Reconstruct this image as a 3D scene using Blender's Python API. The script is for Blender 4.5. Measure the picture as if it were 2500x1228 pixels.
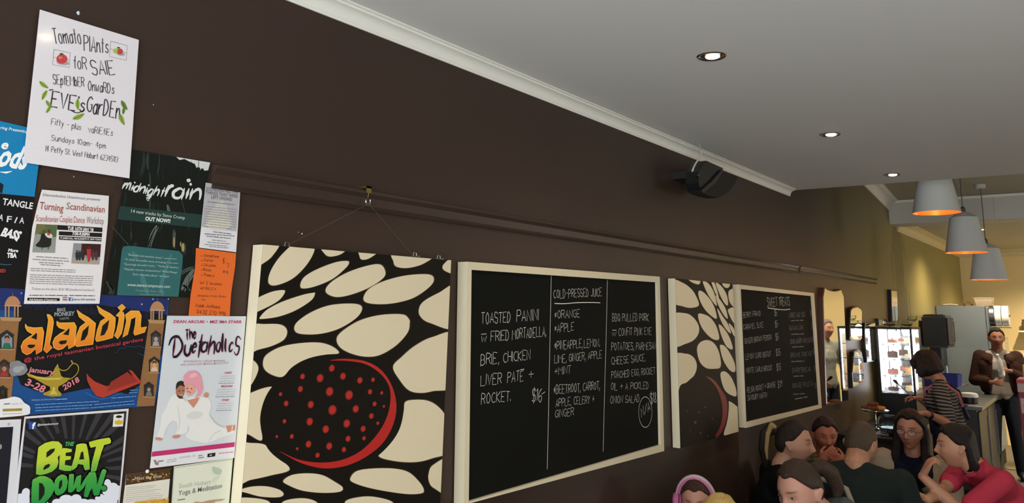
import bpy, bmesh, math, random
import numpy as np
from mathutils import Vector, Matrix, noise
random.seed(7)
for o in list(bpy.data.objects): bpy.data.objects.remove(o)
COL = bpy.context.scene.collection
SC = bpy.context.scene
# ---------------------------------------------------------------- camera
FX, PCX, PCY = 2022.0, 1250.0, 375.54
CAM = Vector((1.75, 0.0, 1.78))
PITCH, ROLL, YAW = 0.18912, -0.01298, 0.61631
_M = Matrix.Rotation(YAW, 3, 'Z') @ Matrix.Rotation(PITCH, 3, 'X') @ Matrix.Rotation(ROLL, 3, 'Y')
cd = bpy.data.cameras.new('camera'); cam = bpy.data.objects.new('camera', cd); COL.objects.link(cam)
cd.sensor_width = 36.0; cd.lens = 36.0 * FX / 2500.0
cd.shift_y = -(614.0 - PCY) / 2500.0
cd.clip_start = 0.02; cd.clip_end = 60
_cm = Matrix((_M.col[0], _M.col[2], -_M.col[1])).transposed()
cam.matrix_world = Matrix.Translation(CAM) @ _cm.to_4x4()
SC.camera = cam
# ---------------------------------------------------------------- world, colour management, lights
SC.view_settings.view_transform = 'Standard'; SC.view_settings.look = 'None'
SC.view_settings.gamma = 1.0; SC.view_settings.use_curve_mapping = False
SC.view_settings.exposure = 0.1
w = bpy.data.worlds.new('sky'); SC.world = w; w.use_nodes = True
w.node_tree.nodes['Background'].inputs[0].default_value = (0.62, 0.74, 0.9, 1)
w.node_tree.nodes['Background'].inputs[1].default_value = 1.5
def area(name, loc, rot, sx, sy, power, col, spread=math.pi):
    l = bpy.data.lights.new(name, 'AREA'); l.shape = 'RECTANGLE'; l.size = sx; l.size_y = sy
    l.energy = power; l.color = col; l.spread = spread
    o = bpy.data.objects.new(name, l); COL.objects.link(o); o.location = loc; o.rotation_euler = rot
    return o
def spot(name, loc, power, col, angle=1.9, r=0.04, blend=0.6, rot=(0, 0, 0)):
    l = bpy.data.lights.new(name, 'SPOT'); l.energy = power; l.color = col; l.spot_size = angle
    l.spot_blend = blend; l.shadow_soft_size = r
    o = bpy.data.objects.new(name, l); COL.objects.link(o); o.location = loc; o.rotation_euler = rot
    return o
H = 2.66
ROOM_W = 6.4
Y0, YE, YB, YF = -2.6, 5.93, 9.28, 14.3      # shop window, end of low ceiling, beam, rear wall
area('daylight_shop_window', (3.3, Y0 + .06, 1.35), (math.radians(90), 0, 0), 5.4, 2.1, 190, (0.97, 0.985, 1.0))
sl = bpy.data.lights.new('sun', 'SUN'); sl.energy = 9.0; sl.color = (1.0, .98, .95); sl.angle = .01
so = bpy.data.objects.new('sun', sl); COL.objects.link(so); so.rotation_euler = Vector((.22, .72, -.62)).to_track_quat('-Z', 'Y').to_euler()
area('unseen_side_door_area', (ROOM_W - .06, 11.3, 1.4), (math.radians(90), 0, math.radians(90)), 1.6, 2.0, 60, (1.0, 0.96, 0.88))  # unseen area lamp in front of the closed side door
# ---------------------------------------------------------------- pixel -> place helpers (place measured off the photograph)
def ray(px, py):
    return _M @ Vector(((px - PCX) / FX, 1.0, -(py - PCY) / FX))
def atx(px, py, X=0.0):
    r = ray(px, py); return CAM + r * ((X - CAM.x) / r.x)
def aty(px, py, Y):
    r = ray(px, py); return CAM + r * ((Y - CAM.y) / r.y)
def atz(px, py, Z):
    r = ray(px, py); return CAM + r * ((Z - CAM.z) / r.z)
def dep(px, py, d):
    return CAM + ray(px, py) * d
# ---------------------------------------------------------------- materials
def lin(c):
    if isinstance(c, str):
        c = c.lstrip('#'); c = tuple(int(c[i:i+2], 16) / 255 for i in (0, 2, 4))
        return tuple(x / 12.92 if x <= .04045 else ((x + .055) / 1.055) ** 2.4 for x in c)
    return c
MATS = {}
def mat(name, col, rough=.6, metal=0.0, spec=.5, var=0.06, scale=8.0, bump=0.0, bscale=60.0, coat=0.0, emit=None, estr=0.0,
        col2=None, stretch=(1, 1, 1), alpha=1.0, trans=0.0, ior=1.45):
    key = name
    if key in MATS: return MATS[key]
    m = bpy.data.materials.new(name); MATS[key] = m; m.use_nodes = True
    nt = m.node_tree; b = nt.nodes['Principled BSDF']; c = lin(col)
    b.inputs['Roughness'].default_value = rough; b.inputs['Metallic'].default_value = metal
    b.inputs['Specular IOR Level'].default_value = spec; b.inputs['Coat Weight'].default_value = coat
    b.inputs['Coat Roughness'].default_value = .08; b.inputs['IOR'].default_value = ior
    b.inputs['Transmission Weight'].default_value = trans; b.inputs['Alpha'].default_value = alpha
    tc = nt.nodes.new('ShaderNodeTexCoord'); mp = nt.nodes.new('ShaderNodeMapping')
    mp.inputs['Scale'].default_value = stretch
    nt.links.new(tc.outputs['Object'], mp.inputs['Vector'])
    if var > 0 or col2 is not None:
        n = nt.nodes.new('ShaderNodeTexNoise'); n.inputs['Scale'].default_value = scale; n.inputs['Detail'].default_value = 5
        nt.links.new(mp.outputs[0], n.inputs['Vector'])
        mx = nt.nodes.new('ShaderNodeMix'); mx.data_type = 'RGBA'
        a = [max(0, x * (1 - var)) for x in c]; bb = [min(1, x * (1 + var)) for x in c] if col2 is None else lin(col2)
        mx.inputs[6].default_value = (*a, 1); mx.inputs[7].default_value = (*bb, 1)
        if col2 is not None:
            rp = nt.nodes.new('ShaderNodeMapRange'); rp.inputs[1].default_value = .38; rp.inputs[2].default_value = .62
            nt.links.new(n.outputs[0], rp.inputs[0]); nt.links.new(rp.outputs[0], mx.inputs[0])
        else: nt.links.new(n.outputs[0], mx.inputs[0])
        nt.links.new(mx.outputs[2], b.inputs['Base Color'])
    else: b.inputs['Base Color'].default_value = (*c, 1)
    if bump > 0:
        n2 = nt.nodes.new('ShaderNodeTexNoise'); n2.inputs['Scale'].default_value = bscale; n2.inputs['Detail'].default_value = 4
        nt.links.new(mp.outputs[0], n2.inputs['Vector'])
        bp = nt.nodes.new('ShaderNodeBump'); bp.inputs['Strength'].default_value = bump; bp.inputs['Distance'].default_value = .01
        nt.links.new(n2.outputs[0], bp.inputs['Height']); nt.links.new(bp.outputs[0], b.inputs['Normal'])
    if emit is not None:
        b.inputs['Emission Color'].default_value = (*lin(emit), 1); b.inputs['Emission Strength'].default_value = estr
    return m
def ink(col, rough=.5):
    return mat('print_' + col.strip('#') + ('' if rough == .5 else '_gloss'), col, rough=rough, var=0, spec=.35)
def gradz(name, stops, z0, z1, rough=.5):
    if name in MATS: return MATS[name]
    m = bpy.data.materials.new(name); MATS[name] = m; m.use_nodes = True; nt = m.node_tree; b = nt.nodes['Principled BSDF']
    b.inputs['Roughness'].default_value = rough
    tc = nt.nodes.new('ShaderNodeTexCoord'); sp = nt.nodes.new('ShaderNodeSeparateXYZ'); nt.links.new(tc.outputs['Object'], sp.inputs[0])
    mr = nt.nodes.new('ShaderNodeMapRange'); mr.inputs[1].default_value = z0; mr.inputs[2].default_value = z1
    nt.links.new(sp.outputs[2], mr.inputs[0]); cr = nt.nodes.new('ShaderNodeValToRGB'); nt.links.new(mr.outputs[0], cr.inputs[0])
    e = cr.color_ramp.elements
    e[0].position = stops[0][0]; e[0].color = (*lin(stops[0][1]), 1); e[1].position = stops[-1][0]; e[1].color = (*lin(stops[-1][1]), 1)
    for p, c in stops[1:-1]:
        x = e.new(p); x.color = (*lin(c), 1)
    nt.links.new(cr.outputs[0], b.inputs['Base Color']); return m
# ---------------------------------------------------------------- object helpers
def tag(o, label=None, cat=None, group=None, kind=None):
    if label: o['label'] = label
    if cat: o['category'] = cat
    if group: o['group'] = group
    if kind: o['kind'] = kind
    return o
def empty(name, loc, label=None, cat=None, group=None, rz=0):
    o = bpy.data.objects.new(name, None); COL.objects.link(o); o.location = loc; o.rotation_euler[2] = rz; o.empty_display_size = .1
    return tag(o, label, cat, group)
def link(name, me, parent=None, smooth=False, world=True):
    o = bpy.data.objects.new(name, me); COL.objects.link(o)
    if smooth:
        for p in me.polygons: p.use_smooth = True
    if parent is not None:
        o.parent = parent
        if world: o.matrix_parent_inverse = pmat(parent).inverted()
    return o
def pmat(o):
    m = Matrix.LocRotScale(o.location, o.rotation_euler, o.scale)
    return m if o.parent is None else pmat(o.parent) @ o.matrix_parent_inverse @ m
class MB:
    """collects shapes (world coordinates) into one mesh"""
    def __init__(s): s.v = []; s.f = []; s.m = []; s.mats = []
    def mi(s, m):
        if m not in s.mats: s.mats.append(m)
        return s.mats.index(m)
    def add(s, vs, fs, m=None, M=None):
        k = len(s.v); i = s.mi(m)
        for v in vs:
            v = Vector(v); s.v.append(tuple(M @ v) if M is not None else tuple(v))
        for f in fs: s.f.append([a + k for a in f]); s.m.append(i)
        return s
    def box(s, a, b, m=None, M=None, bev=0.0):
        x0, y0, z0 = [min(p, q) for p, q in zip(a, b)]; x1, y1, z1 = [max(p, q) for p, q in zip(a, b)]
        if bev > 0:
            bm = bmesh.new(); bmesh.ops.create_cube(bm, size=1)
            for v in bm.verts: v.co = Vector(((x0+x1)/2 + v.co.x*(x1-x0), (y0+y1)/2 + v.co.y*(y1-y0), (z0+z1)/2 + v.co.z*(z1-z0)))
            bmesh.ops.bevel(bm, geom=bm.edges[:], offset=bev, segments=2, affect='EDGES', profile=.5)
            s.bm(bm, m, M); return s
        vs = [(x0,y0,z0),(x1,y0,z0),(x1,y1,z0),(x0,y1,z0),(x0,y0,z1),(x1,y0,z1),(x1,y1,z1),(x0,y1,z1)]
        fs = [(0,3,2,1),(4,5,6,7),(0,1,5,4),(1,2,6,5),(2,3,7,6),(3,0,4,7)]
        return s.add(vs, fs, m, M)
    def bm(s, bm, m=None, M=None):
        bm.verts.ensure_lookup_table(); bm.verts.index_update()
        s.add([v.co.copy() for v in bm.verts], [[v.index for v in f.verts] for f in bm.faces], m, M); bm.free(); return s
    def tube(s, pts, r, m=None, n=10, cap=True, M=None):
        pts = [Vector(p) for p in pts]; rs = r if isinstance(r, (list, tuple)) else [r] * len(pts)
        vs = []; fs = []; up = None
        for i, p in enumerate(pts):
            t = (pts[min(i+1, len(pts)-1)] - pts[max(i-1, 0)]).normalized()
            if up is None:
                up = Vector((0, 0, 1)) if abs(t.z) < .9 else Vector((1, 0, 0))
            a = t.cross(up); a.normalize(); b = a.cross(t).normalized(); up = b
            for k in range(n):
                g = 2 * math.pi * k / n; vs.append(p + (a * math.cos(g) + b * math.sin(g)) * rs[i])
        for i in range(len(pts) - 1):
            for k in range(n):
                fs.append((i*n+k, i*n+(k+1) % n, (i+1)*n+(k+1) % n, (i+1)*n+k))
        if cap: fs.append(list(range(n))[::-1]); fs.append([(len(pts)-1)*n+k for k in range(n)])
        return s.add(vs, fs, m, M)
    def lathe(s, prof, m=None, n=32, M=None, c=(0, 0, 0)):
        vs = []; fs = []; c = Vector(c); N = len(prof)
        for r, z in prof:
            for k in range(n):
                g = 2*math.pi*k/n; vs.append(c + Vector((max(r, 1e-5)*math.cos(g), max(r, 1e-5)*math.sin(g), z)))
        for i in range(N-1):
            for k in range(n): fs.append((i*n+k, i*n+(k+1) % n, (i+1)*n+(k+1) % n, (i+1)*n+k))
        return s.add(vs, fs, m, M)
    def ball(s, c, r, m=None, n=16, M=None, sc=(1, 1, 1)):
        bm = bmesh.new(); bmesh.ops.create_uvsphere(bm, u_segments=n, v_segments=max(6, n//2), radius=1)
        for v in bm.verts: v.co = Vector(c) + Vector((v.co.x*r*sc[0], v.co.y*r*sc[1], v.co.z*r*sc[2]))
        return s.bm(bm, m, M)
    def build(s, name, parent=None, smooth=False, origin=None):
        me = bpy.data.meshes.new(name); 
        if origin is not None: o3 = Vector(origin); vv = [tuple(Vector(v) - o3) for v in s.v]
        else: vv = s.v
        me.from_pydata(vv, [], s.f); me.update()
        for m in s.mats: me.materials.append(m if m is not None else MATS.get('plain') or mat('plain', '#888888'))
        me.polygons.foreach_set('material_index', s.m)
        if smooth is True:
            for p in me.polygons: p.use_smooth = True
        o = bpy.data.objects.new(name, me); COL.objects.link(o)
        if origin is not None: o.location = origin
        if smooth == 'auto':
            for p in me.polygons: p.use_smooth = True
            me.set_sharp_from_angle(angle=math.radians(38))
        if parent is not None:
            o.parent = parent; o.matrix_parent_inverse = pmat(parent).inverted()
        return o
def struct(name, mb, smooth=False): return tag(mb.build(name, smooth=smooth), kind='structure')
# ---------------------------------------------------------------- room
def wall_paint():
    m = mat('dark_brown_wall_paint', '#3b2d27', rough=.42, spec=.35, var=.05, scale=1.3, bump=.04, bscale=90)
    nt = m.node_tree; b = nt.nodes['Principled BSDF']
    # warm reflected light painted in as olive on the rear half of the wall, and brushed out smears beside the beam
    geo = nt.nodes.new('ShaderNodeTexCoord'); sp = nt.nodes.new('ShaderNodeSeparateXYZ'); nt.links.new(geo.outputs['Object'], sp.inputs[0])
    mr = nt.nodes.new('ShaderNodeMapRange'); mr.inputs[1].default_value = 6.2; mr.inputs[2].default_value = 10.2
    nt.links.new(sp.outputs[1], mr.inputs[0])
    src = b.inputs['Base Color'].links[0].from_socket
    mx = nt.nodes.new('ShaderNodeMix'); mx.data_type = 'RGBA'; nt.links.new(mr.outputs[0], mx.inputs[0]); nt.links.new(src, mx.inputs[6])
    mx.inputs[7].default_value = (*lin('#8e844f'), 1)
    n = nt.nodes.new('ShaderNodeTexNoise'); mp = nt.nodes.new('ShaderNodeMapping'); mp.inputs['Scale'].default_value = (1, 3.0, .7)
    nt.links.new(geo.outputs['Object'], mp.inputs[0]); nt.links.new(mp.outputs[0], n.inputs[0]); n.inputs['Scale'].default_value = 2.2; n.inputs['Detail'].default_value = 3
    # smear band between y = 9.2 and y = 10.1
    a = nt.nodes.new('ShaderNodeMath'); a.operation = 'ADD'; nt.links.new(sp.outputs[1], a.inputs[0])
    s2 = nt.nodes.new('ShaderNodeMapRange'); s2.inputs[1].default_value = .3; s2.inputs[2].default_value = .7; s2.inputs[3].default_value = -.25; s2.inputs[4].default_value = .25
    nt.links.new(n.outputs[0], s2.inputs[0]); nt.links.new(s2.outputs[0], a.inputs[1])
    c = nt.nodes.new('ShaderNodeMath'); c.operation = 'COMPARE'; c.inputs[1].default_value = 9.62; c.inputs[2].default_value = .3
    nt.links.new(a.outputs[0], c.inputs[0])
    k = nt.nodes.new('ShaderNodeMath'); k.operation = 'MULTIPLY'; k.inputs[1].default_value = .45; nt.links.new(c.outputs[0], k.inputs[0])
    m3 = nt.nodes.new('ShaderNodeMix'); m3.data_type = 'RGBA'; nt.links.new(k.outputs[0], m3.inputs[0]); nt.links.new(mx.outputs[2], m3.inputs[6])
    m3.inputs[7].default_value = (*lin('#3c3424'), 1); nt.links.new(m3.outputs[2], b.inputs['Base Color'])
    return m
M_wall = wall_paint()
M_ceil = mat('white_ceiling_paint', '#e2e2de', rough=.7, spec=.2, var=.02, scale=1.0, bump=.05, bscale=3)
M_ceil2 = mat('old_ceiling_boards', '#b7b39f', rough=.7, spec=.2, var=.05, scale=.8)
M_corn = mat('white_cornice_paint', '#f0f0ea', rough=.45, var=.02)
M_cream = mat('cream_wall_paint', '#e6cf94', rough=.55, var=.04, scale=1.2)
M_floor = mat('dark_grey_floor_tile', '#4b4b48', rough=.35, var=.2, scale=4)
M_dark = mat('dark_plaster', '#4d433b', rough=.6)
b = MB(); b.box((-.12, Y0, 0), (0, YF + .12, 3.7), M_wall); struct('wall_left', b)
b = MB(); b.box((0, YF, 0), (ROOM_W, YF + .12, 3.7), M_cream); struct('wall_back', b)
b = MB()
for a, c in (((ROOM_W, Y0, 0), (ROOM_W + .12, 10.5, 3.7)), ((ROOM_W, 12.1, 0), (ROOM_W + .12, YF, 3.7)), ((ROOM_W, 10.5, 2.4), (ROOM_W + .12, 12.1, 3.7))): b.box(a, c, M_cream)
struct('wall_right', b)
b = MB()
for a, c in (((0, Y0 - .12, 0), (ROOM_W, Y0, .3)), ((0, Y0 - .12, 2.42), (ROOM_W, Y0, 3.7)), ((0, Y0 - .12, .3), (.6, Y0, 2.42)), ((6.0, Y0 - .12, .3), (ROOM_W, Y0, 2.42))): b.box(a, c, M_dark)
struct('wall_front', b)
M_wframe = mat('black_window_frame', '#26231f', rough=.4)
M_pane = mat('window_pane_glass', '#f2f6f6', rough=.02, var=0, alpha=.12, spec=.6)
b = MB()
for x in (.6, 2.4, 4.2, 5.95): b.box((x, Y0 - .09, .3), (x + .05, Y0 - .03, 2.42), M_wframe)
for z in (.3, 2.37): b.box((.65, Y0 - .09, z), (5.95, Y0 - .03, z + .05), M_wframe)
wf = struct('window_1', b)
for x0, x1 in ((.65, 2.4), (2.45, 4.2), (4.25, 5.95)):
    g = MB(); g.box((x0, Y0 - .065, .35), (x1, Y0 - .06, 2.37), M_pane); g.build('pane', wf)
b = MB(); b.box((ROOM_W + .04, 10.5, 0), (ROOM_W + .1, 12.1, 2.4), mat('white_door_paint', '#d8d2c0', rough=.4))
dr = struct('door_1', b)
g = MB(); g.tube([(ROOM_W + .03, 11.95, 1.0), (ROOM_W - .02, 11.95, 1.0), (ROOM_W - .02, 11.82, 1.0)], .01, mat('steel', '#b8b8b8', rough=.25, metal=1)); g.build('door_handle', dr)
# floor with tiles laid in rows near the kitchen
b = MB(); b.box((-.12, 9.3, -.1), (ROOM_W + .12, YF + .12, 0), M_floor); struct('floor', b)
b = MB(); b.box((-.12, 2.2, -.1), (ROOM_W + .12, 9.3, 0), mat('dark_low_bounce_floor', '#3a322c', rough=.5, var=.2, scale=3)); struct('floor_2', b)  # unseen floor by the tables, made dark so little light bounces up the wall
b = MB(); b.box((-.12, Y0 - .12, -.1), (ROOM_W + .12, 2.2, 0), mat('pale_bounce_floor', '#a9adae', rough=.5, var=.1, scale=3)); struct('floor_1', b)  # unseen front floor made pale to bounce sunlight onto the ceiling
st = MB(); st.box((0, 12.05, 0), (ROOM_W, 12.1, .006), mat('metal_floor_strip', '#9c9a92', rough=.3, metal=.8)); struct('trim_1', st)
# low ceiling over the tables
b = MB(); b.box((-.05, Y0, H), (ROOM_W, YE, H + .9), M_ceil); ceil = struct('ceiling', b)
# raised, sloping ceiling of boards behind it, and the beam
ZA, ZB = 3.36, 2.975
b = MB(); b.add([(0, YE, ZA), (ROOM_W, YE, ZA), (ROOM_W, YB, ZB), (0, YB, ZB), (0, YE, ZA+.08), (ROOM_W, YE, ZA+.08), (ROOM_W, YB, ZB+.08), (0, YB, ZB+.08)],
    [(0,1,2,3),(7,6,5,4),(0,4,5,1),(1,5,6,2),(2,6,7,3),(3,7,4,0)], M_ceil2); uc = struct('ceiling_1', b)
M_seam = mat('cream_cover_strip', '#b9b3a4', rough=.6)
for x in (.72, 1.9, 3.1, 4.3, 5.5):
    g = MB(); g.add([(x-.012, YE, ZA-.006), (x+.012, YE, ZA-.006), (x+.012, YB, ZB-.006), (x-.012, YB, ZB-.006), (x-.012, YE, ZA+.002), (x+.012, YE, ZA+.002), (x+.012, YB, ZB+.002), (x-.012, YB, ZB+.002)],
        [(0,1,2,3),(7,6,5,4),(0,4,5,1),(1,5,6,2),(2,6,7,3),(3,7,4,0)], M_seam); g.build('cover_strip', uc)
M_beam = mat('white_beam_paint', '#c9c8c0', rough=.6, var=.03)
bx = MB(); bx.box((.0, YB, 2.73), (ROOM_W, YB + .35, 3.1), M_beam)
for x in (.95, 3.3): bx.box((x, YB - .004, 2.73), (x + .006, YB, 2.95), M_seam)
bx.box((0, YB - .02, 2.945), (ROOM_W, YB, 2.972), M_corn)
struct('trim_2', bx)
b = MB(); b.box((0, YB + .35, 2.79), (ROOM_W, YF, 3.1), M_ceil2); struct('ceiling_2', b)
# cornices: coved profile swept along the wall
def cornice(name, a, bb, d, up, size, m, cap=False):
    """a, bb: ends of the wall/ceiling corner; d: away from the wall; up: up"""
    a, bb, d, up = Vector(a), Vector(bb), Vector(d), Vector(up); S = size
    pr = [(0, -1.0), (.10, -1.0), (.12, -.92), (.16, -.86)]
    for i in range(9):
        t = i / 8 * math.pi / 2; pr.append((.18 + .58*(1 - math.cos(t)), -.84 + .60*math.sin(t)))
    pr += [(.80, -.20), (.80, -.12), (.93, -.10), (1.0, -.06), (1.0, 0), (0, 0)]
    vs = []; n = len(pr)
    for e in (a, bb):
        for x, z in pr: vs.append(e + d * (x * S) + up * (z * S))
    fs = [(i, (i+1) % n, n + (i+1) % n, n + i) for i in range(n)] + [list(range(n))[::-1], [n + i for i in range(n)]]
    g = MB(); g.add(vs, fs, m); return struct(name, g)
cs = .05
cornice('trim_3', (0, Y0, H), (0, YE - .06, H), (1, 0, 0), (0, 0, 1), cs, M_corn)
cornice('trim_4', (0, YE, ZA), (0, YB - .02, ZB), (1, 0, 0), (0, 0, 1), .10, M_corn)
cornice('trim_5', (0, YB + .35, 2.79), (0, YF, 2.79), (1, 0, 0), (0, 0, 1), .105, mat('cream_cornice_paint', '#cdbf93', rough=.45))
cornice('trim_6', (0, YF, 2.79), (ROOM_W, YF, 2.79), (0, -1, 0), (0, 0, 1), .105, MATS['cream_cornice_paint'])
# picture rail (painted like the wall)
def wallrail(name, pa, pb, h, th, m):
    a = atx(*pa); c = atx(*pb); y0, z0, y1, z1 = a.y, a.z, c.y, c.z
    pr = [(0, 0), (th, -.08*h), (th*1.05, -.22*h), (th*.55, -.40*h), (th*.45, -.78*h), (th*.7, -.9*h), (th*.4, -h), (0, -h)]
    n = len(pr); vs = [(x, y, z + dz) for (y, z) in ((y0, z0), (y1, z1)) for x, dz in pr]
    g = MB(); g.add(vs, [(i, (i+1) % n, n+(i+1) % n, n+i) for i in range(n)] + [list(range(n))[::-1], [n+i for i in range(n)]], m)
    return struct(name, g)
M_rail = mat('dark_brown_rail_paint', '#3b2e28', rough=.4, spec=.4, var=.08, scale=5)
a0 = atx(300, 363); 
wallrail('trim_7', (516, 399), (1944, 646), .062, .022, M_rail)
M_rail2 = mat('dark_brown_rear_rail_paint', '#453c2b', rough=.45, var=.05)
wallrail('trim_8', (1950, 647), (2137, 679), .055, .018, M_rail2)
# small flaws on the wall: putty dab, screw holes
def dab(px, py, r, col, label):
    p = atx(px, py); g = MB(); n = 9; vs = [(0.0035, p.y, p.z)]
    for k in range(n):
        t = 2*math.pi*k/n; q = r*random.uniform(.75, 1.15); vs.append((.0006, p.y + q*math.cos(t), p.z + q*math.sin(t)*1.2))
    g.add(vs, [(0, k+1, (k+1) % n + 1) for k in range(n)], mat('dab_' + col.strip('#'), col, rough=.6))
    return g
for q, r, c, lb in (((191, 32), .0045, '#c8d4dc', 'pale blue dab of poster putty above the tomato poster'), ((180, 431), .002, '#8a8078', None), ((374, 256), .0014, '#bbb0a8', None), ((737, 571), .0025, '#c9c4bd', None), ((728, 567), .0014, '#9d968f', None)):
    o = dab(*q, r, c, lb).build('putty_dab')
    if lb: tag(o, lb, 'putty')
    else: tag(o, {180: 'tiny pale chip in the brown paint below the tomato poster', 374: 'tiny pale nick in the bare brown wall right of the tomato poster', 737: 'white screw hole above the left painting', 728: 'faint smaller screw hole beside the white one above the left painting'}[q[0]], 'wall mark')
# ---------------------------------------------------------------- hand lettering: a stroke alphabet drawn here
GL = dict(zip("ABCDEFGHIJKLMNOPQRSTUVWXYZ", """023862 1454|0208 ~0838575505 ~0545644202|~67481705134263|0208 ~0838653202|68080262 0545|680802 0545|~67481705134263 636545|0802 6862 0565|3832|~5853421203|0802 6805 0562|080262|0208356862|02086268|~381705133253655738|0208 ~084867664505|~381705133253655738 4462|0208 ~084867664505 3562|~67481807155564522203|0868 3832|~080422426468|083268|0822364268|0862 6802|0835 6835 3532|08680262""".split('|')))
GL.update(zip("0123456789", """~381705133253655738|1728 2822|~0728585602 0262|~0848675535 ~3555644202|480464 4842|680805 ~0545644202|~5816042252644504|086822|~381735633203355738|~664818062566 6642""".split('|')))
GL.update(zip("abcdefghijklmnopqrstuvwxyz", """~55361504124254 5652|0802 ~04264654422203|~55361504123253|5852 ~55361504124254|~045455361504123253|~58483632 1656|~55361504124254 ~56514010|0802 ~0426465452|3632 3738|~36312010 3738|0802 5604 0452|3832|0602 ~0415263532 ~35465662|0602 ~0426465452|~2605032242544626|0600 ~04264654422203|~55361504124254 5650|0602 ~04264656|~5536152444533203|3832 1656|~0603224254 5652|063256|0612354266|0652 5602|0633 5610|06560252""".split('|')))
GL.update({'.': '3233', ',': '3321', '-': '1555', '*': '3733 1654 5614', '+': '3733 0565', '/': '0268', '$': '~67481807155564522203 3931', "'": '3837', '(': '~482612', '~': '0565',
 '&': '620718373604123264', '@': '~55361504124254 ~55676818061341', ':': '3637 3334', '!': '3835 3233', '"': '2827 4847', '#': '0656 0454 1711 5751', '^': '5958'})
def chaikin(p, k=2):
    for _ in range(k):
        q = [p[0]]
        for a, b in zip(p, p[1:]): q += [(a[0]*.75+b[0]*.25, a[1]*.75+b[1]*.25), (a[0]*.25+b[0]*.75, a[1]*.25+b[1]*.75)]
        q.append(p[-1]); p = q
    return p
def strokes(text, jit=.25, rnd=None):
    """list of polylines, x in units where a letter is ~6 wide, y: baseline 0, cap height 6"""
    out = []; x = 0; R = rnd or random
    for ch in text:
        if ch == ' ': x += 5; continue
        g = GL.get(ch)
        if g is None: x += 5; continue
        sc = .9 if ch.islower() else 1
        pts = [(int(c[i])) for c in g.replace('~', '').split() for i in range(0, len(c), 2)]
        x0 = min(pts); wd = max(pts) - x0; k = {'M': 1.3, 'W': 1.4, 'm': 1.3}.get(ch, 1)
        dy = R.uniform(-jit, jit); sl = R.uniform(-.05, .05)
        for s_ in g.split():
            cur = s_[0] == '~'; s_ = s_.lstrip('~')
            pl = [((int(s_[i]) - x0) * k * sc + R.uniform(-jit, jit) * .6, int(s_[i+1]) - 2 + R.uniform(-jit, jit)) for i in range(0, len(s_), 2)]
            if cur: pl = chaikin(pl)
            out.append([(x + a + b * sl, b + dy) for a, b in pl])
        x += wd * k * sc + 1.9
    return out, x - 1.9
_fc = {}
def font_mesh(text, bold=0.0):
    key = (text, bold)
    if key in _fc: return _fc[key]
    c = bpy.data.curves.new('lettering', 'FONT'); c.body = text; c.resolution_u = 2; c.offset = bold; c.fill_mode = 'FRONT'
    o = bpy.data.objects.new('lettering', c); me = o.to_mesh()
    vs = [(v.co.x, v.co.y) for v in me.vertices]; fs = [tuple(p.vertices) for p in me.polygons]
    o.to_mesh_clear(); bpy.data.objects.remove(o); bpy.data.curves.remove(c)
    _fc[key] = (vs, fs); return _fc[key]
def smooth_closed(p, n=4):
    out = []; N = len(p)
    for i in range(N):
        a, b, c, d = p[i-1], p[i], p[(i+1) % N], p[(i+2) % N]
        for k in range(n):
            t = k / n; t2 = t*t; t3 = t2*t
            out.append(tuple(.5*((2*b[j]) + (-a[j]+c[j])*t + (2*a[j]-5*b[j]+4*c[j]-d[j])*t2 + (-a[j]+3*b[j]-3*c[j]+d[j])*t3) for j in (0, 1)))
    return out
def clip(poly, quad):
    area_ = sum(quad[i][0]*quad[(i+1) % len(quad)][1] - quad[(i+1) % len(quad)][0]*quad[i][1] for i in range(len(quad)))
    sg = 1 if area_ > 0 else -1
    for i in range(len(quad)):
        a, b = quad[i], quad[(i+1) % len(quad)]; out = []
        def ins(p): return sg*((b[0]-a[0])*(p[1]-a[1]) - (b[1]-a[1])*(p[0]-a[0])) >= 0
        for j in range(len(poly)):
            p, q = poly[j-1], poly[j]; ip, iq = ins(p), ins(q)
            if ip != iq:
                d1 = (b[0]-a[0])*(p[1]-a[1]) - (b[1]-a[1])*(p[0]-a[0]); d2 = (b[0]-a[0])*(q[1]-a[1]) - (b[1]-a[1])*(q[0]-a[0])
                t = d1/(d1-d2); out.append((p[0]+(q[0]-p[0])*t, p[1]+(q[1]-p[1])*t))
            if iq: out.append(q)
        poly = out
        if not poly: return []
    return poly
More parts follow.
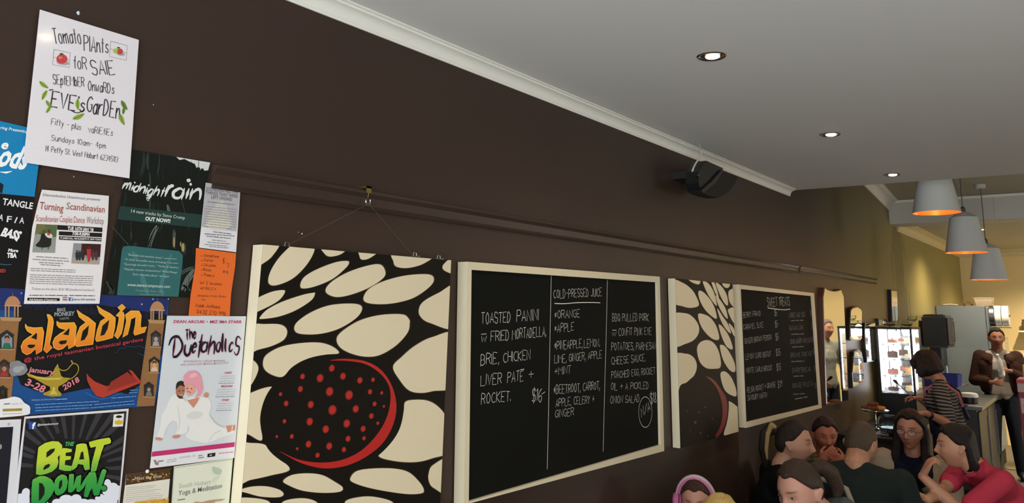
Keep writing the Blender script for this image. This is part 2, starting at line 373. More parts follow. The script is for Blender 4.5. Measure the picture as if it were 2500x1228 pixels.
class Sheet:
    """a flat printed thing on the left wall. zoom=(x0,y0,scale): where its measurements were read"""
    def __init__(s, name, label, cat, corners, layer, col, zoom=(0, 0, 1), X=None, th=.0006, rough=.5, group=None, base=True, wob=None):
        s.z = zoom; s.X = (.0015 + layer * .0016) if X is None else X; s.parts = {}; s.n = 0; s.cnt = {}
        s.q = [s.w(c) for c in corners]
        if base:
            g = MB(); q = s.q if wob is None else [s.w(c) for c in wob]
            n = len(q); g.add([(s.X - th, y, z) for y, z in q] + [(s.X, y, z) for y, z in q],
                [list(range(n)), [n+i for i in range(n)][::-1]] + [(i, n+i, n+(i+1) % n, (i+1) % n) for i in range(n)], ink(col, rough))
            s.root = tag(g.build(name), label, cat, group)
        s.base = s.X
    def w(s, p):
        a = atx(s.z[0] + p[0]/s.z[2], s.z[1] + p[1]/s.z[2], s.X); return (a.y, a.z)
    def zm(s, *z): s.z = z
    SPLIT = ('lettering', 'painted_pebble', 'painted_dot', 'chalk_writing', 'ruled_line', 'photo_print', 'leaf_drawing', 'title_lettering', 'print')
    def nx(s): s.n += 1
    def mb(s, part):
        k = (part, s.n if part in s.SPLIT else 0)
        if k not in s.parts: s.parts[k] = MB()
        return s.parts[k]
    def xk(s, k):
        c = s.cnt[k] = s.cnt.get(k, 0) + 1
        return s.base + .00022*k + min(c, 34)*6e-6
    def raw(s, pts, col, k=1, part='print', m=None):
        if len(pts) < 3: return
        x = s.xk(k)
        ar = sum(pts[i][0]*pts[(i+1) % len(pts)][1] - pts[(i+1) % len(pts)][0]*pts[i][1] for i in range(len(pts)))
        if ar < 0: pts = pts[::-1]
        from mathutils.geometry import tessellate_polygon
        if len(pts) > 4:
            fs = tessellate_polygon([[Vector((a, b, 0)) for a, b in pts]])
            fs = [f if ((pts[f[1]][0]-pts[f[0]][0])*(pts[f[2]][1]-pts[f[0]][1]) - (pts[f[1]][1]-pts[f[0]][1])*(pts[f[2]][0]-pts[f[0]][0])) > 0 else f[::-1] for f in fs]
        else: fs = [tuple(range(len(pts)))]
        s.mb(part).add([(x, a, b) for a, b in pts], fs, m or ink(col))
    def poly(s, pts, col, k=1, part='print', smooth=False, n=4, cl=True, m=None):
        if part == 'print': s.nx()
        q = [s.w(p) for p in pts]
        if smooth: q = smooth_closed(q, n)
        if cl: q = clip(q, s.q)
        s.raw(q, col, k, part, m)
    def ell(s, c, rx, ry, col, k=1, ang=0, part='print', n=18, m=None):
        a = math.radians(ang)
        s.poly([(c[0]+rx*math.cos(t)*math.cos(a)-ry*math.sin(t)*math.sin(a), c[1]+rx*math.cos(t)*math.sin(a)+ry*math.sin(t)*math.cos(a)) for t in [2*math.pi*i/n for i in range(n)]], col, k, part, m=m)
    def line(s, pts, wd, col, k=1, part='print', taper=False, smooth=False):
        if part == 'print': s.nx()
        q = [s.w(p) for p in pts]
        if smooth: q = chaikin(q, 3)
        a = s.w(pts[0]); a2 = s.w((pts[0][0], pts[0][1]+10)); u = math.dist(a, a2)/10
        s.rib(q, wd*u, col, k, part, taper)
    def rib(s, q, wd, col, k, part, taper=False):
        x = s.xk(k); vs = []; fs = []; n = len(q)
        for i, p in enumerate(q):
            a = q[max(i-1, 0)]; b = q[min(i+1, n-1)]; dx, dy = b[0]-a[0], b[1]-a[1]; L = math.hypot(dx, dy) or 1
            h = wd/2 * ((.25 + .75*math.sin(math.pi*i/(n-1))) if taper and n > 1 else 1)
            vs += [(x, p[0]-dy/L*h, p[1]+dx/L*h), (x, p[0]+dy/L*h, p[1]-dx/L*h)]
        for i in range(n-1): fs.append((2*i, 2*i+1, 2*i+3, 2*i+2))
        s.mb(part).add(vs, fs, ink(col) if isinstance(col, str) else col)
    def frame(s, A, B, h):
        a, b = s.w(A), s.w(B); L = math.dist(a, b); u = ((b[0]-a[0])/L, (b[1]-a[1])/L); v = (-u[1], u[0])
        c = s.w((A[0], A[1]-h)); c2 = s.w((B[0], B[1]-h)); hh = (math.dist(a, c)+math.dist(b, c2))/2
        return a, u, v, L, hh
    def text(s, t, A, B, h, col, k=2, bold=0.0, shear=0.0, part='lettering', m=None, arc=0.0):
        vs, fs = font_mesh(t, bold); a, u, v, L, hh = s.frame(A, B, h)
        if not vs: return
        s.nx(); x0 = min(p[0] for p in vs); x1 = max(p[0] for p in vs); sx = L/(x1-x0); sy = hh/.73
        x = s.xk(k)
        out = []
        for px, py in vs:
            e = (px-x0)*sx + py*sy*shear; f = py*sy + arc*hh*(1-(2*(px-x0)/(x1-x0)-1)**2)
            out.append((x, a[0]+u[0]*e+v[0]*f, a[1]+u[1]*e+v[1]*f))
        s.mb(part).add(out, fs, m or ink(col))
    def hand(s, t, A, B, h, col, wd=.1, k=2, jit=.3, part='lettering', taper=False, shear=0, shadow=None):
        s.nx(); st, W = strokes(t, jit); a, u, v, L, hh = s.frame(A, B, h); sx = L/W; sy = hh/6
        for off, c_, kk in (([(shadow[1], shadow[0], k-1)] if shadow else []) + [(0, col, k)]):
            for pl in st:
                q = [(a[0]+u[0]*(e*sx+f*sy*shear)+v[0]*f*sy + off*hh, a[1]+u[1]*(e*sx+f*sy*shear)+v[1]*f*sy - off*hh) for e, f in pl]
                if len(q) == 2: q = [q[0], ((q[0][0]+q[1][0])/2, (q[0][1]+q[1][1])/2), q[1]]
                s.rib(q, hh*wd, c_, kk, part, taper)
    def greek(s, A, B, h, col, k=2, n=1, dy=(0, 0), part='small_print'):
        """small print too blurred to read: rows of word-long dashes"""
        for r in range(n):
            x = 0.0; L = B[0]-A[0]
            while x < L - 4:
                wl = min(random.uniform(.6, 2.2)*h*2.2, L-x)
                t0, t1 = x/L, (x+wl)/L
                P = lambda t, o: (A[0]+(B[0]-A[0])*t+dy[0]*r, A[1]+(B[1]-A[1])*t+dy[1]*r+o)
                s.poly([P(t0, -h*.5), P(t1, -h*.5), P(t1, 0), P(t0, 0)], col, k, part, cl=False)
                x += wl + h*.45
    def done(s, parent=None):
        for (nme, _), g in s.parts.items():
            o = g.build(nme, parent or s.root)
            if nme in ('small_print', 'cloud_print'): o['kind'] = 'stuff'
        s.parts = {}
ZA_ = (0, 0, 2.669)            # tomato poster reading frame
# -- tomato plants poster
s = Sheet('poster', 'white handwritten poster for tomato plants for sale, highest on the wall', 'poster', [(260, 62), (905, 260), (843, 1162), (152, 1058)], 5, '#e6e2ea', ZA_, rough=.09)
s.root.data.materials[0] = mat('laminated_white_paper', '#e6e2ea', rough=.12, coat=1.0, var=0)
I = '#3a3640'
s.hand('Tomato', (352, 285), (530, 285), 95, I, .058, jit=.15); s.hand('PlAnts', (548, 330), (705, 352), 100, I, .058, jit=.15)
s.hand('foR', (480, 447), (565, 455), 80, I, .062, jit=.15); s.hand('SAlE', (600, 490), (748, 484), 92, I, .07, jit=.15)
s.hand('SEptEMbER', (345, 548), (548, 566), 62, I, .068, jit=.15); s.hand('OnwaRDs', (572, 590), (742, 612), 66, I, .068, jit=.15)
s.hand("EVE's", (330, 690), (545, 735), 100, I, .085, jit=.15); s.hand('GarDEn', (560, 730), (775, 775), 105, I, .07, jit=.15)
s.hand('Fifty - plus', (332, 812), (524, 850), 42, I, .07, jit=.15); s.hand('vaRiEtiEs', (574, 862), (733, 886), 44, I, .07, jit=.15)
s.hand('Sundays 10am- 4pm', (332, 915), (688, 968), 36, I, .08, jit=.15); s.hand('14 Petty St. West Hobart 62345113', (293, 985), (765, 1058), 36, I, .08, jit=.15)
for (x0, y0, x1, y1, sk) in ((722, 268, 830, 298, 95), (351, 322, 458, 345, 95)):
    q = [(x0, y0), (x1, y1), (x1-8, y1+sk), (x0-9, y0+sk+5)]
    s.line(q + [q[0]], 2.5, '#5a565c'); s.line([((q[0][0]+q[3][0])/2, (q[0][1]+q[3][1])/2), ((q[1][0]+q[2][0])/2, (q[1][1]+q[2][1])/2)], 2, '#5a565c')
s.ell((408, 408), 42, 16, '#a8a4aa', 2, 8, 'picture'); s.ell((402, 385), 36, 31, '#c8474a', 3, 0, 'picture'); s.ell((392, 376), 14, 9, '#dd7b72', 4, 0, 'picture')
for i in range(5):
    a = -2.6 + i*.5; s.line([(398, 358), (398+17*math.cos(a), 360+15*math.sin(a))], 4, '#3a4a34', 5, 'picture')
s.ell((785, 352), 28, 11, '#a8a4aa', 2, 8, 'picture'); s.ell((755, 332), 20, 16, '#a9c24e', 3, 0, 'picture'); s.ell((781, 336), 18, 19, '#c4453f', 4, 0, 'picture'); s.ell((770, 312), 10, 5, '#3f4a3a', 5, 0, 'picture')
def leaf(x, y, L, ang, c='#8cab3c'):
    s.nx(); a = math.radians(ang); P = lambda u, v: (x+u*L*math.cos(a)-v*L*math.sin(a), y+u*L*math.sin(a)+v*L*math.cos(a))
    s.poly([P(0, 0), P(.3, .2), (P(.65, .2)), P(1, 0), P(.65, -.12), P(.3, -.14)], c, 3, 'leaf_drawing', smooth=True, cl=False)
    s.line([P(0, .02), P(.5, .06), P(1, 0)], 3, '#4c5c2c', 4, 'leaf_drawing')
for l in ((256, 530, 72, 38), (305, 590, 68, 118), (298, 655, 62, 50), (300, 735, 55, -60), (505, 645, 70, 88), (472, 775, 82, -24), (790, 655, 72, 58, '#5f8a3a'), (800, 745, 50, -84, '#5f8a3a'), (780, 742, 78, 68)): leaf(*l)
s.line([(318, 588), (345, 584)], 7, I, 2); s.line([(455, 715), (500, 742), (552, 715)], 6, I, 2, smooth=True)
s.done()
# -- blue poster, left edge
s = Sheet('poster', 'blue and black gig poster at the left photo edge, above the theatre poster', 'poster', [(-14, 292), (114, 322), (84, 482), (54, 715), (-30, 720)], 1, '#15151a', rough=.25)
s.poly([(-14, 292), (114, 322), (99, 482), (-25, 470)], '#1280b8', 1); s.zm(0, 290, 2.924)
s.poly([(-20, 440), (28, 470), (16, 530), (-20, 526)], '#0c1b2a', 2, cl=False)
s.line([(-10, 446), (27, 470), (18, 525)], 3, '#2b8fc0', 3)
s.text('ring Presenting', (0, 72), (196, 102), 22, '#d8e4ec', 2, .02, .2)
s.text('e', (0, 208), (50, 218), 68, '#f0f4f6', 2, .035, .25)
s.text('ods', (-30, 330), (178, 358), 165, '#f0f4f6', 2, .035, .3)
s.line([(0, 380), (45, 384), (85, 374)], 14, '#f0f4f6', 2, 'lettering', True)
s.text('TANGLE', (14, 612), (230, 645), 48, '#e8e8ea', 2, .02); s.text('A', (-14, 722), (18, 728), 46, '#e8e8ea', 2, .01)
for c, x in (('F', 46), ('I', 100), ('A', 136)): s.text(c, (x, 732 + x*.1), (x + (8 if c == 'I' else 34), 735 + x*.1), 46, '#e8e8ea', 2, .01)
s.text('BASS', (2, 832), (132, 862), 60, '#e8e8ea', 2, .05, .2); s.poly([(100, 858), (135, 850), (118, 878)], '#e8e8ea', 2, 'lettering', cl=False)
s.text('More', (56, 948), (128, 952), 22, '#e8e8ea', 2, .045, .1); s.text('TBA', (47, 990), (118, 992), 34, '#e8e8ea', 2, .05)
s.line([(-10, 1036), (40, 1042), (82, 1040)], 2.5, '#3f9ab0'); s.text('ED', (0, 1096), (40, 1096), 24, '#b03a34', 2, .04)
s.done()
# -- midnight rain poster
s = Sheet('poster', 'dark green waterfall album poster beside the tomato poster, with brush lettering', 'poster', [(245, 45), (860, 148), (705, 1185), (38, 1165)], 2, '#121816', (240, 350, 3.15), rough=.3)
s.poly([(520, 88), (600, 105), (625, 128), (662, 120), (700, 140), (742, 158), (760, 200), (810, 206), (842, 218), (860, 148)], '#d5d8da', 1, 'picture')
for i in range(9): s.ell((545+i*36+random.uniform(-9, 9), 106+i*14+random.uniform(-4, 6)), random.uniform(10, 22), random.uniform(8, 15), '#121816', 2, 0, 'picture', 9)
FA = ('#222c2b', '#2c3937', '#5a6662', '#3d4a48')
def fall(pts, wd, c, k=1): s.line(pts, wd*.6, c, k, 'picture', True, True)
random.seed(9)
for i in range(60):
    x = random.uniform(110, 800); y = random.uniform(100, 1000); L_ = random.uniform(50, 170); fall([(x, y), (x+random.uniform(-10, 10), y+L_*.5), (x+random.uniform(-22, 8), y+L_)], random.uniform(5, 15), random.choice(('#1b2423', '#202b2a', '#2a3634', '#182120')))
for pts, wd, c in (([(345, 70), (350, 150), (320, 250)], 34, 0), ([(382, 70), (372, 130), (380, 200)], 28, 1), ([(470, 80), (468, 160), (455, 215), (462, 270)], 4, 2), ([(392, 220), (398, 300), (390, 420), (398, 560)], 20, 1), ([(530, 470), (545, 540)], 34, 2),
    ([(640, 430), (665, 520), (690, 640)], 16, 3), ([(450, 630), (410, 700), (385, 790)], 42, 2), ([(440, 650), (400, 730), (380, 790)], 16, 2), ([(250, 650), (250, 740)], 16, 1), ([(180, 620), (175, 700)], 10, 0), ([(580, 660), (575, 800)], 30, 3), ([(660, 760), (655, 850)], 34, 1),
    ([(60, 1060), (110, 1130), (80, 1160)], 50, 1), ([(640, 1130), (680, 1040), (735, 970)], 60, 2), ([(620, 1000), (690, 960), (735, 950)], 26, 3), ([(650, 1090), (700, 1120)], 30, 3), ([(290, 760), (270, 800)], 30, 0), ([(600, 580), (640, 700)], 10, 0)):
    fall(pts, wd, FA[c]); fall([(p[0]+wd*.35, p[1]+12) for p in pts], wd*.4, FA[min(c, 2)])
for q in ((582, 760, 7, 40), (650, 800, 12, 34), (632, 775, 5, 20)): s.ell(q[:2], q[2], q[3], '#a08a5c', 2, 0, 'picture')
s.line([(105, 640), (230, 780)], 2.5, '#5a625f', 2, 'picture')
s.poly([(130, 478), (800, 548), (795, 652), (112, 580)], '#1f3a37', 3)
s.poly([(190, 795), (230, 787), (620, 828), (650, 860), (645, 930), (615, 1180), (142, 1170), (165, 950), (178, 830)], '#2f6467', 3)
for pts, wd in (([(330, 1000), (350, 1080), (380, 1160)], 40), ([(560, 850), (470, 1100), (500, 1170)], 34), ([(260, 830), (300, 900)], 30)): s.line(pts, wd, '#3f7778', 4, 'picture', True, True)
WT = '#d9dedd'
s.hand('midnight', (180, 352), (490, 415), 78, WT, .2, 5, .25, taper=True, shear=.28); s.hand('r', (510, 410), (552, 414), 128, WT, .2, 5, .2, taper=True, shear=.25); s.hand('ain', (560, 416), (775, 440), 128, WT, .2, 5, .2, taper=True, shear=.25)
s.ell((692, 285), 16, 14, WT, 5, 0, 'lettering'); s.line([(365, 400), (395, 412), (380, 442), (368, 430)], 7, WT, 5, 'lettering')
s.text('14 new tracks by Steve Crump', (250, 532), (662, 585), 27, '#cdd6d4', 5); s.text('OUT NOW!!', (358, 592), (550, 612), 30, '#eef2f0', 5, .03)
for t, A, B in (('"Beautiful and sensitive music."', (222, 862), (495, 888)), ('"A richly accessible sense of melody."', (200, 897), (530, 925)), ('"Stunningly beautiful music..."', (192, 935), (448, 950)), ('"Andre de Quadros', (455, 950), (612, 962)),
    ('"Happily rescues compositions"', (190, 972), (482, 990)), ('Michael Menager', (490, 990), (605, 1000)), ('"Just a beautiful album"', (258, 1012), (455, 1026)), ('Ian Rogers', (468, 1026), (542, 1030)), ):
    s.text(t, A, B, 15, '#a9c0be', 5, .004, .15)
s.greek((505, 888), (600, 893), 12, '#86a3a1', 5); s.greek((538, 922), (612, 926), 12, '#86a3a1', 5)
s.text('www.stevecrumpmusic.com', (220, 1097), (548, 1112), 24, '#bccfcd', 5, .01); s.text('Produced by Heath Cullen', (285, 1138), (498, 1148), 17, '#7d9b99', 5); s.greek((318, 1163), (490, 1168), 10, '#6f8f8d', 5)
s.done()
# -- grey text flyer
s = Sheet('flyer', 'small grey and white flyer pinned above the orange note', 'flyer', [(827, 303), (1093, 343), (1060, 837), (775, 802)], 4, '#dcdce4', (240, 350, 3.15), rough=.35)
s.poly([(827, 306), (1090, 345), (1062, 678), (778, 640)], '#b3b3ba', 1)
s.poly([(880, 500), (950, 440), (1000, 520), (1030, 640), (960, 600), (830, 640), (830, 590)], '#c2c2be', 2, smooth=True); s.ell((925, 625), 95, 45, '#cfcdc0', 3)
T = '#5a5862'
s.text('SOUNDING ALL THE', (828, 360), (1072, 388), 26, T, 4, .004); s.text('THINGS THAT WERE', (822, 388), (1070, 420), 26, T, 4, .004); s.text('LEFT UNSAID', (866, 424), (1026, 444), 26, T, 4, .004)
s.greek((838, 452), (1042, 475), 11, '#77757f', 4)
s.greek((815, 485), (1062, 512), 9, '#8b8992', 4, 8, (-1, 19)); s.greek((818, 640), (1026, 660), 9, '#8b8992', 4); s.greek((880, 682), (1020, 700), 10, T, 4); s.greek((815, 698), (1045, 716), 10, T, 4); s.greek((832, 716), (1018, 735), 11, T, 4)
s.greek((870, 745), (980, 756), 9, '#77757f', 4); s.greek((836, 762), (1010, 776), 9, '#77757f', 4, 2, (-20, 17)); s.greek((850, 795), (1000, 808), 9, '#77757f', 4)
s.done()
# -- orange note
s = Sheet('note', 'orange handwritten music lesson note above the white show poster', 'note', [(752, 805), (1060, 848), (1010, 1330), (695, 1325)], 3, '#e06a2c', (240, 350, 3.15), wob=[(752, 805), (1060, 845), (1052, 950), (1022, 1150), (1010, 1330), (695, 1325), (712, 1160), (745, 960)])
T = '#4a2c1c'
for t, A, B, h in (('Saxophone', (812, 870), (925, 880), 20), ('Guitar', (808, 905), (885, 912), 20), ('Ukulele', (806, 942), (900, 950), 20), ('Bass', (806, 978), (863, 986), 21), ('Theory', (805, 1018), (888, 1030), 21),
    ('1st 2 lessons', (780, 1082), (945, 1092), 22), ('*FREE*', (782, 1126), (902, 1130), 20), ('lessons from 15min-', (765, 1178), (988, 1188), 17), ('1hr', (792, 1208), (828, 1212), 16), ('Aylah Anthony', (745, 1258), (935, 1272), 26), ('0432 270 996', (755, 1310), (978, 1326), 30)):
    s.hand(t, A, B, h, T, .11, 2, .3)
for y in (866, 902, 938, 972, 1015): s.ell((794, y), 4, 4, T, 2, 0, 'lettering', 8)
s.line([(968, 880), (956, 900), (972, 918), (960, 928), (966, 885)], 3.5, T, 2, 'lettering'); s.line([(985, 925), (1002, 925), (996, 955)], 3.5, T, 2, 'lettering'); s.hand('# b', (958, 995), (995, 1000), 20, T, .13)
s.done()
# -- scandinavian workshop flyer
z2 = (0, 440, 3.411)
s = Sheet('flyer', 'white dance workshop flyer with two photos, left of the waterfall poster', 'flyer', [(350, 78), (907, 130), (828, 1028), (200, 1030)], 4, '#dfdce0', z2, rough=.45, wob=[(350, 78), (907, 130), (898, 350), (862, 700), (828, 1028), (200, 1030), (215, 880), (270, 390), (318, 190)])
s.q = [s.w(p) for p in ((350, 78), (907, 130), (828, 1028), (195, 1030))]
s.text('Dancenholics Unanimous presents', (355, 130), (832, 172), 22, '#77737c', 2, .01, .15)
s.text('Turning', (325, 238), (525, 262), 62, '#a4564f', 2, .015); s.text('S', (548, 240), (578, 244), 60, '#8b8a92', 2, .015); s.text('candinavian', (580, 244), (870, 270), 58, '#a4564f', 2, .01)
s.text('Scandinavian', (298, 342), (482, 350), 54, '#a4564f', 2, .0); s.text('Couples', (494, 348), (600, 354), 56, '#a4564f', 2, .0); s.text('Dance', (612, 354), (704, 358), 56, '#a4564f', 2, .0); s.text('Workshop', (718, 358), (860, 368), 60, '#8f6a6c', 2, .0)
s.poly([(476, 372), (853, 395), (852, 432), (475, 412)], '#1a191c', 1); s.poly([(490, 425), (850, 440), (848, 475), (489, 458)], '#1a191c', 1); s.poly([(490, 466), (845, 482), (844, 510), (492, 496)], '#1a191c', 1)
s.text('TUE 16TH JAN \'18', (560, 412), (776, 426), 28, '#e6e4e8', 3, .04); s.text('7:30-9:30PM', (600, 455), (742, 466), 26, '#e6e4e8', 3, .04); s.text('ST JAMES HALL, 408 ELIZABETH ST, NEW TOWN', (500, 488), (838, 502), 15, '#e6e4e8', 3, .02)
s.poly([(292, 364), (474, 372), (458, 606), (268, 600)], '#8f958e', 1, 'photo_print'); s.poly([(292, 364), (474, 372), (468, 470), (400, 480), (280, 430)], '#56653e', 2, 'photo_print'); s.poly([(288, 364), (370, 368), (385, 400), (284, 460)], '#6d6a45', 3, 'photo_print')
s.poly([(345, 450), (380, 440), (420, 450), (425, 500), (415, 550), (350, 560), (295, 545), (330, 500)], '#20201f', 4, 'photo_print', smooth=True)
s.ell((365, 430), 14, 16, '#5b4a3a', 5, 0, 'photo_print'); s.ell((405, 425), 12, 14, '#4a3a2e', 5, 0, 'photo_print'); s.poly([(370, 448), (400, 440), (432, 455), (430, 480), (395, 478)], '#cfcdcb', 5, 'photo_print', smooth=True); s.poly([(390, 436), (415, 440), (412, 460), (392, 458)], '#a2474a', 6, 'photo_print')
for x in (350, 402): s.line([(x, 555), (x-4, 578)], 5, '#20201f', 5, 'photo_print')
s.nx(); s.poly([(612, 524), (840, 532), (825, 702), (592, 692)], '#8b8d92', 1, 'photo_print'); s.poly([(680, 528), (840, 532), (832, 640), (672, 620)], '#3a1f20', 2, 'photo_print'); s.poly([(600, 640), (830, 655), (825, 702), (592, 692)], '#a49a90', 3, 'photo_print')
for i, x in enumerate((640, 662, 688, 738, 772, 800)):
    s.ell((x, 590+(i % 2)*6), 8, 9, '#4a3630', 5, 0, 'photo_print'); s.poly([(x-14, 600), (x+14, 602), (x+12, 640), (x+6, 668), (x-8, 666), (x-13, 640)], ('#2b2f3a', '#2b2f3a', '#262a33', '#b03236', '#54343a', '#44343c')[i], 4, 'photo_print')
s.ell((738, 560), 9, 11, '#4a2f28', 6, 0, 'photo_print'); s.poly([(720, 572), (758, 574), (752, 640), (742, 680), (728, 678), (722, 630)], '#b03236', 5, 'photo_print')
G = '#8a8790'
for A, B in (((300, 640), (565, 656)), ((270, 662), (585, 680)), ((322, 688), (525, 698)), ((338, 706), (508, 716))): s.greek(A, B, 15, G)
s.greek((252, 738), (625, 752), 12, G, 2, 2, (0, 17))
s.greek((248, 790), (775, 806), 12, G, 2, 5, (-1, 17.5)); s.text('Tickets at the door: $10/ $8 [students/members]', (258, 912), (780, 924), 20, '#85828b', 2, .0, .12)
s.greek((243, 962), (365, 963), 13, '#4d4a52'); s.greek((375, 962), (560, 964), 13, '#4d4a52'); s.greek((575, 963), (788, 966), 13, '#4d4a52')
s.poly([(228, 978), (498, 982), (496, 1006), (226, 1002)], '#1a191c', 1); s.text('Folk Federation of Tasmania Inc', (245, 998), (472, 1002), 13, '#e6e4e8', 3, .03)
s.poly([(518, 974), (564, 976), (562, 1004), (516, 1002)], '#c9b9bd', 1); s.greek((522, 978), (560, 980), 14, '#b05560'); s.greek((522, 998), (560, 1000), 14, '#5a4a6a')
s.poly([(572, 976), (606, 977), (605, 1006), (571, 1005)], '#44588f', 1); s.text('f', (584, 1004), (600, 1004), 24, '#dfe2ee', 3, .04); s.text('dance folk tasmania', (608, 1000), (792, 1000), 18, '#55689a', 2, .02)
s.done()
# -- theatre poster
z3 = (0, 690, 3.721)
s = Sheet('poster', 'wide theatre poster with big orange title between two brick towers', 'poster', [(-30, 45), (1535, 145), (1405, 1118), (-60, 1225)], 1, '#1b4a86', z3, rough=.35, wob=[(-30, 45), (1535, 145), (1490, 700), (1440, 960), (1405, 1118), (-60, 1225)])
s.poly([(0, 45), (1535, 145), (1500, 330), (0, 250)], '#1c2c66', 1, 'picture')
s.poly([(140, 215), (900, 200), (1560, 300), (1480, 620), (1420, 760), (1310, 900), (1160, 1010), (800, 960), (560, 1010), (330, 985), (190, 930), (120, 760)], '#101114', 2, 'picture')
random.seed(3)
for i in range(24):
    x = 180 + i*50; h = random.uniform(20, 66); y = 205 + i*4.2; wd = random.uniform(14, 26)
    s.poly([(x-wd, y+30), (x-wd, y-h*.3), (x, y-h), (x+wd, y-h*.3), (x+wd, y+30)], '#14182e', 3, 'picture')
for x, y in ((192, 96), (1388, 150), (1286, 196), (1529, 148)): s.ell((x, y), 8, 8, '#8f9ccf', 4, 0, 'picture', 8)
# brick towers with framed portraits
def tower(pts, dome, cols, cap, wins, wd):
    s.poly(pts, '#8c6440', 4, 'picture')
    for i in range(60):
        t = random.random(); u = random.uniform(.06, .9)
        a, b, c, d = pts[0], pts[1], pts[2], pts[3]
        x = (a[0]+(b[0]-a[0])*u)*(1-t) + (d[0]+(c[0]-d[0])*u)*t; y = (a[1]+(b[1]-a[1])*u)*(1-t) + (d[1]+(c[1]-d[1])*u)*t
        s.poly([(x, y), (x+13, y+1), (x+13, y+6), (x, y+5)], random.choice(('#7c5636', '#9c7450', '#84603c')), 5, 'picture')
    x, y, r = dome; s.poly([(x-r, y), (x-r*.95, y-r*.6), (x-r*.55, y-r*1.1), (x, y-r*1.28), (x+r*.55, y-r*1.1), (x+r*.95, y-r*.6), (x+r, y)], '#ad7f5c', 5, 'picture', smooth=True); s.line([(x, y-r*1.2), (x+2, y-r*1.75)], 5, '#8c6440', 5, 'picture')
    s.poly([(x-r*1.25, y), (x+r*1.3, y+4), (x+r*1.2, y+18), (x-r*1.15, y+14)], '#b98f6c', 6, 'picture')
    for cx_ in cols: s.poly([(cx_-7, y+14), (cx_+7, y+14), (cx_+6, cap[1]), (cx_-8, cap[1])], '#a4815f', 5, 'picture')
    s.poly([(cap[0]-wd*.6, cap[1]), (cap[0]+wd*.6, cap[1]+6), (cap[0]+wd*.5, cap[1]+40), (cap[0]-wd*.5, cap[1]+34)], '#a98660', 6, 'picture')
    for (x, y, w_, h_, c1, c2, c3) in wins:
        s.poly([(x-w_, y+h_), (x-w_, y-h_*.45), (x-w_*1.1, y-h_*.6), (x-w_*.5, y-h_*.9), (x, y-h_*1.15), (x+w_*.5, y-h_*.9), (x+w_*1.15, y-h_*.55), (x+w_, y-h_*.4), (x+w_, y+h_)], '#2b2622', 6, 'picture')
        s.poly([(x-w_*.75, y+h_*.95), (x-w_*.75, y-h_*.2), (x, y-h_*.75), (x+w_*.8, y-h_*.2), (x+w_*.8, y+h_*.95)], c1, 7, 'picture')
        s.poly([(x-w_*.7, y+h_*.95), (x-w_*.4, y+h_*.35), (x+w_*.4, y+h_*.35), (x+w_*.7, y+h_*.95)], c3, 8, 'picture'); s.ell((x, y-h_*.02), w_*.38, h_*.36, c2, 9, 0, 'picture', 12); s.poly([(x-w_*.42, y-h_*.1), (x-w_*.3, y-h_*.5), (x+w_*.3, y-h_*.5), (x+w_*.42, y-h_*.1), (x, y-h_*.3)], '#3a2c28', 10, 'picture')
        s.poly([(x-w_*1.1, y+h_), (x+w_*1.1, y+h_+4), (x+w_*1.1, y+h_+14), (x-w_*1.1, y+h_+10)], '#a98660', 7, 'picture')
tower([(1352, 350), (1490, 362), (1400, 1120), (1240, 1125)], (1425, 240, 55), (1370, 1390, 1445, 1468), (1418, 335), ((1412, 510, 45, 68, '#48525f', '#b8917f', '#a09a98'), (1398, 745, 48, 66, '#b08a5a', '#c99a7a', '#c9b3a6'), (1348, 970, 44, 62, '#2a2c35', '#9c8478', '#77706a')), 130)
tower([(-20, 330), (172, 338), (100, 1060), (-30, 1090)], (112, 200, 62), (48, 78, 132, 160), (95, 312), ((58, 520, 62, 80, '#7c8fa6', '#a6775e', '#1f6a50'), (35, 780, 55, 76, '#5a3a30', '#a07868', '#943432'), (20, 1000, 45, 60, '#1a1614', '#3a2c26', '#2a201c')), 170)
s.poly([(-40, 1080), (0, 1060), (60, 1050), (120, 1035), (180, 1050), (215, 1090), (262, 1120), (268, 1160), (240, 1200), (0, 1225), (-50, 1225)], '#dcdde2', 11, 'picture', smooth=True, cl=False)
s.greek((30, 1108), (85, 1104), 20, '#6a6a70', 12); s.greek((95, 1110), (200, 1104), 28, '#c4c6cc', 12); s.poly([(18, 1146), (196, 1140), (192, 1164), (18, 1170)], '#9a8436', 12, 'lettering'); s.greek((18, 1196), (200, 1188), 10, '#9a9a9e', 12)
# smoke, lamp and carpet
for q in ((110, 750, 30, 36), (150, 745, 48, 38), (195, 762, 40, 32), (165, 800, 70, 44), (120, 800, 44, 50), (215, 790, 30, 28)): s.ell(q[:2], q[2], q[3], '#7d7f86', 13, 0, 'picture')
for q in ((150, 790, 40, 30), (185, 775, 30, 20)): s.ell(q[:2], q[2], q[3], '#9a9ca2', 14, 0, 'picture')
GD, GL2 = '#a08a30', '#c4b04e'
s.poly([(232, 820), (262, 828), (330, 850), (400, 858), (450, 850), (478, 838), (540, 838), (570, 860), (630, 865), (600, 900), (560, 925), (520, 945), (460, 950), (400, 925), (350, 895), (300, 868), (250, 852)], GD, 13, 'picture')
s.poly([(250, 828), (330, 856), (420, 866), (560, 862), (540, 880), (420, 884), (320, 868)], GL2, 14, 'picture')
s.poly([(465, 838), (488, 780), (518, 735), (530, 785), (548, 840)], GD, 14, 'picture'); s.poly([(445, 945), (525, 945), (520, 975), (555, 1010), (545, 1030), (460, 1035), (390, 1020), (385, 1005), (450, 975)], GD, 14, 'picture'); s.poly([(470, 950), (495, 950), (492, 985), (520, 1015), (440, 1015), (468, 980)], GL2, 15, 'picture')
s.line([(590, 885), (650, 870), (700, 820), (710, 770), (690, 738), (655, 730), (630, 760), (600, 795), (555, 800), (530, 780)], 9, GD, 14, 'picture', False, True); s.line([(655, 735), (640, 705)], 12, GD, 14, 'picture')
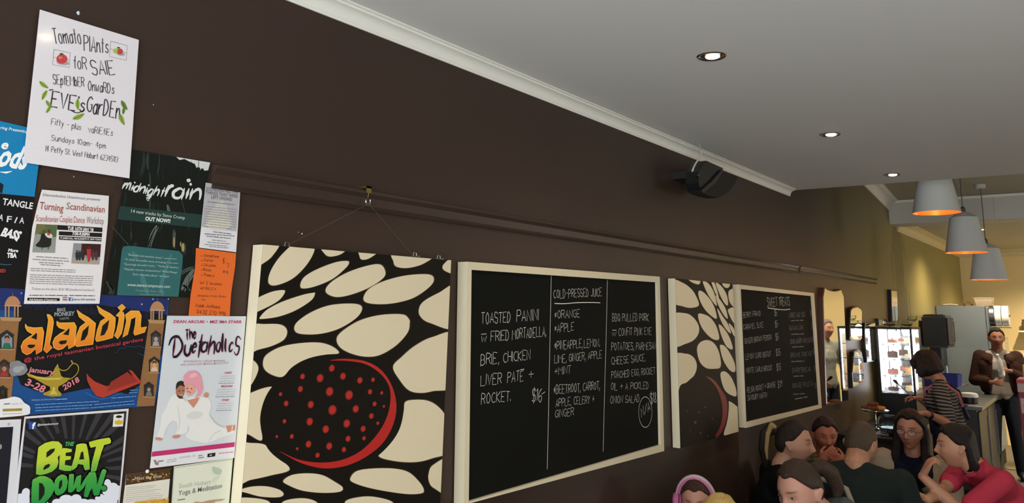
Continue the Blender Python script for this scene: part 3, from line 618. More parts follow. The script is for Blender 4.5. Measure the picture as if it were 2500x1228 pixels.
s.poly([(778, 820), (800, 850), (860, 900), (960, 940), (1090, 900), (1200, 850), (1160, 790), (1195, 800), (1280, 905), (1150, 960), (1040, 1000), (930, 1045), (870, 1030), (820, 960), (785, 890)], '#a83a2c', 13, 'picture'); s.poly([(1000, 900), (1150, 810), (1245, 895), (1080, 950), (960, 990)], '#8c2f26', 14, 'picture')
s.line([(775, 1000), (850, 1040), (920, 1060), (1000, 1040), (1100, 1000)], 5, '#3b6fb4', 13, 'picture', False, True)
for pts in ([(1065, 625), (1090, 590), (1130, 600), (1150, 570), (1200, 590), (1270, 570), (1330, 610)], [(1070, 1060 - 430), (1040, 640)], [(1500, 500), (1530, 540), (1560, 530)], [(1250, 640), (1290, 660), (1320, 655)]): s.line(pts, 5, '#26436f', 4, 'picture', False, True)
# title: brush-cut letters with counters
GO = gradz('poster_title_orange', ((0, '#d8621f'), (.45, '#e08a22'), (1, '#e89a2a')), atx(0, 866).z, atx(0, 768).z)
def glyph(outer, holes):
    s.nx()
    s.poly(outer, '', 16, 'title_lettering', cl=False, m=GO)
    c = (sum(p[0] for p in outer)/len(outer), sum(p[1] for p in outer)/len(outer))
    s.line(outer + [outer[0]], 5, '#e8c050', 17, 'title_lettering')
    for h in holes: s.poly(h, '#101114', 17, 'title_lettering', cl=False); s.line(h + [h[0]], 3.5, '#d8a040', 18, 'title_lettering')
glyph([(222, 375), (240, 400), (300, 410), (375, 405), (390, 450), (382, 520), (370, 620), (320, 650), (316, 600), (270, 640), (235, 655), (195, 630), (182, 580), (205, 530), (250, 495), (290, 470), (240, 440), (222, 405)], [[(330, 470), (325, 520), (270, 500), (322, 452)], [(318, 560), (300, 590), (265, 600), (235, 580), (250, 560)]])
glyph([(418, 288), (445, 292), (470, 320), (478, 360), (465, 450), (440, 560), (465, 590), (415, 638), (388, 610), (400, 560), (418, 440), (432, 340)], [])
glyph([(507, 350), (530, 365), (600, 365), (665, 362), (685, 400), (680, 450), (665, 575), (615, 600), (608, 560), (560, 600), (520, 610), (480, 590), (470, 545), (490, 500), (540, 460), (590, 430), (530, 410), (508, 385)], [[(625, 430), (615, 480), (560, 470), (618, 412)], [(605, 520), (590, 555), (545, 565), (520, 545), (540, 525)]])
glyph([(690, 248), (730, 280), (800, 320), (860, 370), (850, 460), (835, 560), (760, 570), (690, 580), (668, 560), (690, 470), (720, 400), (770, 360), (710, 310)], [[(740, 440), (800, 385), (790, 470), (760, 520), (720, 530)]])
glyph([(872, 208), (920, 245), (990, 280), (1040, 320), (1035, 400), (1015, 500), (940, 520), (870, 535), (858, 515), (875, 430), (905, 350), (950, 320), (895, 275)], [[(920, 390), (985, 335), (970, 420), (940, 475), (900, 485)]])
glyph([(1062, 225), (1100, 195), (1132, 225), (1095, 265)], [])
glyph([(1045, 300), (1080, 262), (1110, 268), (1122, 300), (1108, 400), (1095, 460), (1060, 510), (1030, 480), (1050, 440), (1070, 350), (1072, 310)], [])
glyph([(1132, 290), (1180, 255), (1255, 258), (1275, 300), (1268, 380), (1270, 410), (1325, 400), (1305, 450), (1215, 478), (1205, 455), (1220, 380), (1225, 310), (1205, 320), (1180, 330), (1168, 400), (1150, 470), (1105, 498), (1120, 440), (1140, 350)], [])
R_ = '#b53a4c'
s.text('@ the royal tasmanian botanical gardens', (212, 722), (1292, 528), 34, R_, 14, .012)
s.text('BIG', (510, 262), (587, 258), 30, '#8d9298', 14, .04); s.text('MONKEY', (486, 306), (670, 296), 38, '#8d9298', 14, .04); s.text('THEATRE', (532, 340), (620, 330), 20, '#7d8288', 14, .02)
P_ = '#cf7a86'
s.text('january', (250, 808), (480, 836), 46, P_, 16, .03); s.text('3-28', (215, 925), (385, 1000), 62, P_, 16, .03); s.text('2018', (575, 978), (718, 895), 52, P_, 16, .03)
s.text('Written & Directed by', (275, 1074), (500, 1062), 16, '#8fb0d8', 14, 0, .2); s.greek((505, 1064), (610, 1058), 14, '#8fb0d8', 14)
for A, B in (((310, 1112), (900, 1080)), ((312, 1140), (830, 1112)), ((850, 1110), (1210, 1076)), ((312, 1166), (800, 1140)), ((815, 1140), (1215, 1104)), ((1175, 980), (1245, 976)), ((1165, 1004), (1240, 998)), ((1005, 1052), (1230, 1034))): s.greek(A, B, 13, '#6f9acb', 14)
s.done()
# -- Duetaholics poster
s = Sheet('poster', 'pale show poster with pink band and couple in white, right of the theatre poster', 'poster', [(247, 55), (1232, 62), (1085, 1830), (30, 1962)], 3, '#ccd2da', (360, 760, 5.115), rough=.35)
s.q = [s.w(p) for p in ((247, 55), (1240, 62), (1085, 1830), (30, 1962))]
s.text('DEAN ARCURI', (320, 145), (705, 148), 36, '#c23a6c', 3, .03, .15); s.text('&', (735, 138), (752, 138), 20, '#c23a6c', 3, .02); s.text('MIZ IMA STARR', (775, 148), (1175, 148), 36, '#c23a6c', 3, .03, .15)
D1, D2 = '#1f1220', '#b04070'
s.hand('The', (470, 365), (600, 330), 130, D1, .17, 6, .15, taper=True, shear=.1, shadow=(D2, .035))
s.hand('D', (310, 560), (430, 560), 240, D1, .12, 6, .1, taper=True, shadow=(D2, .03)); s.line([(262, 430), (290, 340), (350, 305), (400, 320)], 32, D1, 6, 'lettering', True, True); s.line([(310, 575), (370, 580), (430, 460)], 18, D1, 6, 'lettering', True, True)
s.q = [s.w(p) for p in ((247, 55), (1240, 62), (1085, 1830), (30, 1962))]
for c_, x0_, x1_, y_, h_, w_ in (('u', 448, 522, 545, 205, .17), ('e', 545, 592, 515, 190, .15), ('t', 602, 655, 570, 290, .12), ('a', 655, 730, 505, 190, .17), ('h', 752, 822, 535, 240, .12), ('o', 848, 895, 505, 180, .14), ('l', 925, 928, 505, 235, .12), ('i', 962, 970, 505, 170, .15), ('c', 1008, 1052, 505, 185, .13), ('S', 1070, 1130, 545, 225, .10)):
    if c_ in 'li': s.line([(x0_+12, y_-h_), (x0_, y_-h_*.4), (x1_, y_)], 34 if c_ == 'l' else 26, D1, 6, 'lettering', True, True); s.line([(x0_+18, y_-h_+8), (x0_+6, y_-h_*.4+8), (x1_+6, y_+6)], 34 if c_ == 'l' else 26, D2, 5, 'lettering', True, True)
    else: s.hand(c_, (x0_, y_), (x1_, y_), h_, D1, w_, 6, .12, taper=True, shadow=(D2, .03), shear=.06)
s.text('ENTANGLED IN A SEXLESS MARRIAGE,', (448, 637), (968, 628), 24, '#b98f9c', 3, .01); s.text('AND LOVING EVERY MUSICAL MINUTE OF IT!', (408, 680), (1008, 656), 24, '#b98f9c', 3, .01)
for t, y, x0, x1 in (('HOBART', 780, 960, 1052), ('MELBOURNE', 948, 918, 1058), ('SYDNEY', 1120, 926, 1018)):
    s.text(t, (x0, y), (x1, y-2), 24, '#c23a6c', 3, .03)
    for i in range(4): s.greek((x0-50-i*8, y+34+i*30), (x1+48-i*6, y+28+i*30), 9 if i < 3 else 13, '#a3a8b4' if i < 3 else '#7d8290', 3)
s.zm(0, 780, 2.74)
s.poly([(1018, 885), (1570, 820), (1567, 852), (1012, 918)], '#b8326e', 2); s.poly([(1012, 918), (1567, 852), (1562, 925), (1003, 995)], '#dcdce2', 2)
W1, W2, SK = '#dfe0e0', '#c3c7cb', '#c58a76'
s.poly([(1130, 540), (1165, 500), (1215, 520), (1245, 560), (1255, 640), (1252, 745), (1205, 770), (1160, 785), (1185, 740), (1180, 690), (1150, 680), (1110, 730), (1092, 792), (1048, 790), (1070, 720), (1080, 640), (1110, 590)], W1, 3, 'picture', smooth=True)
s.line([(1185, 570), (1205, 680), (1190, 745)], 6, W2, 4, 'picture', True, True); s.line([(1100, 690), (1090, 780)], 5, W2, 4, 'picture', True)
s.ell((1205, 478), 30, 48, '#a8705a', 4, 6, 'picture'); s.poly([(1175, 470), (1180, 425), (1210, 410), (1236, 425), (1238, 450), (1205, 440), (1186, 455)], '#2a2220', 5, 'picture', smooth=True); s.poly([(1178, 505), (1195, 528), (1225, 530), (1215, 515)], '#4a342c', 5, 'picture')
for q in ((1196, 478), (1222, 476)): s.ell(q, 6, 3.5, '#3a2822', 6, 0, 'picture', 8)
s.line([(1198, 505), (1218, 503)], 4, '#d8c8c0', 6, 'picture')
s.poly([(1230, 370), (1265, 345), (1310, 345), (1340, 375), (1350, 420), (1355, 470), (1335, 505), (1300, 530), (1320, 480), (1290, 440), (1250, 430), (1230, 440), (1226, 400)], '#dc98a8', 6, 'picture', smooth=True); s.ell((1290, 375), 26, 14, '#e6b0bc', 7, -20, 'picture')
s.poly([(1234, 445), (1255, 425), (1290, 440), (1305, 475), (1290, 500), (1262, 512), (1245, 490)], '#d8a090', 5, 'picture', smooth=True); s.line([(1248, 478), (1275, 490)], 4, '#a84858', 7, 'picture'); s.ell((1250, 460), 6, 4, '#5a3a3a', 7, 0, 'picture', 8); s.ell((1278, 463), 6, 4, '#5a3a3a', 7, 0, 'picture', 8)
s.poly([(1238, 560), (1275, 520), (1340, 515), (1395, 530), (1410, 580), (1400, 640), (1445, 700), (1500, 720), (1560, 735), (1555, 760), (1480, 790), (1385, 825), (1290, 810), (1240, 780), (1262, 740), (1250, 690), (1232, 640)], W1, 4, 'picture', smooth=True)
s.poly([(1250, 540), (1335, 520), (1318, 555), (1292, 592), (1272, 570)], SK, 5, 'picture'); s.ell((1378, 505), 17, 18, SK, 5, 30, 'picture'); s.ell((1060, 798), 25, 11, SK, 5, 8, 'picture'); s.ell((1178, 782), 28, 12, SK, 5, -8, 'picture')
s.poly([(1510, 712), (1572, 705), (1570, 740), (1520, 755)], SK, 5, 'picture'); s.line([(1552, 708), (1548, 748)], 5, '#eee8e4', 6, 'picture')
s.ell((1300, 640), 55, 24, '#d0d2d2', 5, -8, 'picture'); s.line([(1400, 640), (1440, 700), (1500, 725)], 7, W2, 5, 'picture', True, True); s.line([(1390, 820), (1430, 760), (1480, 740)], 6, W2, 5, 'picture', True, True); s.line([(1450, 800), (1490, 760)], 5, W2, 5, 'picture', True)
s.poly([(1025, 940), (1040, 938), (1050, 960), (1062, 936), (1058, 975), (1038, 972)], '#8d7a80', 4, 'lettering'); s.greek((1062, 952), (1092, 948), 12, '#4a4a50', 4); s.greek((1115, 945), (1178, 934), 12, '#aeb2b6', 4, 2, (0, 14)); s.greek((1200, 930), (1305, 916), 22, '#bcc6cc', 4); s.greek((1325, 916), (1362, 910), 16, '#8d9298', 4, 2, (0, 15))
s.poly([(1387, 898), (1440, 890), (1437, 915), (1385, 922)], '#1c1a1e', 4); s.text('nt', (1400, 912), (1415, 910), 11, '#e8e8ea', 5, .02); s.greek((1462, 898), (1558, 888), 9, '#b86a84', 4)
s.done()
# -- Beat Down poster
zb = (0, 960, 4.582)
s = Sheet('poster', 'black poster with lime green graffiti title over white clouds, bottom left', 'poster', [(275, 262), (1440, 172), (1330, 1330), (145, 1345)], 3, '#d4d4dc', zb, rough=.35, wob=[(275, 262), (1440, 172), (1385, 780), (1325, 1345), (145, 1345), (208, 780)])
s.q = [s.w(p) for p in ((288, 285), (1415, 200), (1312, 1340), (178, 1345))]
s.poly([(288, 285), (1415, 200), (1312, 1340), (178, 1345)], '#17171a', 1)
random.seed(5)
for a in range(-178, 10, 11):
    a0 = math.radians(a + random.uniform(-2, 2)); a1 = a0 + math.radians(random.uniform(3.5, 5.5)); r0 = random.uniform(330, 460); C_ = (800, 850)
    s.poly([(C_[0]+r0*math.cos(a0), C_[1]+r0*math.sin(a0)), (C_[0]+1300*math.cos(a0), C_[1]+1300*math.sin(a0)), (C_[0]+1300*math.cos(a1), C_[1]+1300*math.sin(a1)), (C_[0]+r0*math.cos(a1), C_[1]+r0*math.sin(a1))], '#34343a', 2)
s.poly([(320, 325), (400, 320), (404, 395), (322, 402)], '#2b4a9c', 3); s.text('f', (352, 396), (386, 394), 66, '#e8ecf6', 4, .05); s.text('@thebeatdowntassie', (415, 365), (650, 348), 24, '#c9c9cd', 4, .02)
s.poly([(1270, 238), (1386, 226), (1374, 370), (1258, 376)], '#dcdcd8', 3); s.ell((1325, 328), 48, 22, '#c9b22a', 4); s.poly([(1290, 330), (1280, 300), (1310, 315), (1325, 290), (1340, 312), (1368, 300), (1360, 335)], '#c9b22a', 5); s.poly([(1290, 262), (1320, 246), (1350, 250), (1366, 262), (1345, 275), (1305, 276)], '#1c1a16', 5)
s.q = [s.w(p) for p in ((288, 285), (1415, 200), (1312, 1340), (178, 1345))]
for q in ((230, 1190, 60, 70), (290, 1120, 50, 60), (330, 1200, 70, 60), (220, 1290, 90, 80), (640, 1220, 60, 40), (740, 1190, 80, 55), (850, 1180, 60, 50), (930, 1220, 70, 40), (1020, 1220, 60, 36), (1120, 1180, 60, 55), (1200, 1090, 60, 60), (1200, 1010, 40, 50), (1260, 1050, 60, 50), (1310, 1090, 60, 60), (1250, 1150, 90, 70), (1160, 1240, 120, 60), (480, 1240, 60, 50), (700, 1290, 330, 70)):
    s.ell(q[:2], q[2], q[3], '#d6dae8', 4, 0, 'cloud_print')
BG = gradz('poster_title_green', ((0, '#1f8a3c'), (.28, '#3d9e40'), (.5, '#86b83a'), (.62, '#b4c832'), (1, '#bccb34')), atx(60, 1228).z, atx(60, 1070).z)
def gf(outer, holes=(), sm=True):
    s.nx()
    c = (sum(p[0] for p in outer)/len(outer), sum(p[1] for p in outer)/len(outer))
    s.line(outer + [outer[0]], 36, '#101410', 6, 'title_outline')
    for q in outer: s.ell(q, 17, 17, '#101410', 6, 0, 'title_outline', 12)
    s.poly(outer, '', 8, 'title_lettering', cl=False, m=BG)
    for h in holes: s.poly(h, '#121512', 9, 'title_lettering', cl=False)
gf([(430, 600), (500, 555), (580, 535), (650, 540), (690, 580), (692, 640), (665, 690), (640, 715), (650, 770), (630, 830), (580, 875), (500, 905), (440, 915), (398, 905), (402, 800), (415, 690), (422, 620)], [[(515, 660), (560, 625), (610, 615), (600, 650), (560, 690), (512, 720)], [(480, 835), (500, 805), (540, 788), (558, 800), (540, 830), (480, 860)]])
gf([(668, 660), (700, 612), (740, 615), (800, 625), (795, 655), (730, 665), (728, 700), (790, 705), (785, 740), (725, 750), (720, 800), (800, 815), (792, 868), (720, 868), (655, 850), (660, 760)])
gf([(850, 575), (900, 560), (960, 565), (975, 620), (995, 740), (1000, 850), (945, 862), (925, 800), (870, 790), (850, 830), (800, 865), (795, 820), (825, 720), (840, 640)], [[(900, 660), (925, 650), (935, 738), (880, 742)]])
gf([(990, 545), (1100, 515), (1220, 495), (1238, 530), (1232, 560), (1160, 578), (1130, 660), (1100, 760), (1070, 870), (1010, 880), (1020, 790), (1045, 690), (1070, 595), (1010, 610), (995, 580)])
gf([(360, 965), (440, 925), (500, 925), (570, 960), (605, 1020), (600, 1090), (560, 1160), (490, 1230), (420, 1270), (345, 1260), (345, 1150), (350, 1040)], [[(432, 1000), (470, 1010), (495, 1060), (490, 1130), (450, 1190), (428, 1200), (430, 1100)]])
gf([(640, 930), (690, 905), (740, 925), (755, 990), (740, 1070), (700, 1120), (640, 1145), (610, 1120), (598, 1040), (610, 970)], [[(660, 985), (690, 965), (690, 1030), (665, 1075), (650, 1060)]])
gf([(770, 905), (820, 900), (822, 960), (815, 1040), (850, 930), (905, 910), (895, 1040), (940, 960), (1000, 880), (1010, 900), (930, 1060), (880, 1105), (850, 1100), (850, 1050), (800, 1110), (755, 1105), (760, 1000)])
gf([(990, 885), (1060, 880), (1075, 930), (1080, 1030), (1130, 870), (1150, 845), (1188, 860), (1160, 960), (1125, 1060), (1100, 1140), (1045, 1145), (1025, 1060), (1000, 1100), (975, 1165), (930, 1155), (950, 1040)])
s.ell((1155, 1062), 42, 40, '#101410', 6, 0, 'title_outline'); s.ell((1155, 1062), 32, 30, '', 8, 0, 'title_lettering', 14, m=BG)
s.poly([(180, 1345), (180, 1270), (260, 1200), (330, 1180), (420, 1230), (620, 1230), (760, 1190), (900, 1215), (1100, 1200), (1210, 1120), (1312, 1080), (1312, 1345)], '#d6dae8', 3, 'cloud_print')
s.text('THE', (715, 590), (815, 584), 44, '#3fa050', 9, .05, .15)
s.done()
# -- poster at far left bottom
s = Sheet('poster', 'white bordered dark poster cut by the bottom left corner of the photo', 'poster', [(-60, 302), (238, 290), (160, 1345), (-80, 1345)], 2, '#cfd0d8', zb, rough=.4)
s.poly([(-60, 385), (148, 375), (62, 1345), (-80, 1345)], '#181926', 1, cl=False); s.line([(85, 345), (98, 332), (112, 345), (98, 360), (85, 345)], 6, '#8d9096', 2, 'lettering'); s.ell((4, 598), 16, 28, '#8d9088', 2, 0, 'lettering')
s.done()
# -- bees flyer and yoga flyer
zy = (290, 1000, 5.385)
s = Sheet('flyer', 'small flyer about bees with a honeycomb photo strip along its top', 'flyer', [(100, 850), (722, 765), (650, 1420), (30, 1430)], 1, '#d9d6cc', zy)
s.poly([(100, 850), (722, 765), (700, 905), (85, 995)], '#4a3420', 1, 'picture')
for i in range(34): s.ell((120+i*17+random.uniform(-8, 8), 925-i*2.4+random.uniform(-55, 45)), random.uniform(8, 20), random.uniform(6, 12), random.choice(('#a87c34', '#6a4a22', '#c8a050', '#2a1c12', '#8a6228')), 2, random.uniform(-30, 30), 'picture', 8)
s.poly([(682, 772), (722, 766), (655, 1420), (628, 1420)], '#1c1a18', 3); s.text('Meet the Bees', (205, 930), (560, 890), 46, '#c8c2b0', 4)
for i in range(8): s.greek((100-i*3, 1030+i*26), (random.uniform(420, 620), 1000+i*25), 11, '#b0ada4', 2)
s.poly([(210, 1215), (655, 1165), (640, 1430), (100, 1430)], '#c9953a', 3, 'picture')
for i in range(14): s.ell((260+i*28, 1215-i*2+random.uniform(-20, 60)), 16, 12, random.choice(('#dcae58', '#b07a28', '#e8c070')), 4, 0, 'picture', 8)
s.done()
p = atx(290+362/5.385, 1000+808/5.385); g = MB(); g.ball((.004, p.y, p.z), .0042, mat('white_pin_plastic', '#d8d6d0', rough=.3), 10); tag(g.build('push_pin', smooth=True), 'white push pin head above the bees flyer', 'pin')
s = Sheet('flyer', 'cream yoga and meditation flyer in a thin black border, beside the left painting', 'flyer', [(728, 738), (1507, 625), (1440, 1420), (680, 1420)], 2, '#d9dccc', zy)
s.line([(728, 742), (1503, 630), (1436, 1430)], 11, '#26302a', 2); s.line([(740, 765), (1488, 652)], 5, '#7f8a80', 2); s.line([(732, 742), (684, 1420)], 5, '#a4aaa0', 2)
s.text('South Hobart', (785, 1035), (1205, 978), 62, '#b3bab0', 3); s.text('Yoga & Meditation', (778, 1130), (1352, 1030), 66, '#66706a', 3, .004)
s.poly([(1228, 750), (1290, 765), (1350, 795), (1330, 850), (1270, 848), (1235, 820)], '#b4c0ae', 2, 'picture', smooth=True); s.line([(1290, 850), (1290, 900), (1240, 970)], 6, '#c3ccba', 2, 'picture', False, True); s.poly([(1240, 900), (1330, 860), (1300, 920), (1230, 950)], '#ccd3c4', 2, 'picture', smooth=True)
s.line([(770, 1190), (870, 1175)], 12, '#66706a', 2, 'lettering'); s.poly([(1090, 1215), (1200, 1190), (1390, 1175), (1340, 1200), (1250, 1225), (1150, 1430), (1000, 1430), (980, 1230)], '#b59274', 2, 'picture', smooth=True)
s.done()
# ---------------------------------------------------------------- paintings on canvas
random.seed(11)
M_canv = mat('cream_canvas_edge', '#e2d9bd', rough=.6, var=.04)
def painting(label, corners, D, zoom, blobs, cres, dots, redc, dotc, blobc, X):
    s = Sheet('painting', '', '', corners, 0, '#000000', zoom, X=X, base=False)
    y0, y1, z0, z1 = None, None, None, None
    q = s.q
    n = 4; g = MB(); g.add([(.004, y, z) for y, z in q] + [(X, y, z) for y, z in q], [list(range(4)), [7, 6, 5, 4]] + [(i, 4+i, 4+(i+1) % 4, (i+1) % 4) for i in range(4)], M_canv)
    s.root = tag(g.build('painting'), label, 'painting', None)
    s.raw(s.q, '#17130f', 1, 'painted_ground', m=mat('black_paint', '#120f0c', rough=.55, spec=.2, var=.1, scale=3))
    mb_ = mat(blobc[0], blobc[1], rough=.5, var=.03, scale=2)
    md = mat('brown_paint_bleed', '#4e3d2c', rough=.6, var=0)
    for bl in blobs:
        s.nx()
        cxx = sum(p[0] for p in bl)/len(bl); cyy = sum(p[1] for p in bl)/len(bl)
        s.poly([(cxx+(p[0]-cxx)*1.012+ (1.5 if p[0] > cxx else -1.5), cyy+(p[1]-cyy)*1.012 + (1.5 if p[1] > cyy else -1.5)) for p in bl], '', 2, 'painted_pebble', smooth=True, n=6, m=md)
        s.poly(bl, '', 3, 'painted_pebble', smooth=True, n=6, m=mb_)
    s.poly([(x, y) for x, y in cres[0]], '', 4, 'painted_ball', smooth=True, n=6, m=mat('black_paint', '#1a1611'))
    s.poly(cres[1], '', 5, 'painted_ball', smooth=True, n=5, m=mat(*redc, rough=.45, var=.08, scale=6))
    for d in dots:
        s.nx(); x, y, r = d[0], d[1], d[2]*.84; s.ell((x, y), r*1.0, r*1.25, '', 5, 15, 'painted_dot', 14, m=mat(dotc[0]+'_edge', dotc[2], rough=.5, var=0)); s.ell((x, y), r*.75, r*.95, '', 6, 15, 'painted_dot', 14, m=mat(dotc[0], dotc[1], rough=.5, var=.05))
    s.done(); return s
B1 = [[(60,20),(190,20),(160,85),(110,125),(60,160)],[(355,40),(330,110),(260,185),(180,220),(143,210),(150,160),(190,95),(250,35),(300,10)],[(390,40),(500,45),(480,75),(430,88),(402,75)],[(565,55),(650,60),(610,95),(575,102),(563,85)],[(725,70),(900,80),(860,120),(790,140),(735,135),(720,110)],[(948,130),(985,95),(1010,100),(1010,165),(960,155)],
 [(515,115),(500,140),(440,190),(360,225),(300,235),(290,215),(310,180),(370,145),(450,115),(500,108)],[(683,160),(670,190),(610,230),(530,262),(460,275),(415,260),(408,235),(440,200),(510,160),(600,130),(660,125)],[(907,190),(890,225),(820,275),(740,300),(660,308),(595,300),(582,275),(610,235),(680,200),(780,175),(880,170)],[(1010,225),(930,255),(860,295),(838,330),(845,365),(890,395),(1010,415)],
 [(217,255),(190,290),(130,325),(60,350),(60,300),(100,275),(160,250),(210,243)],[(357,258),(340,290),(270,335),(190,365),(110,376),(105,365),(140,330),(210,295),(300,265),(345,256)],[(575,325),(550,370),(470,420),(380,445),(290,445),(262,425),(275,390),(340,345),(430,312),(540,306)],[(795,395),(785,440),(730,500),(650,545),(570,548),(490,520),(458,480),(475,440),(560,385),(660,358),(760,355),(790,375)],
 [(40,412),(130,400),(200,403),(228,430),(215,470),(160,500),(90,520),(40,540)],[(1010,450),(900,460),(820,500),(760,550),(718,598),(750,660),(790,705),(840,718),(900,710),(1010,675)],[(117,575),(135,540),(200,505),(290,488),(380,486),(440,505),(467,535),(400,542),(310,565),(250,600),(208,643),(160,635),(125,610)],[(40,560),(75,570),(95,600),(85,640),(55,690),(30,700)],
 [(30,750),(80,710),(160,692),(120,760),(103,840),(112,935),(60,915),(20,880)],[(0,960),(60,950),(130,960),(180,1010),(240,1072),(150,1100),(60,1120),(0,1130)],[(775,760),(820,750),(880,755),(930,785),(965,840),(990,980),(900,1020),(820,1038),(720,1032),(650,1005),(715,940),(755,860),(768,800)],[(990,1020),(905,1050),(883,1090),(885,1130),(910,1160),(990,1190)],
 [(522,1110),(550,1080),(620,1068),(720,1068),(790,1085),(840,1130),(860,1165),(850,1182),(790,1186),(700,1175),(600,1155),(530,1130)],[(210,1125),(250,1098),(320,1090),(390,1098),(450,1130),(485,1155),(470,1175),(390,1180),(300,1170),(235,1145)],[(5,1170),(60,1152),(130,1150),(190,1165),(212,1185),(190,1200),(110,1198),(40,1180)],[(-20,1215),(80,1205),(150,1228),(100,1290),(-20,1320)],[(205,1225),(300,1205),(370,1228),(380,1290),(240,1290)],[(495,1225),(560,1200),(640,1200),(720,1228),(700,1290),(540,1290)]]
ball = [(240,620),(310,565),(420,540),(540,545),(650,590),(730,670),(765,770),(750,880),(690,970),(600,1040),(480,1075),(350,1080),(250,1060),(150,990),(110,900),(108,800),(150,700)]
cres = [(425,568),(500,560),(590,572),(660,610),(710,680),(733,770),(720,860),(670,950),(590,1015),(500,1055),(400,1067),(300,1045),(230,1010),(195,988),(280,1026),(380,1040),(480,1028),(570,985),(640,915),(685,840),(705,760),(700,690),(660,630),(590,585),(500,570)]
dots = [(434,604,17),(299,642,14),(380,650,20),(486,641,17),(564,660,16),(625,657,11),(289,700,15),(424,712,22),(514,728,23),(611,713,13),(665,718,9),(197,724,10),(223,767,14),(337,772,18),(437,797,24),(545,792,18),(632,769,12),(675,780,7),(215,849,11),(332,851,19),(503,860,20),(617,825,14),(647,858,9),(406,886,19),(579,884,15),(180,920,8),(249,919,12),(509,930,15),(583,928,11),(326,955,17),(422,964,18),(274,976,8),(490,980,13),(368,1006,13)]
ZP1 = (580, 580, 1.894)
P1q = [(117, 32), (987, 105), (934, 1290), (10, 1290)]
painting('large painting of cream pebbles and a red dotted ball, between flyers and blackboard', P1q, .04, ZP1, B1, (ball, cres), dots, ('crimson_paint', '#b3201f'), ('crimson_dot_paint', '#b3251f', '#5c1a15'), ('cream_paint', '#ddd2b6'), .042)
B2 = [[(60,70),(130,85),(180,120),(215,165),(240,235),(190,255),(130,245),(60,210)],[(170,60),(245,66),(240,95),(200,85)],[(268,75),(300,85),(330,125),(350,175),(362,240),(335,215),(300,160),(275,105)],[(325,78),(345,85),(362,130),(376,190),(350,150)],[(355,85),(395,110),(430,170),(438,235),(415,225),(380,160)],[(400,88),(450,92),(440,118),(415,115)],[(445,140),(500,130),(500,250),(467,240),(445,200)],
 [(237,145),(265,145),(310,190),(345,250),(362,325),(330,315),(280,265),(245,200)],[(355,170),(395,215),(425,270),(435,330),(400,290),(370,230)],[(365,260),(400,310),(440,370),(457,430),(420,395),(385,330)],[(440,265),(500,260),(500,375),(475,355),(450,310)],[(60,310),(150,293),(200,320),(235,370),(240,420),(210,470),(150,500),(70,508)],[(235,300),(275,300),(320,325),(360,385),(378,465),(340,470),(290,430),(250,370)],
 [(375,370),(410,395),(450,460),(470,535),(430,520),(395,450)],[(227,540),(245,495),(290,475),(335,490),(370,540),(388,610),(385,660),(350,670),(290,665),(245,620)],[(385,510),(420,520),(460,580),(485,640),(485,690),(450,680),(410,620),(390,560)],[(70,590),(150,568),(200,590),(225,640),(215,700),(170,760),(80,850)],[(388,700),(420,690),(460,730),(490,800),(495,855),(460,850),(420,820),(395,760)],[(440,893),(490,920),(520,960),(520,1105),(415,1125),(430,1040),(440,960)],[(445,360),(478,400),(482,450),(455,400)]]
ball2 = [(100,830),(160,760),(230,705),(290,700),(350,730),(400,800),(440,880),(440,980),(420,1060),(360,1150),(240,1210),(100,1230)]
cres2 = [(285,722),(340,745),(390,810),(425,870),(435,950),(420,1040),(395,1100),(360,1140),(355,1120),(385,1060),(400,980),(395,900),(370,820),(330,760)]
dots2 = [(215,1035,11),(240,968,8),(283,933,7),(250,1108,8),(300,1130,7),(160,960,6),(330,1010,7),(180,1090,6)]
painting('narrower far painting of cream pebbles with a dark ball, between the two blackboards', [(78, 55), (470, 95), (510, 1098), (114, 1212)], .04, (1620, 660, 2.79), B2, (ball2, cres2), dots2, ('dark_crimson_paint', '#7c1a24'), ('dim_red_paint', '#6a1a18', '#3a1210'), ('cream_paint', '#ddd2b6'), .042)
# hooks, string and brass clips above the left painting
M_brass = mat('brass', '#a8925a', rough=.35, metal=.9); M_chr = mat('chrome', '#d4d4d4', rough=.12, metal=1)
p = atx(886, 458); g = MB(); g.box((.0, p.y-.010, p.z-.004), (.026, p.y+.010, p.z+.002), M_brass); g.box((.024, p.y-.010, p.z-.018), (.026, p.y+.010, p.z+.002), M_brass)
hk = tag(g.build('picture_hook'), 'brass hook clipped over the picture rail above the left painting', 'hook')
g = MB(); pts = [(.026, p.y-.002+.009*math.sin(t), p.z-.042-.010*math.cos(t)) for t in [-1.9+i*.4 for i in range(11)]]; g.tube([(.026, p.y-.001, p.z-.018), (.026, p.y-.004, p.z-.033)] , .0012, M_brass, 6); g.tube(pts, .0018, M_chr, 6); g.build('hook_wire', hk)
a = atx(708, 598, .03); c = atx(1012, 620, .03)
g = MB(); g.tube([(a.x-.01, a.y, a.z), (.029, p.y-.002, p.z-.050), (c.x-.01, c.y, c.z)], .0007, mat('thin_hanging_cord', '#5c4e42', rough=.7, var=0), 5); tag(g.build('hanging_cord'), 'thin cord running from the brass hook down to the left painting', 'cord')
for i, (px, py, nme) in enumerate(((706, 598, 'left end of the top of the left painting'), (1018, 622, 'cord end near the right of the left painting top'), (1076, 629, 'right end of the left painting top, furthest right'))):
    q = atx(px, py, .03); g = MB(); g.box((.006, q.y-.009, q.z-.006), (.036, q.y+.009, q.z-.003), M_chr); g.tube([(.022, q.y-.008, q.z-.004), (.022, q.y-.006, q.z+.007), (.022, q.y+.006, q.z+.007), (.022, q.y+.008, q.z-.004)], .0016, M_chr, 6)
    tag(g.build('canvas_clip'), 'small steel clip at the ' + nme, 'clip')
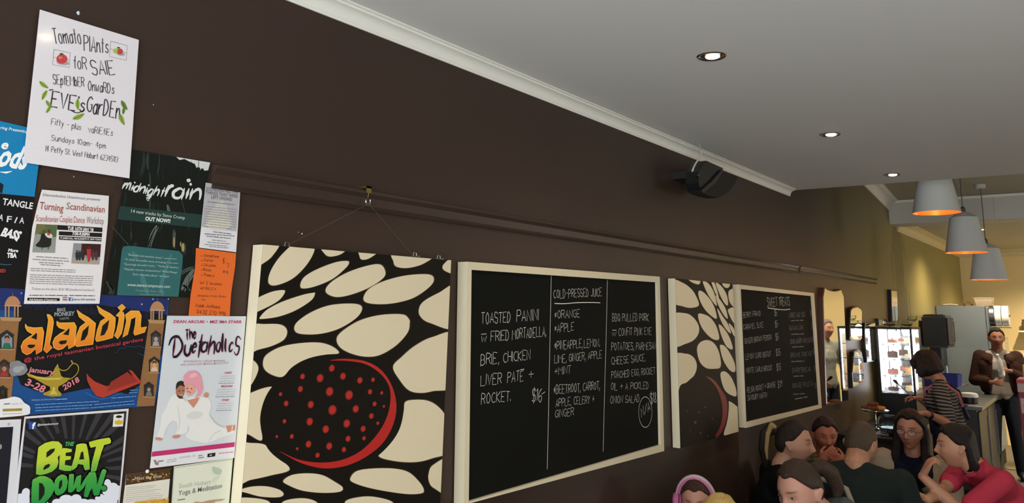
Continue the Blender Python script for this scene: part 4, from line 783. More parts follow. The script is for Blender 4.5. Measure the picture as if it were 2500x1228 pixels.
# ---------------------------------------------------------------- blackboards
M_bf = mat('cream_board_frame', '#d8cfb4', rough=.5, var=.04); M_bb = mat('blackboard_slate', '#101211', rough=.75, spec=.12, var=.25, scale=5, stretch=(1, .6, 2))
CH = mat('white_chalk', '#cfcfca', rough=.9, var=.12, scale=90); CHd = mat('faded_chalk', '#85888a', rough=.9, var=.15, scale=90)
class Board(Sheet):
    def __init__(s, label, outer, inner, zoom, D=.045):
        s.z = zoom; s.X = D; s.parts = {}; s.n = 0; s.cnt = {}; o = [s.w(p) for p in outer]; i = [s.w(p) for p in inner]
        s.q = i; root = empty('blackboard', (0, sum(p[0] for p in o)/4, min(p[1] for p in o)), label, 'blackboard'); s.root = root
        b = D - .012
        for k, nme in enumerate(('frame_rail', 'frame_stile', 'frame_rail', 'frame_stile')):
            j = (k+1) % 4; g = MB(); Q = [o[k], o[j], i[j], i[k]]
            g.add([(.004, y, z) for y, z in Q] + [(D, y, z) for y, z in Q], [(0,1,2,3), (7,6,5,4)] + [(a, 4+a, 4+(a+1) % 4, (a+1) % 4) for a in range(4)], M_bf); g.build(nme, root)
        g = MB(); g.add([(.006, y, z) for y, z in i] + [(b, y, z) for y, z in i], [(0,1,2,3), (7,6,5,4)] + [(a, 4+a, 4+(a+1) % 4, (a+1) % 4) for a in range(4)], M_bb); g.build('board_panel', root)
        s.X = b; s.base = b
    def chalk(s, t, A, B, h, wd=.058, m=None, jit=.32, shear=0.05):
        s.hand(t, A, B, h, m or CH, wd, 2, jit, 'chalk_writing', shear=shear)
zk = (1100, 620, 2.0204)
s = Board('large blackboard listing toasted panini and cold-pressed juice in chalk', [(84, 38), (1032, 112), (1054, 972), (66, 1238)], [(104, 78), (1020, 140), (1037, 942), (90, 1222)], zk)
for t, A, B, h in (("TOASTED", (150, 345), (295, 335), 54), ("PANINI", (325, 333), (432, 327), 54), ("w", (150, 438), (176, 436), 46), ("FRIED", (198, 434), (288, 424), 50), ("MORTADELLA,", (303, 422), (470, 405), 48), ("BRIE,", (148, 550), (238, 540), 56), ("CHICKEN", (258, 537), (392, 523), 50), ("LIVER", (148, 652), (250, 640), 54), ("PATE", (280, 636), (358, 624), 50), ("+", (384, 616), (408, 614), 44),
    ("ROCKET.", (150, 745), (295, 725), 52), ("$16", (400, 728), (448, 726), 62), ("-", (450, 716), (468, 704), 50), ("COLD-PRESSED JUICE", (507, 220), (745, 207), 40), ("*ORANGE", (512, 322), (637, 310), 40), ("*APPLE", (512, 387), (607, 378), 40), ("*PINEAPPLE,", (512, 472), (650, 463), 42), ("LEMON,", (658, 462), (735, 455), 40), ("LIME, GINGER, APPLE", (512, 540), (745, 513), 38), ("+MINT", (512, 597), (592, 588), 38),
    ("*BEETROOT, CARROT,", (507, 692), (735, 668), 42), ("APPLE, CELERY +", (518, 755), (708, 733), 38), ("GINGER", (514, 808), (607, 795), 38)): s.chalk(t, A, B, h)
for t, A, B, h in (("BBQ PULLED PORK", (797, 333), (977, 330), 37), ("w", (797, 405), (818, 404), 36), ("CONFIT PINK EYE", (828, 404), (990, 398), 37), ("POTATOES, PARMESAN", (793, 476), (1013, 470), 36), ("CHEESE SAUCE,", (793, 547), (960, 528), 36), ("POACHED EGG, ROCKET", (793, 615), (1008, 590), 34), ("OIL + A PICKLED", (790, 672), (975, 665), 34), ("ONION SALAD", (787, 740), (930, 728), 36), ("$18-", (985, 742), (1026, 728), 52)): s.chalk(t, A, B, h, .058)
s.chalk("N/A", (942, 806), (985, 768), 48, .06)
s.line([(960+33*math.cos(t), 780+76*math.sin(t)) for t in [i*.35 for i in range(19)]], 3, CH, 2, 'chalk_writing')
s.line([(512, 244), (560, 246), (620, 240), (690, 239), (738, 241)], 4.5, CH, 2, 'chalk_writing', False, True)
s.line([(343, 572), (362, 568)], 4, CH, 2, 'chalk_writing'); s.line([(150, 396), (176, 394)], 3, CH, 2, 'chalk_writing'); s.line([(797, 376), (818, 376)], 3, CH, 2, 'chalk_writing')
for ln in ([(496, 108), (490, 400), (482, 800), (476, 1062)], [(773, 128), (767, 400), (757, 760), (752, 975)]): s.nx(); s.line(ln, 4, CH, 2, 'ruled_line')
s.done()
zk2 = (1790, 680, 3.317)
s = Board('smaller far blackboard headed sweet treats, above the seated diners', [(47, 48), (655, 118), (718, 1048), (106, 1210)], [(62, 85), (640, 143), (704, 1022), (107, 1164)], zk2)
s.chalk('SWEET TREATS', (275, 228), (458, 216), 68, .06); s.line([(278, 238), (350, 248), (410, 254), (462, 248)], 7, CH, 2, 'chalk_writing', False, True)
for t, A, B in (('BERRY FRIAND', (80, 318), (222, 300)), ('CARAMEL SLICE', (82, 415), (243, 392)), ('GINGER BROWN PERSON', (92, 530), (312, 492)), ('LEMON CURD BISCUIT', (98, 655), (305, 628)), ('MONTE CARLO BISCUIT', (103, 768), (313, 742)), ('RELISH, ROCKET + GRUYERE', (112, 925), (343, 878)), ('SAVOURY MUFFIN', (116, 990), (273, 962))): s.chalk(t, A, B, 42, .062, jit=.3)
for t, A, B in (('$5', (335, 302), (356, 300)), ('$5-', (340, 395), (366, 390)), ('$5', (344, 500), (368, 495)), ('$3.5', (348, 625), (382, 618)), ('$3.5', (352, 745), (386, 738)), ('$3.9', (362, 885), (396, 872))): s.chalk(t, A, B, 50, .06)
for t, A, B, h, b_ in (('CARROT CAKE SLICE', (450, 320), (585, 308), 38, (468, 345, 568)), ('BANANA LOAF', (456, 420), (570, 412), 36, (470, 455, 575)), ('SOUR CHERRY AND COCONUT', (462, 530), (655, 512), 36, (478, 558, 572)), ('BROWNIE CHOC NUT', (464, 640), (640, 625), 36, (470, 676, 575)), ('SHORTBREAD', (476, 762), (630, 750), 36, (488, 795, 578)), ('ORANGE POLENTA', (478, 888), (650, 866), 36, (485, 940, 580))):
    s.chalk(t, A, B, h, .08, CHd, .45); s.greek((b_[0], b_[1]), (b_[2], b_[1]-4), 14, '#6a6e70', 2, 1)
s.greek((498, 980), (600, 962), 16, '#75797b', 2, 1)
for x, y in ((622, 300), (635, 405), (645, 500), (648, 610), (656, 750), (662, 890)): s.chalk('$5', (x, y), (x+16, y-2), 40, .06, CHd)
s.done()
# ---------------------------------------------------------------- loudspeaker under the cornice
M_blk = mat('black_plastic', '#101214', rough=.42, var=.1); M_grl = mat('black_speaker_grille', '#0b0d0e', rough=.7, bump=.3, bscale=900)
M_wcord = mat('white_cable', '#d8d6d0', rough=.5)
zs = (1560, 320, 5.952)
Z = lambda x, y, X: atx(1560 + x/5.952, 320 + y/5.952, X)
sp = empty('loudspeaker', Z(870, 640, .1), 'black wedge shaped loudspeaker bracketed to the wall below the cornice', 'speaker')
g = MB()   # front grille: curved slab between back edge line and rounded nose
X0, X1 = .09, .235
top = [Z(1110, 585, X0), Z(1350, 672, X0)]; bot = [Z(838, 905, X0), Z(1072, 975, X0)]
def prism(pts_px, Xa, Xb, m, g):
    a = [Z(x, y, (Xa+Xb)/2) for x, y in pts_px]; n = len(a)
    g.add([(Xa, v.y, v.z) for v in a] + [(Xb, v.y, v.z) for v in a], [list(range(n)), [n+i for i in range(n)][::-1]] + [(i, n+i, n+(i+1) % n, (i+1) % n) for i in range(n)], m)
prism([(1118, 588), (1235, 628), (1350, 672), (1328, 740), (1285, 812), (1235, 872), (1160, 930), (1072, 975), (950, 948), (838, 905), (1010, 762)], .10, .165, M_grl, g); g.build('grille', sp)
g = MB(); prism([(885, 440), (1125, 545), (1130, 590), (1000, 770), (838, 905), (800, 868), (770, 760), (780, 600), (840, 500)], .085, .155, M_blk, g); g.build('cabinet', sp)
g = MB(); prism([(1110, 572), (1130, 590), (1010, 765), (838, 908), (805, 872), (960, 742)], .095, .168, mat('dark_grey_plastic', '#202326', rough=.45), g); g.build('trim_band', sp)
g = MB(); prism([(600, 588), (820, 600), (860, 700), (830, 780), (720, 735), (610, 690)], .0, .10, M_blk, g); g.build('wall_bracket', sp)
c = Z(868, 640, .163); g = MB(); g.tube([(.15, c.y, c.z), (.163, c.y, c.z)], .011, M_blk, 20); g.tube([(.161, c.y, c.z), (.166, c.y, c.z)], .008, mat('grey_steel', '#7d8082', rough=.3, metal=1), 16); g.box((.165, c.y-.006, c.z-.001), (.1675, c.y+.006, c.z+.001), M_blk); g.build('pivot_bolt', sp, smooth='auto')
for dx, nm in ((0, 0), (.006, 1)):
    g = MB(); pts = [Z(880, 245, .12), Z(905, 290, .125), Z(905, 335, .13)] + [Z(a_+dx*1200, b_, .14) for a_, b_ in ((870, 400), (820, 470), (785, 540), (772, 585))]
    pts[0] = Vector((.118, pts[0].y, H)); g.tube(pts, .0032, M_wcord, 8)
    tag(g.build('speaker_cable', smooth=True), ('white cable curving from the cornice to the loudspeaker, left strand', 'white cable curving from the cornice to the loudspeaker, right strand')[nm], 'cable', None)
# ---------------------------------------------------------------- ceiling lamps
random.seed(21)
M_trim = mat('satin_chrome_trim', '#b9b2a4', rough=.25, metal=1); M_cup = mat('lamp_cup_metal', '#6d5a44', rough=.3, metal=1)
M_glow = mat('halogen_glow', '#fff0d8', emit='#ffe2bb', estr=22, var=0)
def downlight(p, label, power, group='recessed halogen downlights', ang=2.5):
    root = empty('downlight', p, label, 'ceiling light', group)
    x, y, z = p
    g = MB(); g.lathe([(.037, .004), (.041, -.002), (.047, -.004), (.051, -.001), (.051, .004), (.037, .004)], M_trim, 36, c=p); g.build('trim_ring', root, smooth='auto')
    g = MB(); g.lathe([(.038, -.0005), (.034, -.001), (.028, -.0012), (.020, -.0016)], M_cup, 30, c=p); g.build('reflector_cup', root, smooth=True)
    g = MB(); g.ball((x + .004, y, z - .003), .024, M_glow, 20, sc=(1.05, .95, .28)); g.build('bulb', root, smooth=True)
    spot('halogen', (x, y, z - .03), power, (1.0, .80, .58), ang, .03, 1.0)
for q, lb in (((1737, 137), 'nearest recessed downlight in the white ceiling, largest in view'), ((2027, 328), 'middle recessed downlight in the white ceiling'), ((2178, 426), 'far recessed downlight close to the end edge of the white ceiling')):
    p = atz(*q, H); downlight((p.x, p.y, H), lb, 16)
for x, y, e_, lb in ((.9, -1.6, 9, 'recessed downlight just inside the shop window, out of view'), (.9, -.15, 9, 'recessed downlight beside the photographer, out of view'), (1.05, 1.25, 10, 'recessed downlight above the posters, mirrored in the tomato poster'),
    (3.4, .4, 12, 'recessed downlight to the front right of the room, out of view'), (3.4, 3.2, 12, 'recessed downlight over the middle of the room, out of view'), (5.2, .4, 12, 'recessed downlight by the right wall near the window, out of view'), (5.2, 3.2, 12, 'recessed downlight by the right wall in mid room, out of view')): downlight((x, y, H), lb, e_)
p = atz(2395, 560, 2.79); downlight((p.x, p.y, 2.79), 'small recessed downlight in the kitchen ceiling behind the beam', 150)
for x, y, lb in ((1.2, 13.0, 'kitchen downlight above the fridge, out of view'), (2.4, 13.2, 'kitchen downlight by the rear wall, out of view'), (2.2, 10.8, 'kitchen downlight close behind the beam, out of view'), (4.2, 12.4, 'kitchen downlight by the side door, out of view')): downlight((x, y, 2.79), lb, 300)
# smoke alarm and its cover plate on the sloping ceiling
def on_slope(px, py):
    r = ray(px, py); k = (ZB - ZA) / (YB - YE)
    return CAM + r * ((ZA + k*(CAM.y - YE) - CAM.z) / (r.z - k*r.y))
p = on_slope(2392, 481); g = MB(); g.lathe([(0, -.05), (.035, -.05), (.055, -.035), (.06, -.012), (.062, .008), (0, .008)], mat('smoke_alarm_plastic', '#cbc8bc', rough=.5), 28, c=p)
tag(g.build('smoke_alarm', smooth='auto'), 'round white smoke alarm on the sloping ceiling behind the pendants', 'smoke alarm')
# pendants
M_sh = mat('grey_enamel_shade', '#d2d6d6', rough=.45, var=.02); M_cop = mat('copper_lining', '#e0702c', rough=.3, metal=.6, var=0)
M_blb = mat('warm_bulb_glow', '#ffb060', emit='#ff9a40', estr=9, var=0)
def pendant(px, py, d, dia, hgt, label):
    p = dep(px, py, d); r = dia/2; x, y, z = p
    root = empty('pendant_lamp', (x, y, z), label, 'pendant lamp', 'grey pendant lamps')
    g = MB(); g.lathe([(r, 0), (r*.985, .004), (r*.665, hgt*.86), (r*.60, hgt*.875), (r*.28, hgt*.985), (r*.20, hgt), (0, hgt)], M_sh, 48, c=p); g.build('lamp_shade', root, smooth='auto')
    g = MB(); g.lathe([(r*.998, .0008), (r*.975, .001), (r*.65, hgt*.84), (r*.3, hgt*.94), (0, hgt*.95)], M_cop, 48, c=p); g.build('copper_lining', root, smooth='auto')
    g = MB(); g.lathe([(.02, hgt*.99), (.02, hgt+.03), (.008, hgt+.045), (0, hgt+.045)], mat('dark_fitting', '#4c4c4a', rough=.4), 16, c=p); g.build('cord_grip', root, smooth='auto')
    zt = ZA + (ZB - ZA)*(y - YE)/(YB - YE)
    g = MB(); g.tube([(x, y, z+hgt+.04), (x, y, zt)], .004, mat('grey_flex', '#6a6a68', rough=.6), 8); g.build('flex', root)
    g = MB(); g.lathe([(0, -.03), (.04, -.03), (.05, .012), (0, .012)], M_sh, 20, c=(x, y, zt)); g.build('ceiling_rose', root, smooth='auto')
    g = MB(); g.ball((x, y, z+hgt*.52), .032, M_blb, 16); g.build('bulb', root, smooth=True)
    l = bpy.data.lights.new('pendant_bulb', 'POINT'); l.energy = 7; l.color = (1, .62, .3); l.shadow_soft_size = .03
    o = bpy.data.objects.new('pendant_bulb', l); COL.objects.link(o); o.location = (x, y, z+hgt*.3)
pendant(2287, 520, 5.9, .318, .335, 'nearest grey pendant lamp with copper inside, top hidden by the ceiling edge')
pendant(2360, 617, 6.78, .318, .335, 'middle grey pendant lamp of the staggered three')
pendant(2415, 683, 7.68, .316, .335, 'lowest and farthest grey pendant lamp of the three')
# ---------------------------------------------------------------- mirrors on the rear part of the wall
M_mir = mat('mirror_silver', '#e4e6e2', rough=.02, metal=1, var=0); M_mfr = mat('dark_walnut_frame', '#3a2a20', rough=.4, var=.2, scale=12, stretch=(1, 1, .2)); M_mfb = mat('black_mirror_edge', '#1a1815', rough=.4)
M_brn = mat('reddish_wood_frame', '#55362b', rough=.4, var=.2, scale=12, stretch=(1, 1, .2))
def mirror(pts, z, label, fm, X=.035, grow=1.05, yoff=0):
    q = [atx(z[0]+x/z[2], z[1]+y/z[2], X) for x, y in pts]; cy_ = sum(v.y for v in q)/len(q); cz_ = sum(v.z for v in q)/len(q); n = len(q)
    hy = max(v.y for v in q)-min(v.y for v in q); hz = max(v.z for v in q)-min(v.z for v in q)
    root = empty('mirror', (0, cy_, cz_), label, 'mirror')
    gy = 1 + .016/hy*2; gz = 1 + .010/hz*2
    o = [(cy_+(v.y-cy_)*gy, cz_+(v.z-cz_)*gz) for v in q]
    g = MB(); idx = list(range(n))
    g.add([(.0, a, b_) for a, b_ in o] + [(X-.002, a, b_) for a, b_ in o], [idx, [n+i for i in idx][::-1]] + [(i, n+i, n+(i+1) % n, (i+1) % n) for i in idx], fm); g.build('mirror_frame', root)
    g = MB(); g.add([(X-.004, v.y, v.z) for v in q] + [(X+.001, v.y, v.z) for v in q], [idx, [n+i for i in idx][::-1]] + [(i, n+i, n+(i+1) % n, (i+1) % n) for i in idx], M_mir); g.build('mirror_glass', root)
zA, zB = (1980, 680, 3.319), (2000, 690, 5.846)
mirror([(112, 80), (140, 98), (185, 107), (215, 104), (243, 92), (264, 150), (272, 330), (288, 650), (303, 985), (130, 1015), (118, 700), (100, 150)], zA, 'tall brown framed mirror with scooped top, next to the far blackboard', M_brn)
mirror([(452, 400), (480, 370), (540, 352), (585, 375), (608, 410), (607, 600), (606, 780), (590, 800), (520, 805), (470, 805), (442, 785), (443, 600), (448, 480)], zB, 'small round-cornered mirror, upper of the two beside the tall brown framed mirror', M_mfb)
mirror([(345, 640), (352, 602), (380, 583), (410, 602), (421, 660), (426, 780), (422, 850), (385, 862), (345, 878), (338, 760)], zA, 'arched oval mirror low on the wall, lower of the two beside the tall mirror', M_mfb)
mirror([(443, 370), (520, 365), (528, 500), (533, 655), (510, 662), (455, 672), (445, 560), (440, 450)], zA, 'narrow mirror immediately left of the lit cake display cabinet', M_mfb)
mirror([(550, 333), (612, 333), (617, 372), (552, 373)], zA, 'tiny square mirror just above the left end of the lit display cabinet', M_mfb)
mirror([(650, 98), (695, 102), (700, 200), (703, 300), (700, 340), (660, 345), (654, 200)], zA, 'narrow rectangular mirror high on the wall above the lit display cabinet', M_mfb)
# ---------------------------------------------------------------- counter with display cabinet
M_ctr = mat('dark_brown_counter', '#2e2421', rough=.45, var=.15); M_ctop = mat('black_counter_top', '#1c1b1a', rough=.25)
g = MB(); g.box((.005, 6.75, .0), (.42, 9.0, .88), M_ctr); cu = tag(g.build('counter'), 'dark brown service counter against the wall under the lit cake display', 'counter')
for i in range(4):
    a = 6.78 + i*.555; g = MB(); g.box((.42, a, .08), (.432, a+.53, .86), M_ctr, bev=.003); g.build('panel', cu)
g = MB(); g.box((.003, 6.72, .88), (.46, 9.02, .915), M_ctop, bev=.004); g.build('worktop', cu)
CT = .915
M_gl = mat('clear_glass', '#eef6f4', rough=.02, var=0, trans=1.0, ior=1.12); M_pan = mat('display_pane_glass', '#eef6f6', rough=.02, var=0, alpha=.10, spec=.5)
M_led = mat('white_led', '#ffffff', emit='#eef2ff', estr=26, var=0); M_wht = mat('white_enamel', '#e8eaec', rough=.3)
x0, x1, y0, y1, z0, z1 = .055, .345, 8.04, 8.47, 1.13, 1.695
dc = empty('display_cabinet', (.2, 8.25, CT), 'glass cake display cabinet with bright white LED strips on the dark counter', 'display cabinet')
g = MB(); g.box((x0, y0, CT), (x1, y1, z0), M_blk, bev=.008); g.build('base', dc)
g = MB(); g.box((x0-.004, y0-.004, z1-.02), (x1+.004, y1+.004, z1), M_blk, bev=.006); g.build('top', dc)
for xx, yy in ((x0, y0), (x1-.016, y0), (x0, y1-.016), (x1-.016, y1-.016)):
    g = MB(); g.box((xx, yy, z0), (xx+.016, yy+.016, z1-.02), M_blk); g.build('post', dc)
g = MB(); g.box((x0+.016, y0+.004, z0), (x1-.016, y0+.007, z1-.02), M_pan); g.build('side_glass', dc)
g = MB(); g.box((x1-.007, y0+.016, z0), (x1-.004, y1-.016, z1-.02), M_pan); g.build('front_glass', dc)
g = MB(); g.box((x0+.002, y0+.016, z0), (x0+.008, y1-.016, z1-.02), M_wht); g.build('back_liner', dc)
g = MB(); g.box((x0+.016, y1-.012, z0), (x1-.016, y1-.004, z1-.02), M_mir); g.build('mirrored_end', dc)
def leds(name, P, n, dz, wx, wy, label=None):
    g = MB()
    for i in range(n):
        z = P[2]+i*dz; g.box((P[0], P[1], z), (P[0]+wx, P[1]+wy, z+dz*.72), M_led)
    g.build(name, dc)
leds('led_strip', (x0+.018, y0+.012, z0+.02), 26, .0195, .016, .003); leds('led_strip', (x1-.026, y0+.012, z0+.02), 26, .0195, .005, .003)
leds('led_strip', (x1+.0045, y0+.055, z0+.04), 26, .0190, .003, .030); leds('led_strip', (x0+.018, y1-.02, z0+.02), 26, .0195, .03, .003); leds('led_strip', (x0+.075, y1-.02, z0+.02), 26, .0195, .02, .003)
l = bpy.data.lights.new('display_cabinet_light', 'POINT'); l.energy = 5; l.color = (.88, .92, 1); l.shadow_soft_size = .05; o = bpy.data.objects.new('display_cabinet_light', l); COL.objects.link(o); o.location = (.2, 8.25, 1.66)
shelves = (z0+.14, z0+.28, z0+.41)
for z in shelves:
    g = MB(); g.box((x0+.018, y0+.02, z), (x1-.02, y1-.02, z+.006), M_gl); g.build('shelf', dc)
CK = [mat('chocolate_cake', '#4a2a1a', rough=.7, bump=.3), mat('sponge_cake', '#c89a54', rough=.8, bump=.3), mat('berry_cake', '#a05a48', rough=.6, bump=.3), mat('pale_tart', '#dcc088', rough=.7, bump=.2)]
nm = ('bottom', 'lower middle', 'upper middle', 'top'); cn = ('dark chocolate cake', 'golden sponge cake', 'pink berry cake', 'pale tart')
for j, z in enumerate((z0,) + shelves):
    for i in range(2):
        cx_, cy2 = x0+.09+i*.13, y0+.12+.06*i+.03*j; k = (j*2+i*3) % 4
        g = MB(); g.lathe([(0, 0), (.035, 0), (.055, .008), (.056, .011), (0, .009)], M_wht, 20, c=(cx_, cy2, z+.007)); tag(g.build('cake_plate', smooth='auto'), 'white plate on the %s level of the display cabinet, %s side' % (nm[j], ('wall', 'room')[i]), 'plate', 'cake plates')
        g = MB(); h_ = .03 + .012*((j+i) % 3); g.lathe([(0, h_), (.038, h_), (.043, h_*.85), (.043, .002), (0, .002)], CK[k], 18, c=(cx_, cy2, z+.0165)); g.ball((cx_, cy2, z+.018+h_), .009, CK[(k+2) % 4], 8)
        tag(g.build('cake', smooth='auto'), '%s on the %s level of the display cabinet, %s side' % (cn[k], nm[j], ('wall', 'room')[i]), 'cake', 'display cakes')
# glass bowls on the cabinet top
for i, (xx, yy, rr_) in enumerate(((.14, 8.2, .06), (.27, 8.27, .055), (.36, 8.36, .05))):
    g = MB(); z = z1+.001; g.lathe([(0, 0), (rr_*.5, 0), (rr_*.55, .008), (rr_*.9, .02), (rr_, .05), (rr_*.96, .052), (rr_*.86, .024), (rr_*.5, .012), (0, .012)], M_gl, 24, c=(xx if i < 2 else .3, yy, z if i < 2 else z+.045)); tag(g.build('glass_bowl', smooth='auto'), ('glass bowl on the display cabinet, nearest the wall', 'glass bowl in the middle of the display cabinet top', 'glass bowl balanced on the others on the display cabinet')[i], 'bowl', 'glass bowls')
# cake stand with pastries
cs_ = dep(2137, 1000, 6.5); cx_, cy2 = cs_.x, cs_.y
g = MB(); c0 = (cx_, cy2, CT); g.lathe([(0, 0), (.045, 0), (.04, .006), (.012, .014), (.007, .03), (.012, .045), (.006, .06), (.006, .125), (.02, .135), (.095, .140), (.102, .146), (.100, .150), (0, .142)], M_chr, 36, c=c0)
tag(g.build('cake_stand', smooth='auto'), 'silver pedestal cake stand holding pastries on the counter', 'cake stand')
M_pas = mat('golden_pastry', '#c88a42', rough=.6, bump=.4, bscale=40, var=.2); M_pas2 = mat('dark_pastry', '#6a3a22', rough=.6, bump=.4, bscale=40, var=.2)
for i, (dx, dy, m_, lb) in enumerate(((-.05, -.02, M_pas2, 'brown pastry at the left of the cake stand'), (.0, -.045, M_pas2, 'brown pastry at the front of the cake stand'), (.045, -.01, M_pas, 'golden pastry at the right of the cake stand'), (.0, .04, M_pas, 'golden pastry at the back of the cake stand'), (-.005, -.002, M_pas2, 'brown pastry on top of the pastry heap'))):
    g = MB(); z = CT+.152 + (.026 if i == 4 else 0)
    pts = [(cx_+dx+.034*math.cos(t)-.01, cy2+dy+.018*math.sin(t), z+.014) for t in [i_*.45-.3 for i_ in range(9)]]
    g.tube(pts, [.006, .012, .015, .017, .0175, .017, .015, .012, .006], m_, 10); tag(g.build('pastry', smooth=True), lb, 'pastry', 'pastries on the stand')
# glass jar, plates, napkin on the counter
gp = dep(2170, 1022, 6.3)
g = MB(); g.lathe([(0, 0), (.05, 0), (.06, .01), (.085, .05), (.088, .09), (.07, .12), (.06, .13), (.058, .128), (.082, .088), (.08, .052), (.052, .014), (0, .008)], M_gl, 32, c=(gp.x, gp.y, CT)); tag(g.build('glass_bowl', smooth='auto'), 'big round glass bowl on the counter beside the cake stand', 'bowl')
M_dpl = mat('dark_glazed_plate', '#2b2624', rough=.2)
q = dep(2178, 1040, 6.1)
for i in range(5):
    g = MB(); g.lathe([(0, 0), (.06, 0), (.1, .010), (.102, .013), (.06, .006), (0, .006)], M_dpl, 28, c=(.36, 7.0, CT+i*.0085)); tag(g.build('plate', smooth='auto'), 'dark plate on the near end of the counter, %s of the stack' % ('lowest', 'second lowest', 'middle one', 'second highest', 'topmost')[i], 'plate', 'stack of dark plates')
q = dep(2150, 1044, 6.25)
g = MB(); g.box((q.x-.05, q.y-.04, CT+.0005), (q.x+.06, q.y+.05, CT+.004), mat('white_napkin', '#a9b2b4', rough=.8), bev=.001); tag(g.build('napkin'), 'pale paper napkin on the counter below the cake stand', 'napkin')
# ---------------------------------------------------------------- kitchen
M_ss = mat('brushed_steel', '#74787a', rough=.35, metal=.85, var=.06, scale=30, stretch=(1, 1, .1)); M_ssd = mat('dull_dark_steel', '#3c4042', rough=.45, metal=.5)
M_fr = mat('grey_white_fridge_enamel', '#717c80', rough=.25, spec=.6, var=.02, bump=.02, bscale=4)
fr = empty('fridge', (.29, 12.1, 0), 'tall pale grey commercial fridge against the wall, behind the man in the brown jacket', 'fridge')
g = MB(); g.box((.006, 11.7, .2), (.545, 12.4, 1.93), M_fr, bev=.006); g.build('cabinet', fr)
g = MB(); g.box((.547, 11.71, .24), (.59, 12.39, 1.92), M_fr, bev=.008); dd = g.build('fridge_door', fr); g = MB(); g.tube([(.592, 11.78, .95), (.63, 11.78, .97), (.63, 11.78, 1.33), (.592, 11.78, 1.35)], .009, M_ss, 8); g.build('handle', dd)
g = MB(); g.box((.03, 11.72, .04), (.56, 12.38, .2), M_blk); g.build('under_shade_block', fr)  # black block stands in for the shade under the fridge body
for xx, yy in ((.06, 11.76), (.52, 11.76), (.06, 12.34), (.52, 12.34)):
    g = MB(); g.tube([(xx-.012, yy, .022), (xx+.012, yy, .022)], .022, M_blk, 14); g.build('caster', fr)
# things on top of the fridge
FT = 1.931
def at12(px, py, Y=12.0): return aty(px, py, Y)
a, b_ = aty(2389, 746, 11.95), aty(2441, 729, 11.95)
tb = empty('food_tub', ((a.x+b_.x)/2-.06, 11.97, FT), 'clear plastic tub of orange bread rolls on top of the fridge', 'tub')
M_tub = mat('cloudy_plastic', '#e8dcc0', rough=.4, var=0, alpha=.55)
xa, xb = .42, .62; 
g = MB(); g.add([(xa+.02, 11.87, FT), (xb-.02, 11.87, FT), (xb-.02, 12.07, FT), (xa+.02, 12.07, FT), (xa, 11.85, FT+.10), (xb, 11.85, FT+.10), (xb, 12.09, FT+.10), (xa, 12.09, FT+.10)], [(0,3,2,1), (0,1,5,4), (1,2,6,5), (2,3,7,6), (3,0,4,7)], M_tub)
g.box((xa-.01, 11.84, FT+.096), (xb+.01, 11.852, FT+.104), M_tub); g.box((xa-.01, 12.088, FT+.096), (xb+.01, 12.1, FT+.104), M_tub); g.build('tub_wall', tb)
g = MB()
for i, (dx, dy) in enumerate(((.05, .04), (.11, .05), (.16, .06), (.06, .13), (.12, .14))): g.ball((xa+dx, 11.86+dy, FT+.036), .034, mat('orange_bread', '#b87434', rough=.8, bump=.3), 12, sc=(1, 1, .8))
g.build('bread_rolls', tb, smooth=True)
M_wd = mat('oak_block', '#7a5c3c', rough=.6, var=.2, scale=14, stretch=(1, 1, .2))
g = MB(); R_ = Matrix.Translation((.36, 11.95, FT+.036)) @ Matrix.Rotation(.65, 4, 'Y'); g.box((-.035, -.05, -.014), (.035, .05, .014), M_wd, R_, bev=.002); tag(g.build('wooden_block'), 'small tilted wooden block on top of the fridge', 'block')
g = MB(); g.ball((.305, 11.9, FT+.012), .014, M_wd, 10); g.ball((.305, 11.9, FT+.03), .008, M_wd, 8); tag(g.build('wooden_ornament', smooth=True), 'little turned wooden knob beside the tilted block on the fridge', 'knob')
g = MB()
for i in range(3): g.ball((.10+i*.05, 11.84+.01*i, FT+.012+.004*(i % 2)), .045, mat('white_paper_bag', '#cfc7b0', rough=.7), 12, sc=(1, .8, .28))
tag(g.build('paper_bag', smooth=True), 'flat crumpled white bag on top of the fridge at its left end', 'bag')
# rolls on a bracket at the fridge door
rl = aty(2428, 771, 11.63)
M_rwh = mat('white_roll_paper', '#eef0e6', rough=.6, var=.02, emit=None)
rt = empty('paper_roll', (rl.x+.06, 11.64, rl.z), 'two big white paper rolls side by side in a steel holder at the fridge corner', 'paper roll')
RR = .122; cxr = .60
def disc(xa, xb, r, m, name):
    g = MB(); M_ = Matrix.Translation((0, 11.95-.32, rl.z)) @ Matrix.Rotation(math.radians(90), 4, 'Y')
    g.lathe([(0, xa), (r*.96, xa), (r, xa+.006), (r, xb-.006), (r*.96, xb), (0, xb)], m, 40, M=M_); g.build(name, rt, smooth='auto')
disc(.598, .655, RR, M_ss, 'holder_end'); disc(.657, .722, RR*.99, M_rwh, 'roll'); disc(.73, .80, RR*.97, M_rwh, 'roll')
g = MB(); g.box((.592, 11.53, rl.z-RR-.02), (.81, 11.72, rl.z-RR-.008), M_ss); g.tube([(.60, 11.63, rl.z), (.81, 11.63, rl.z)], .012, M_ss, 10); g.box((.585, 11.60, rl.z-RR-.02), (.598, 11.72, rl.z+.03), M_ss); g.build('holder_bracket', rt)
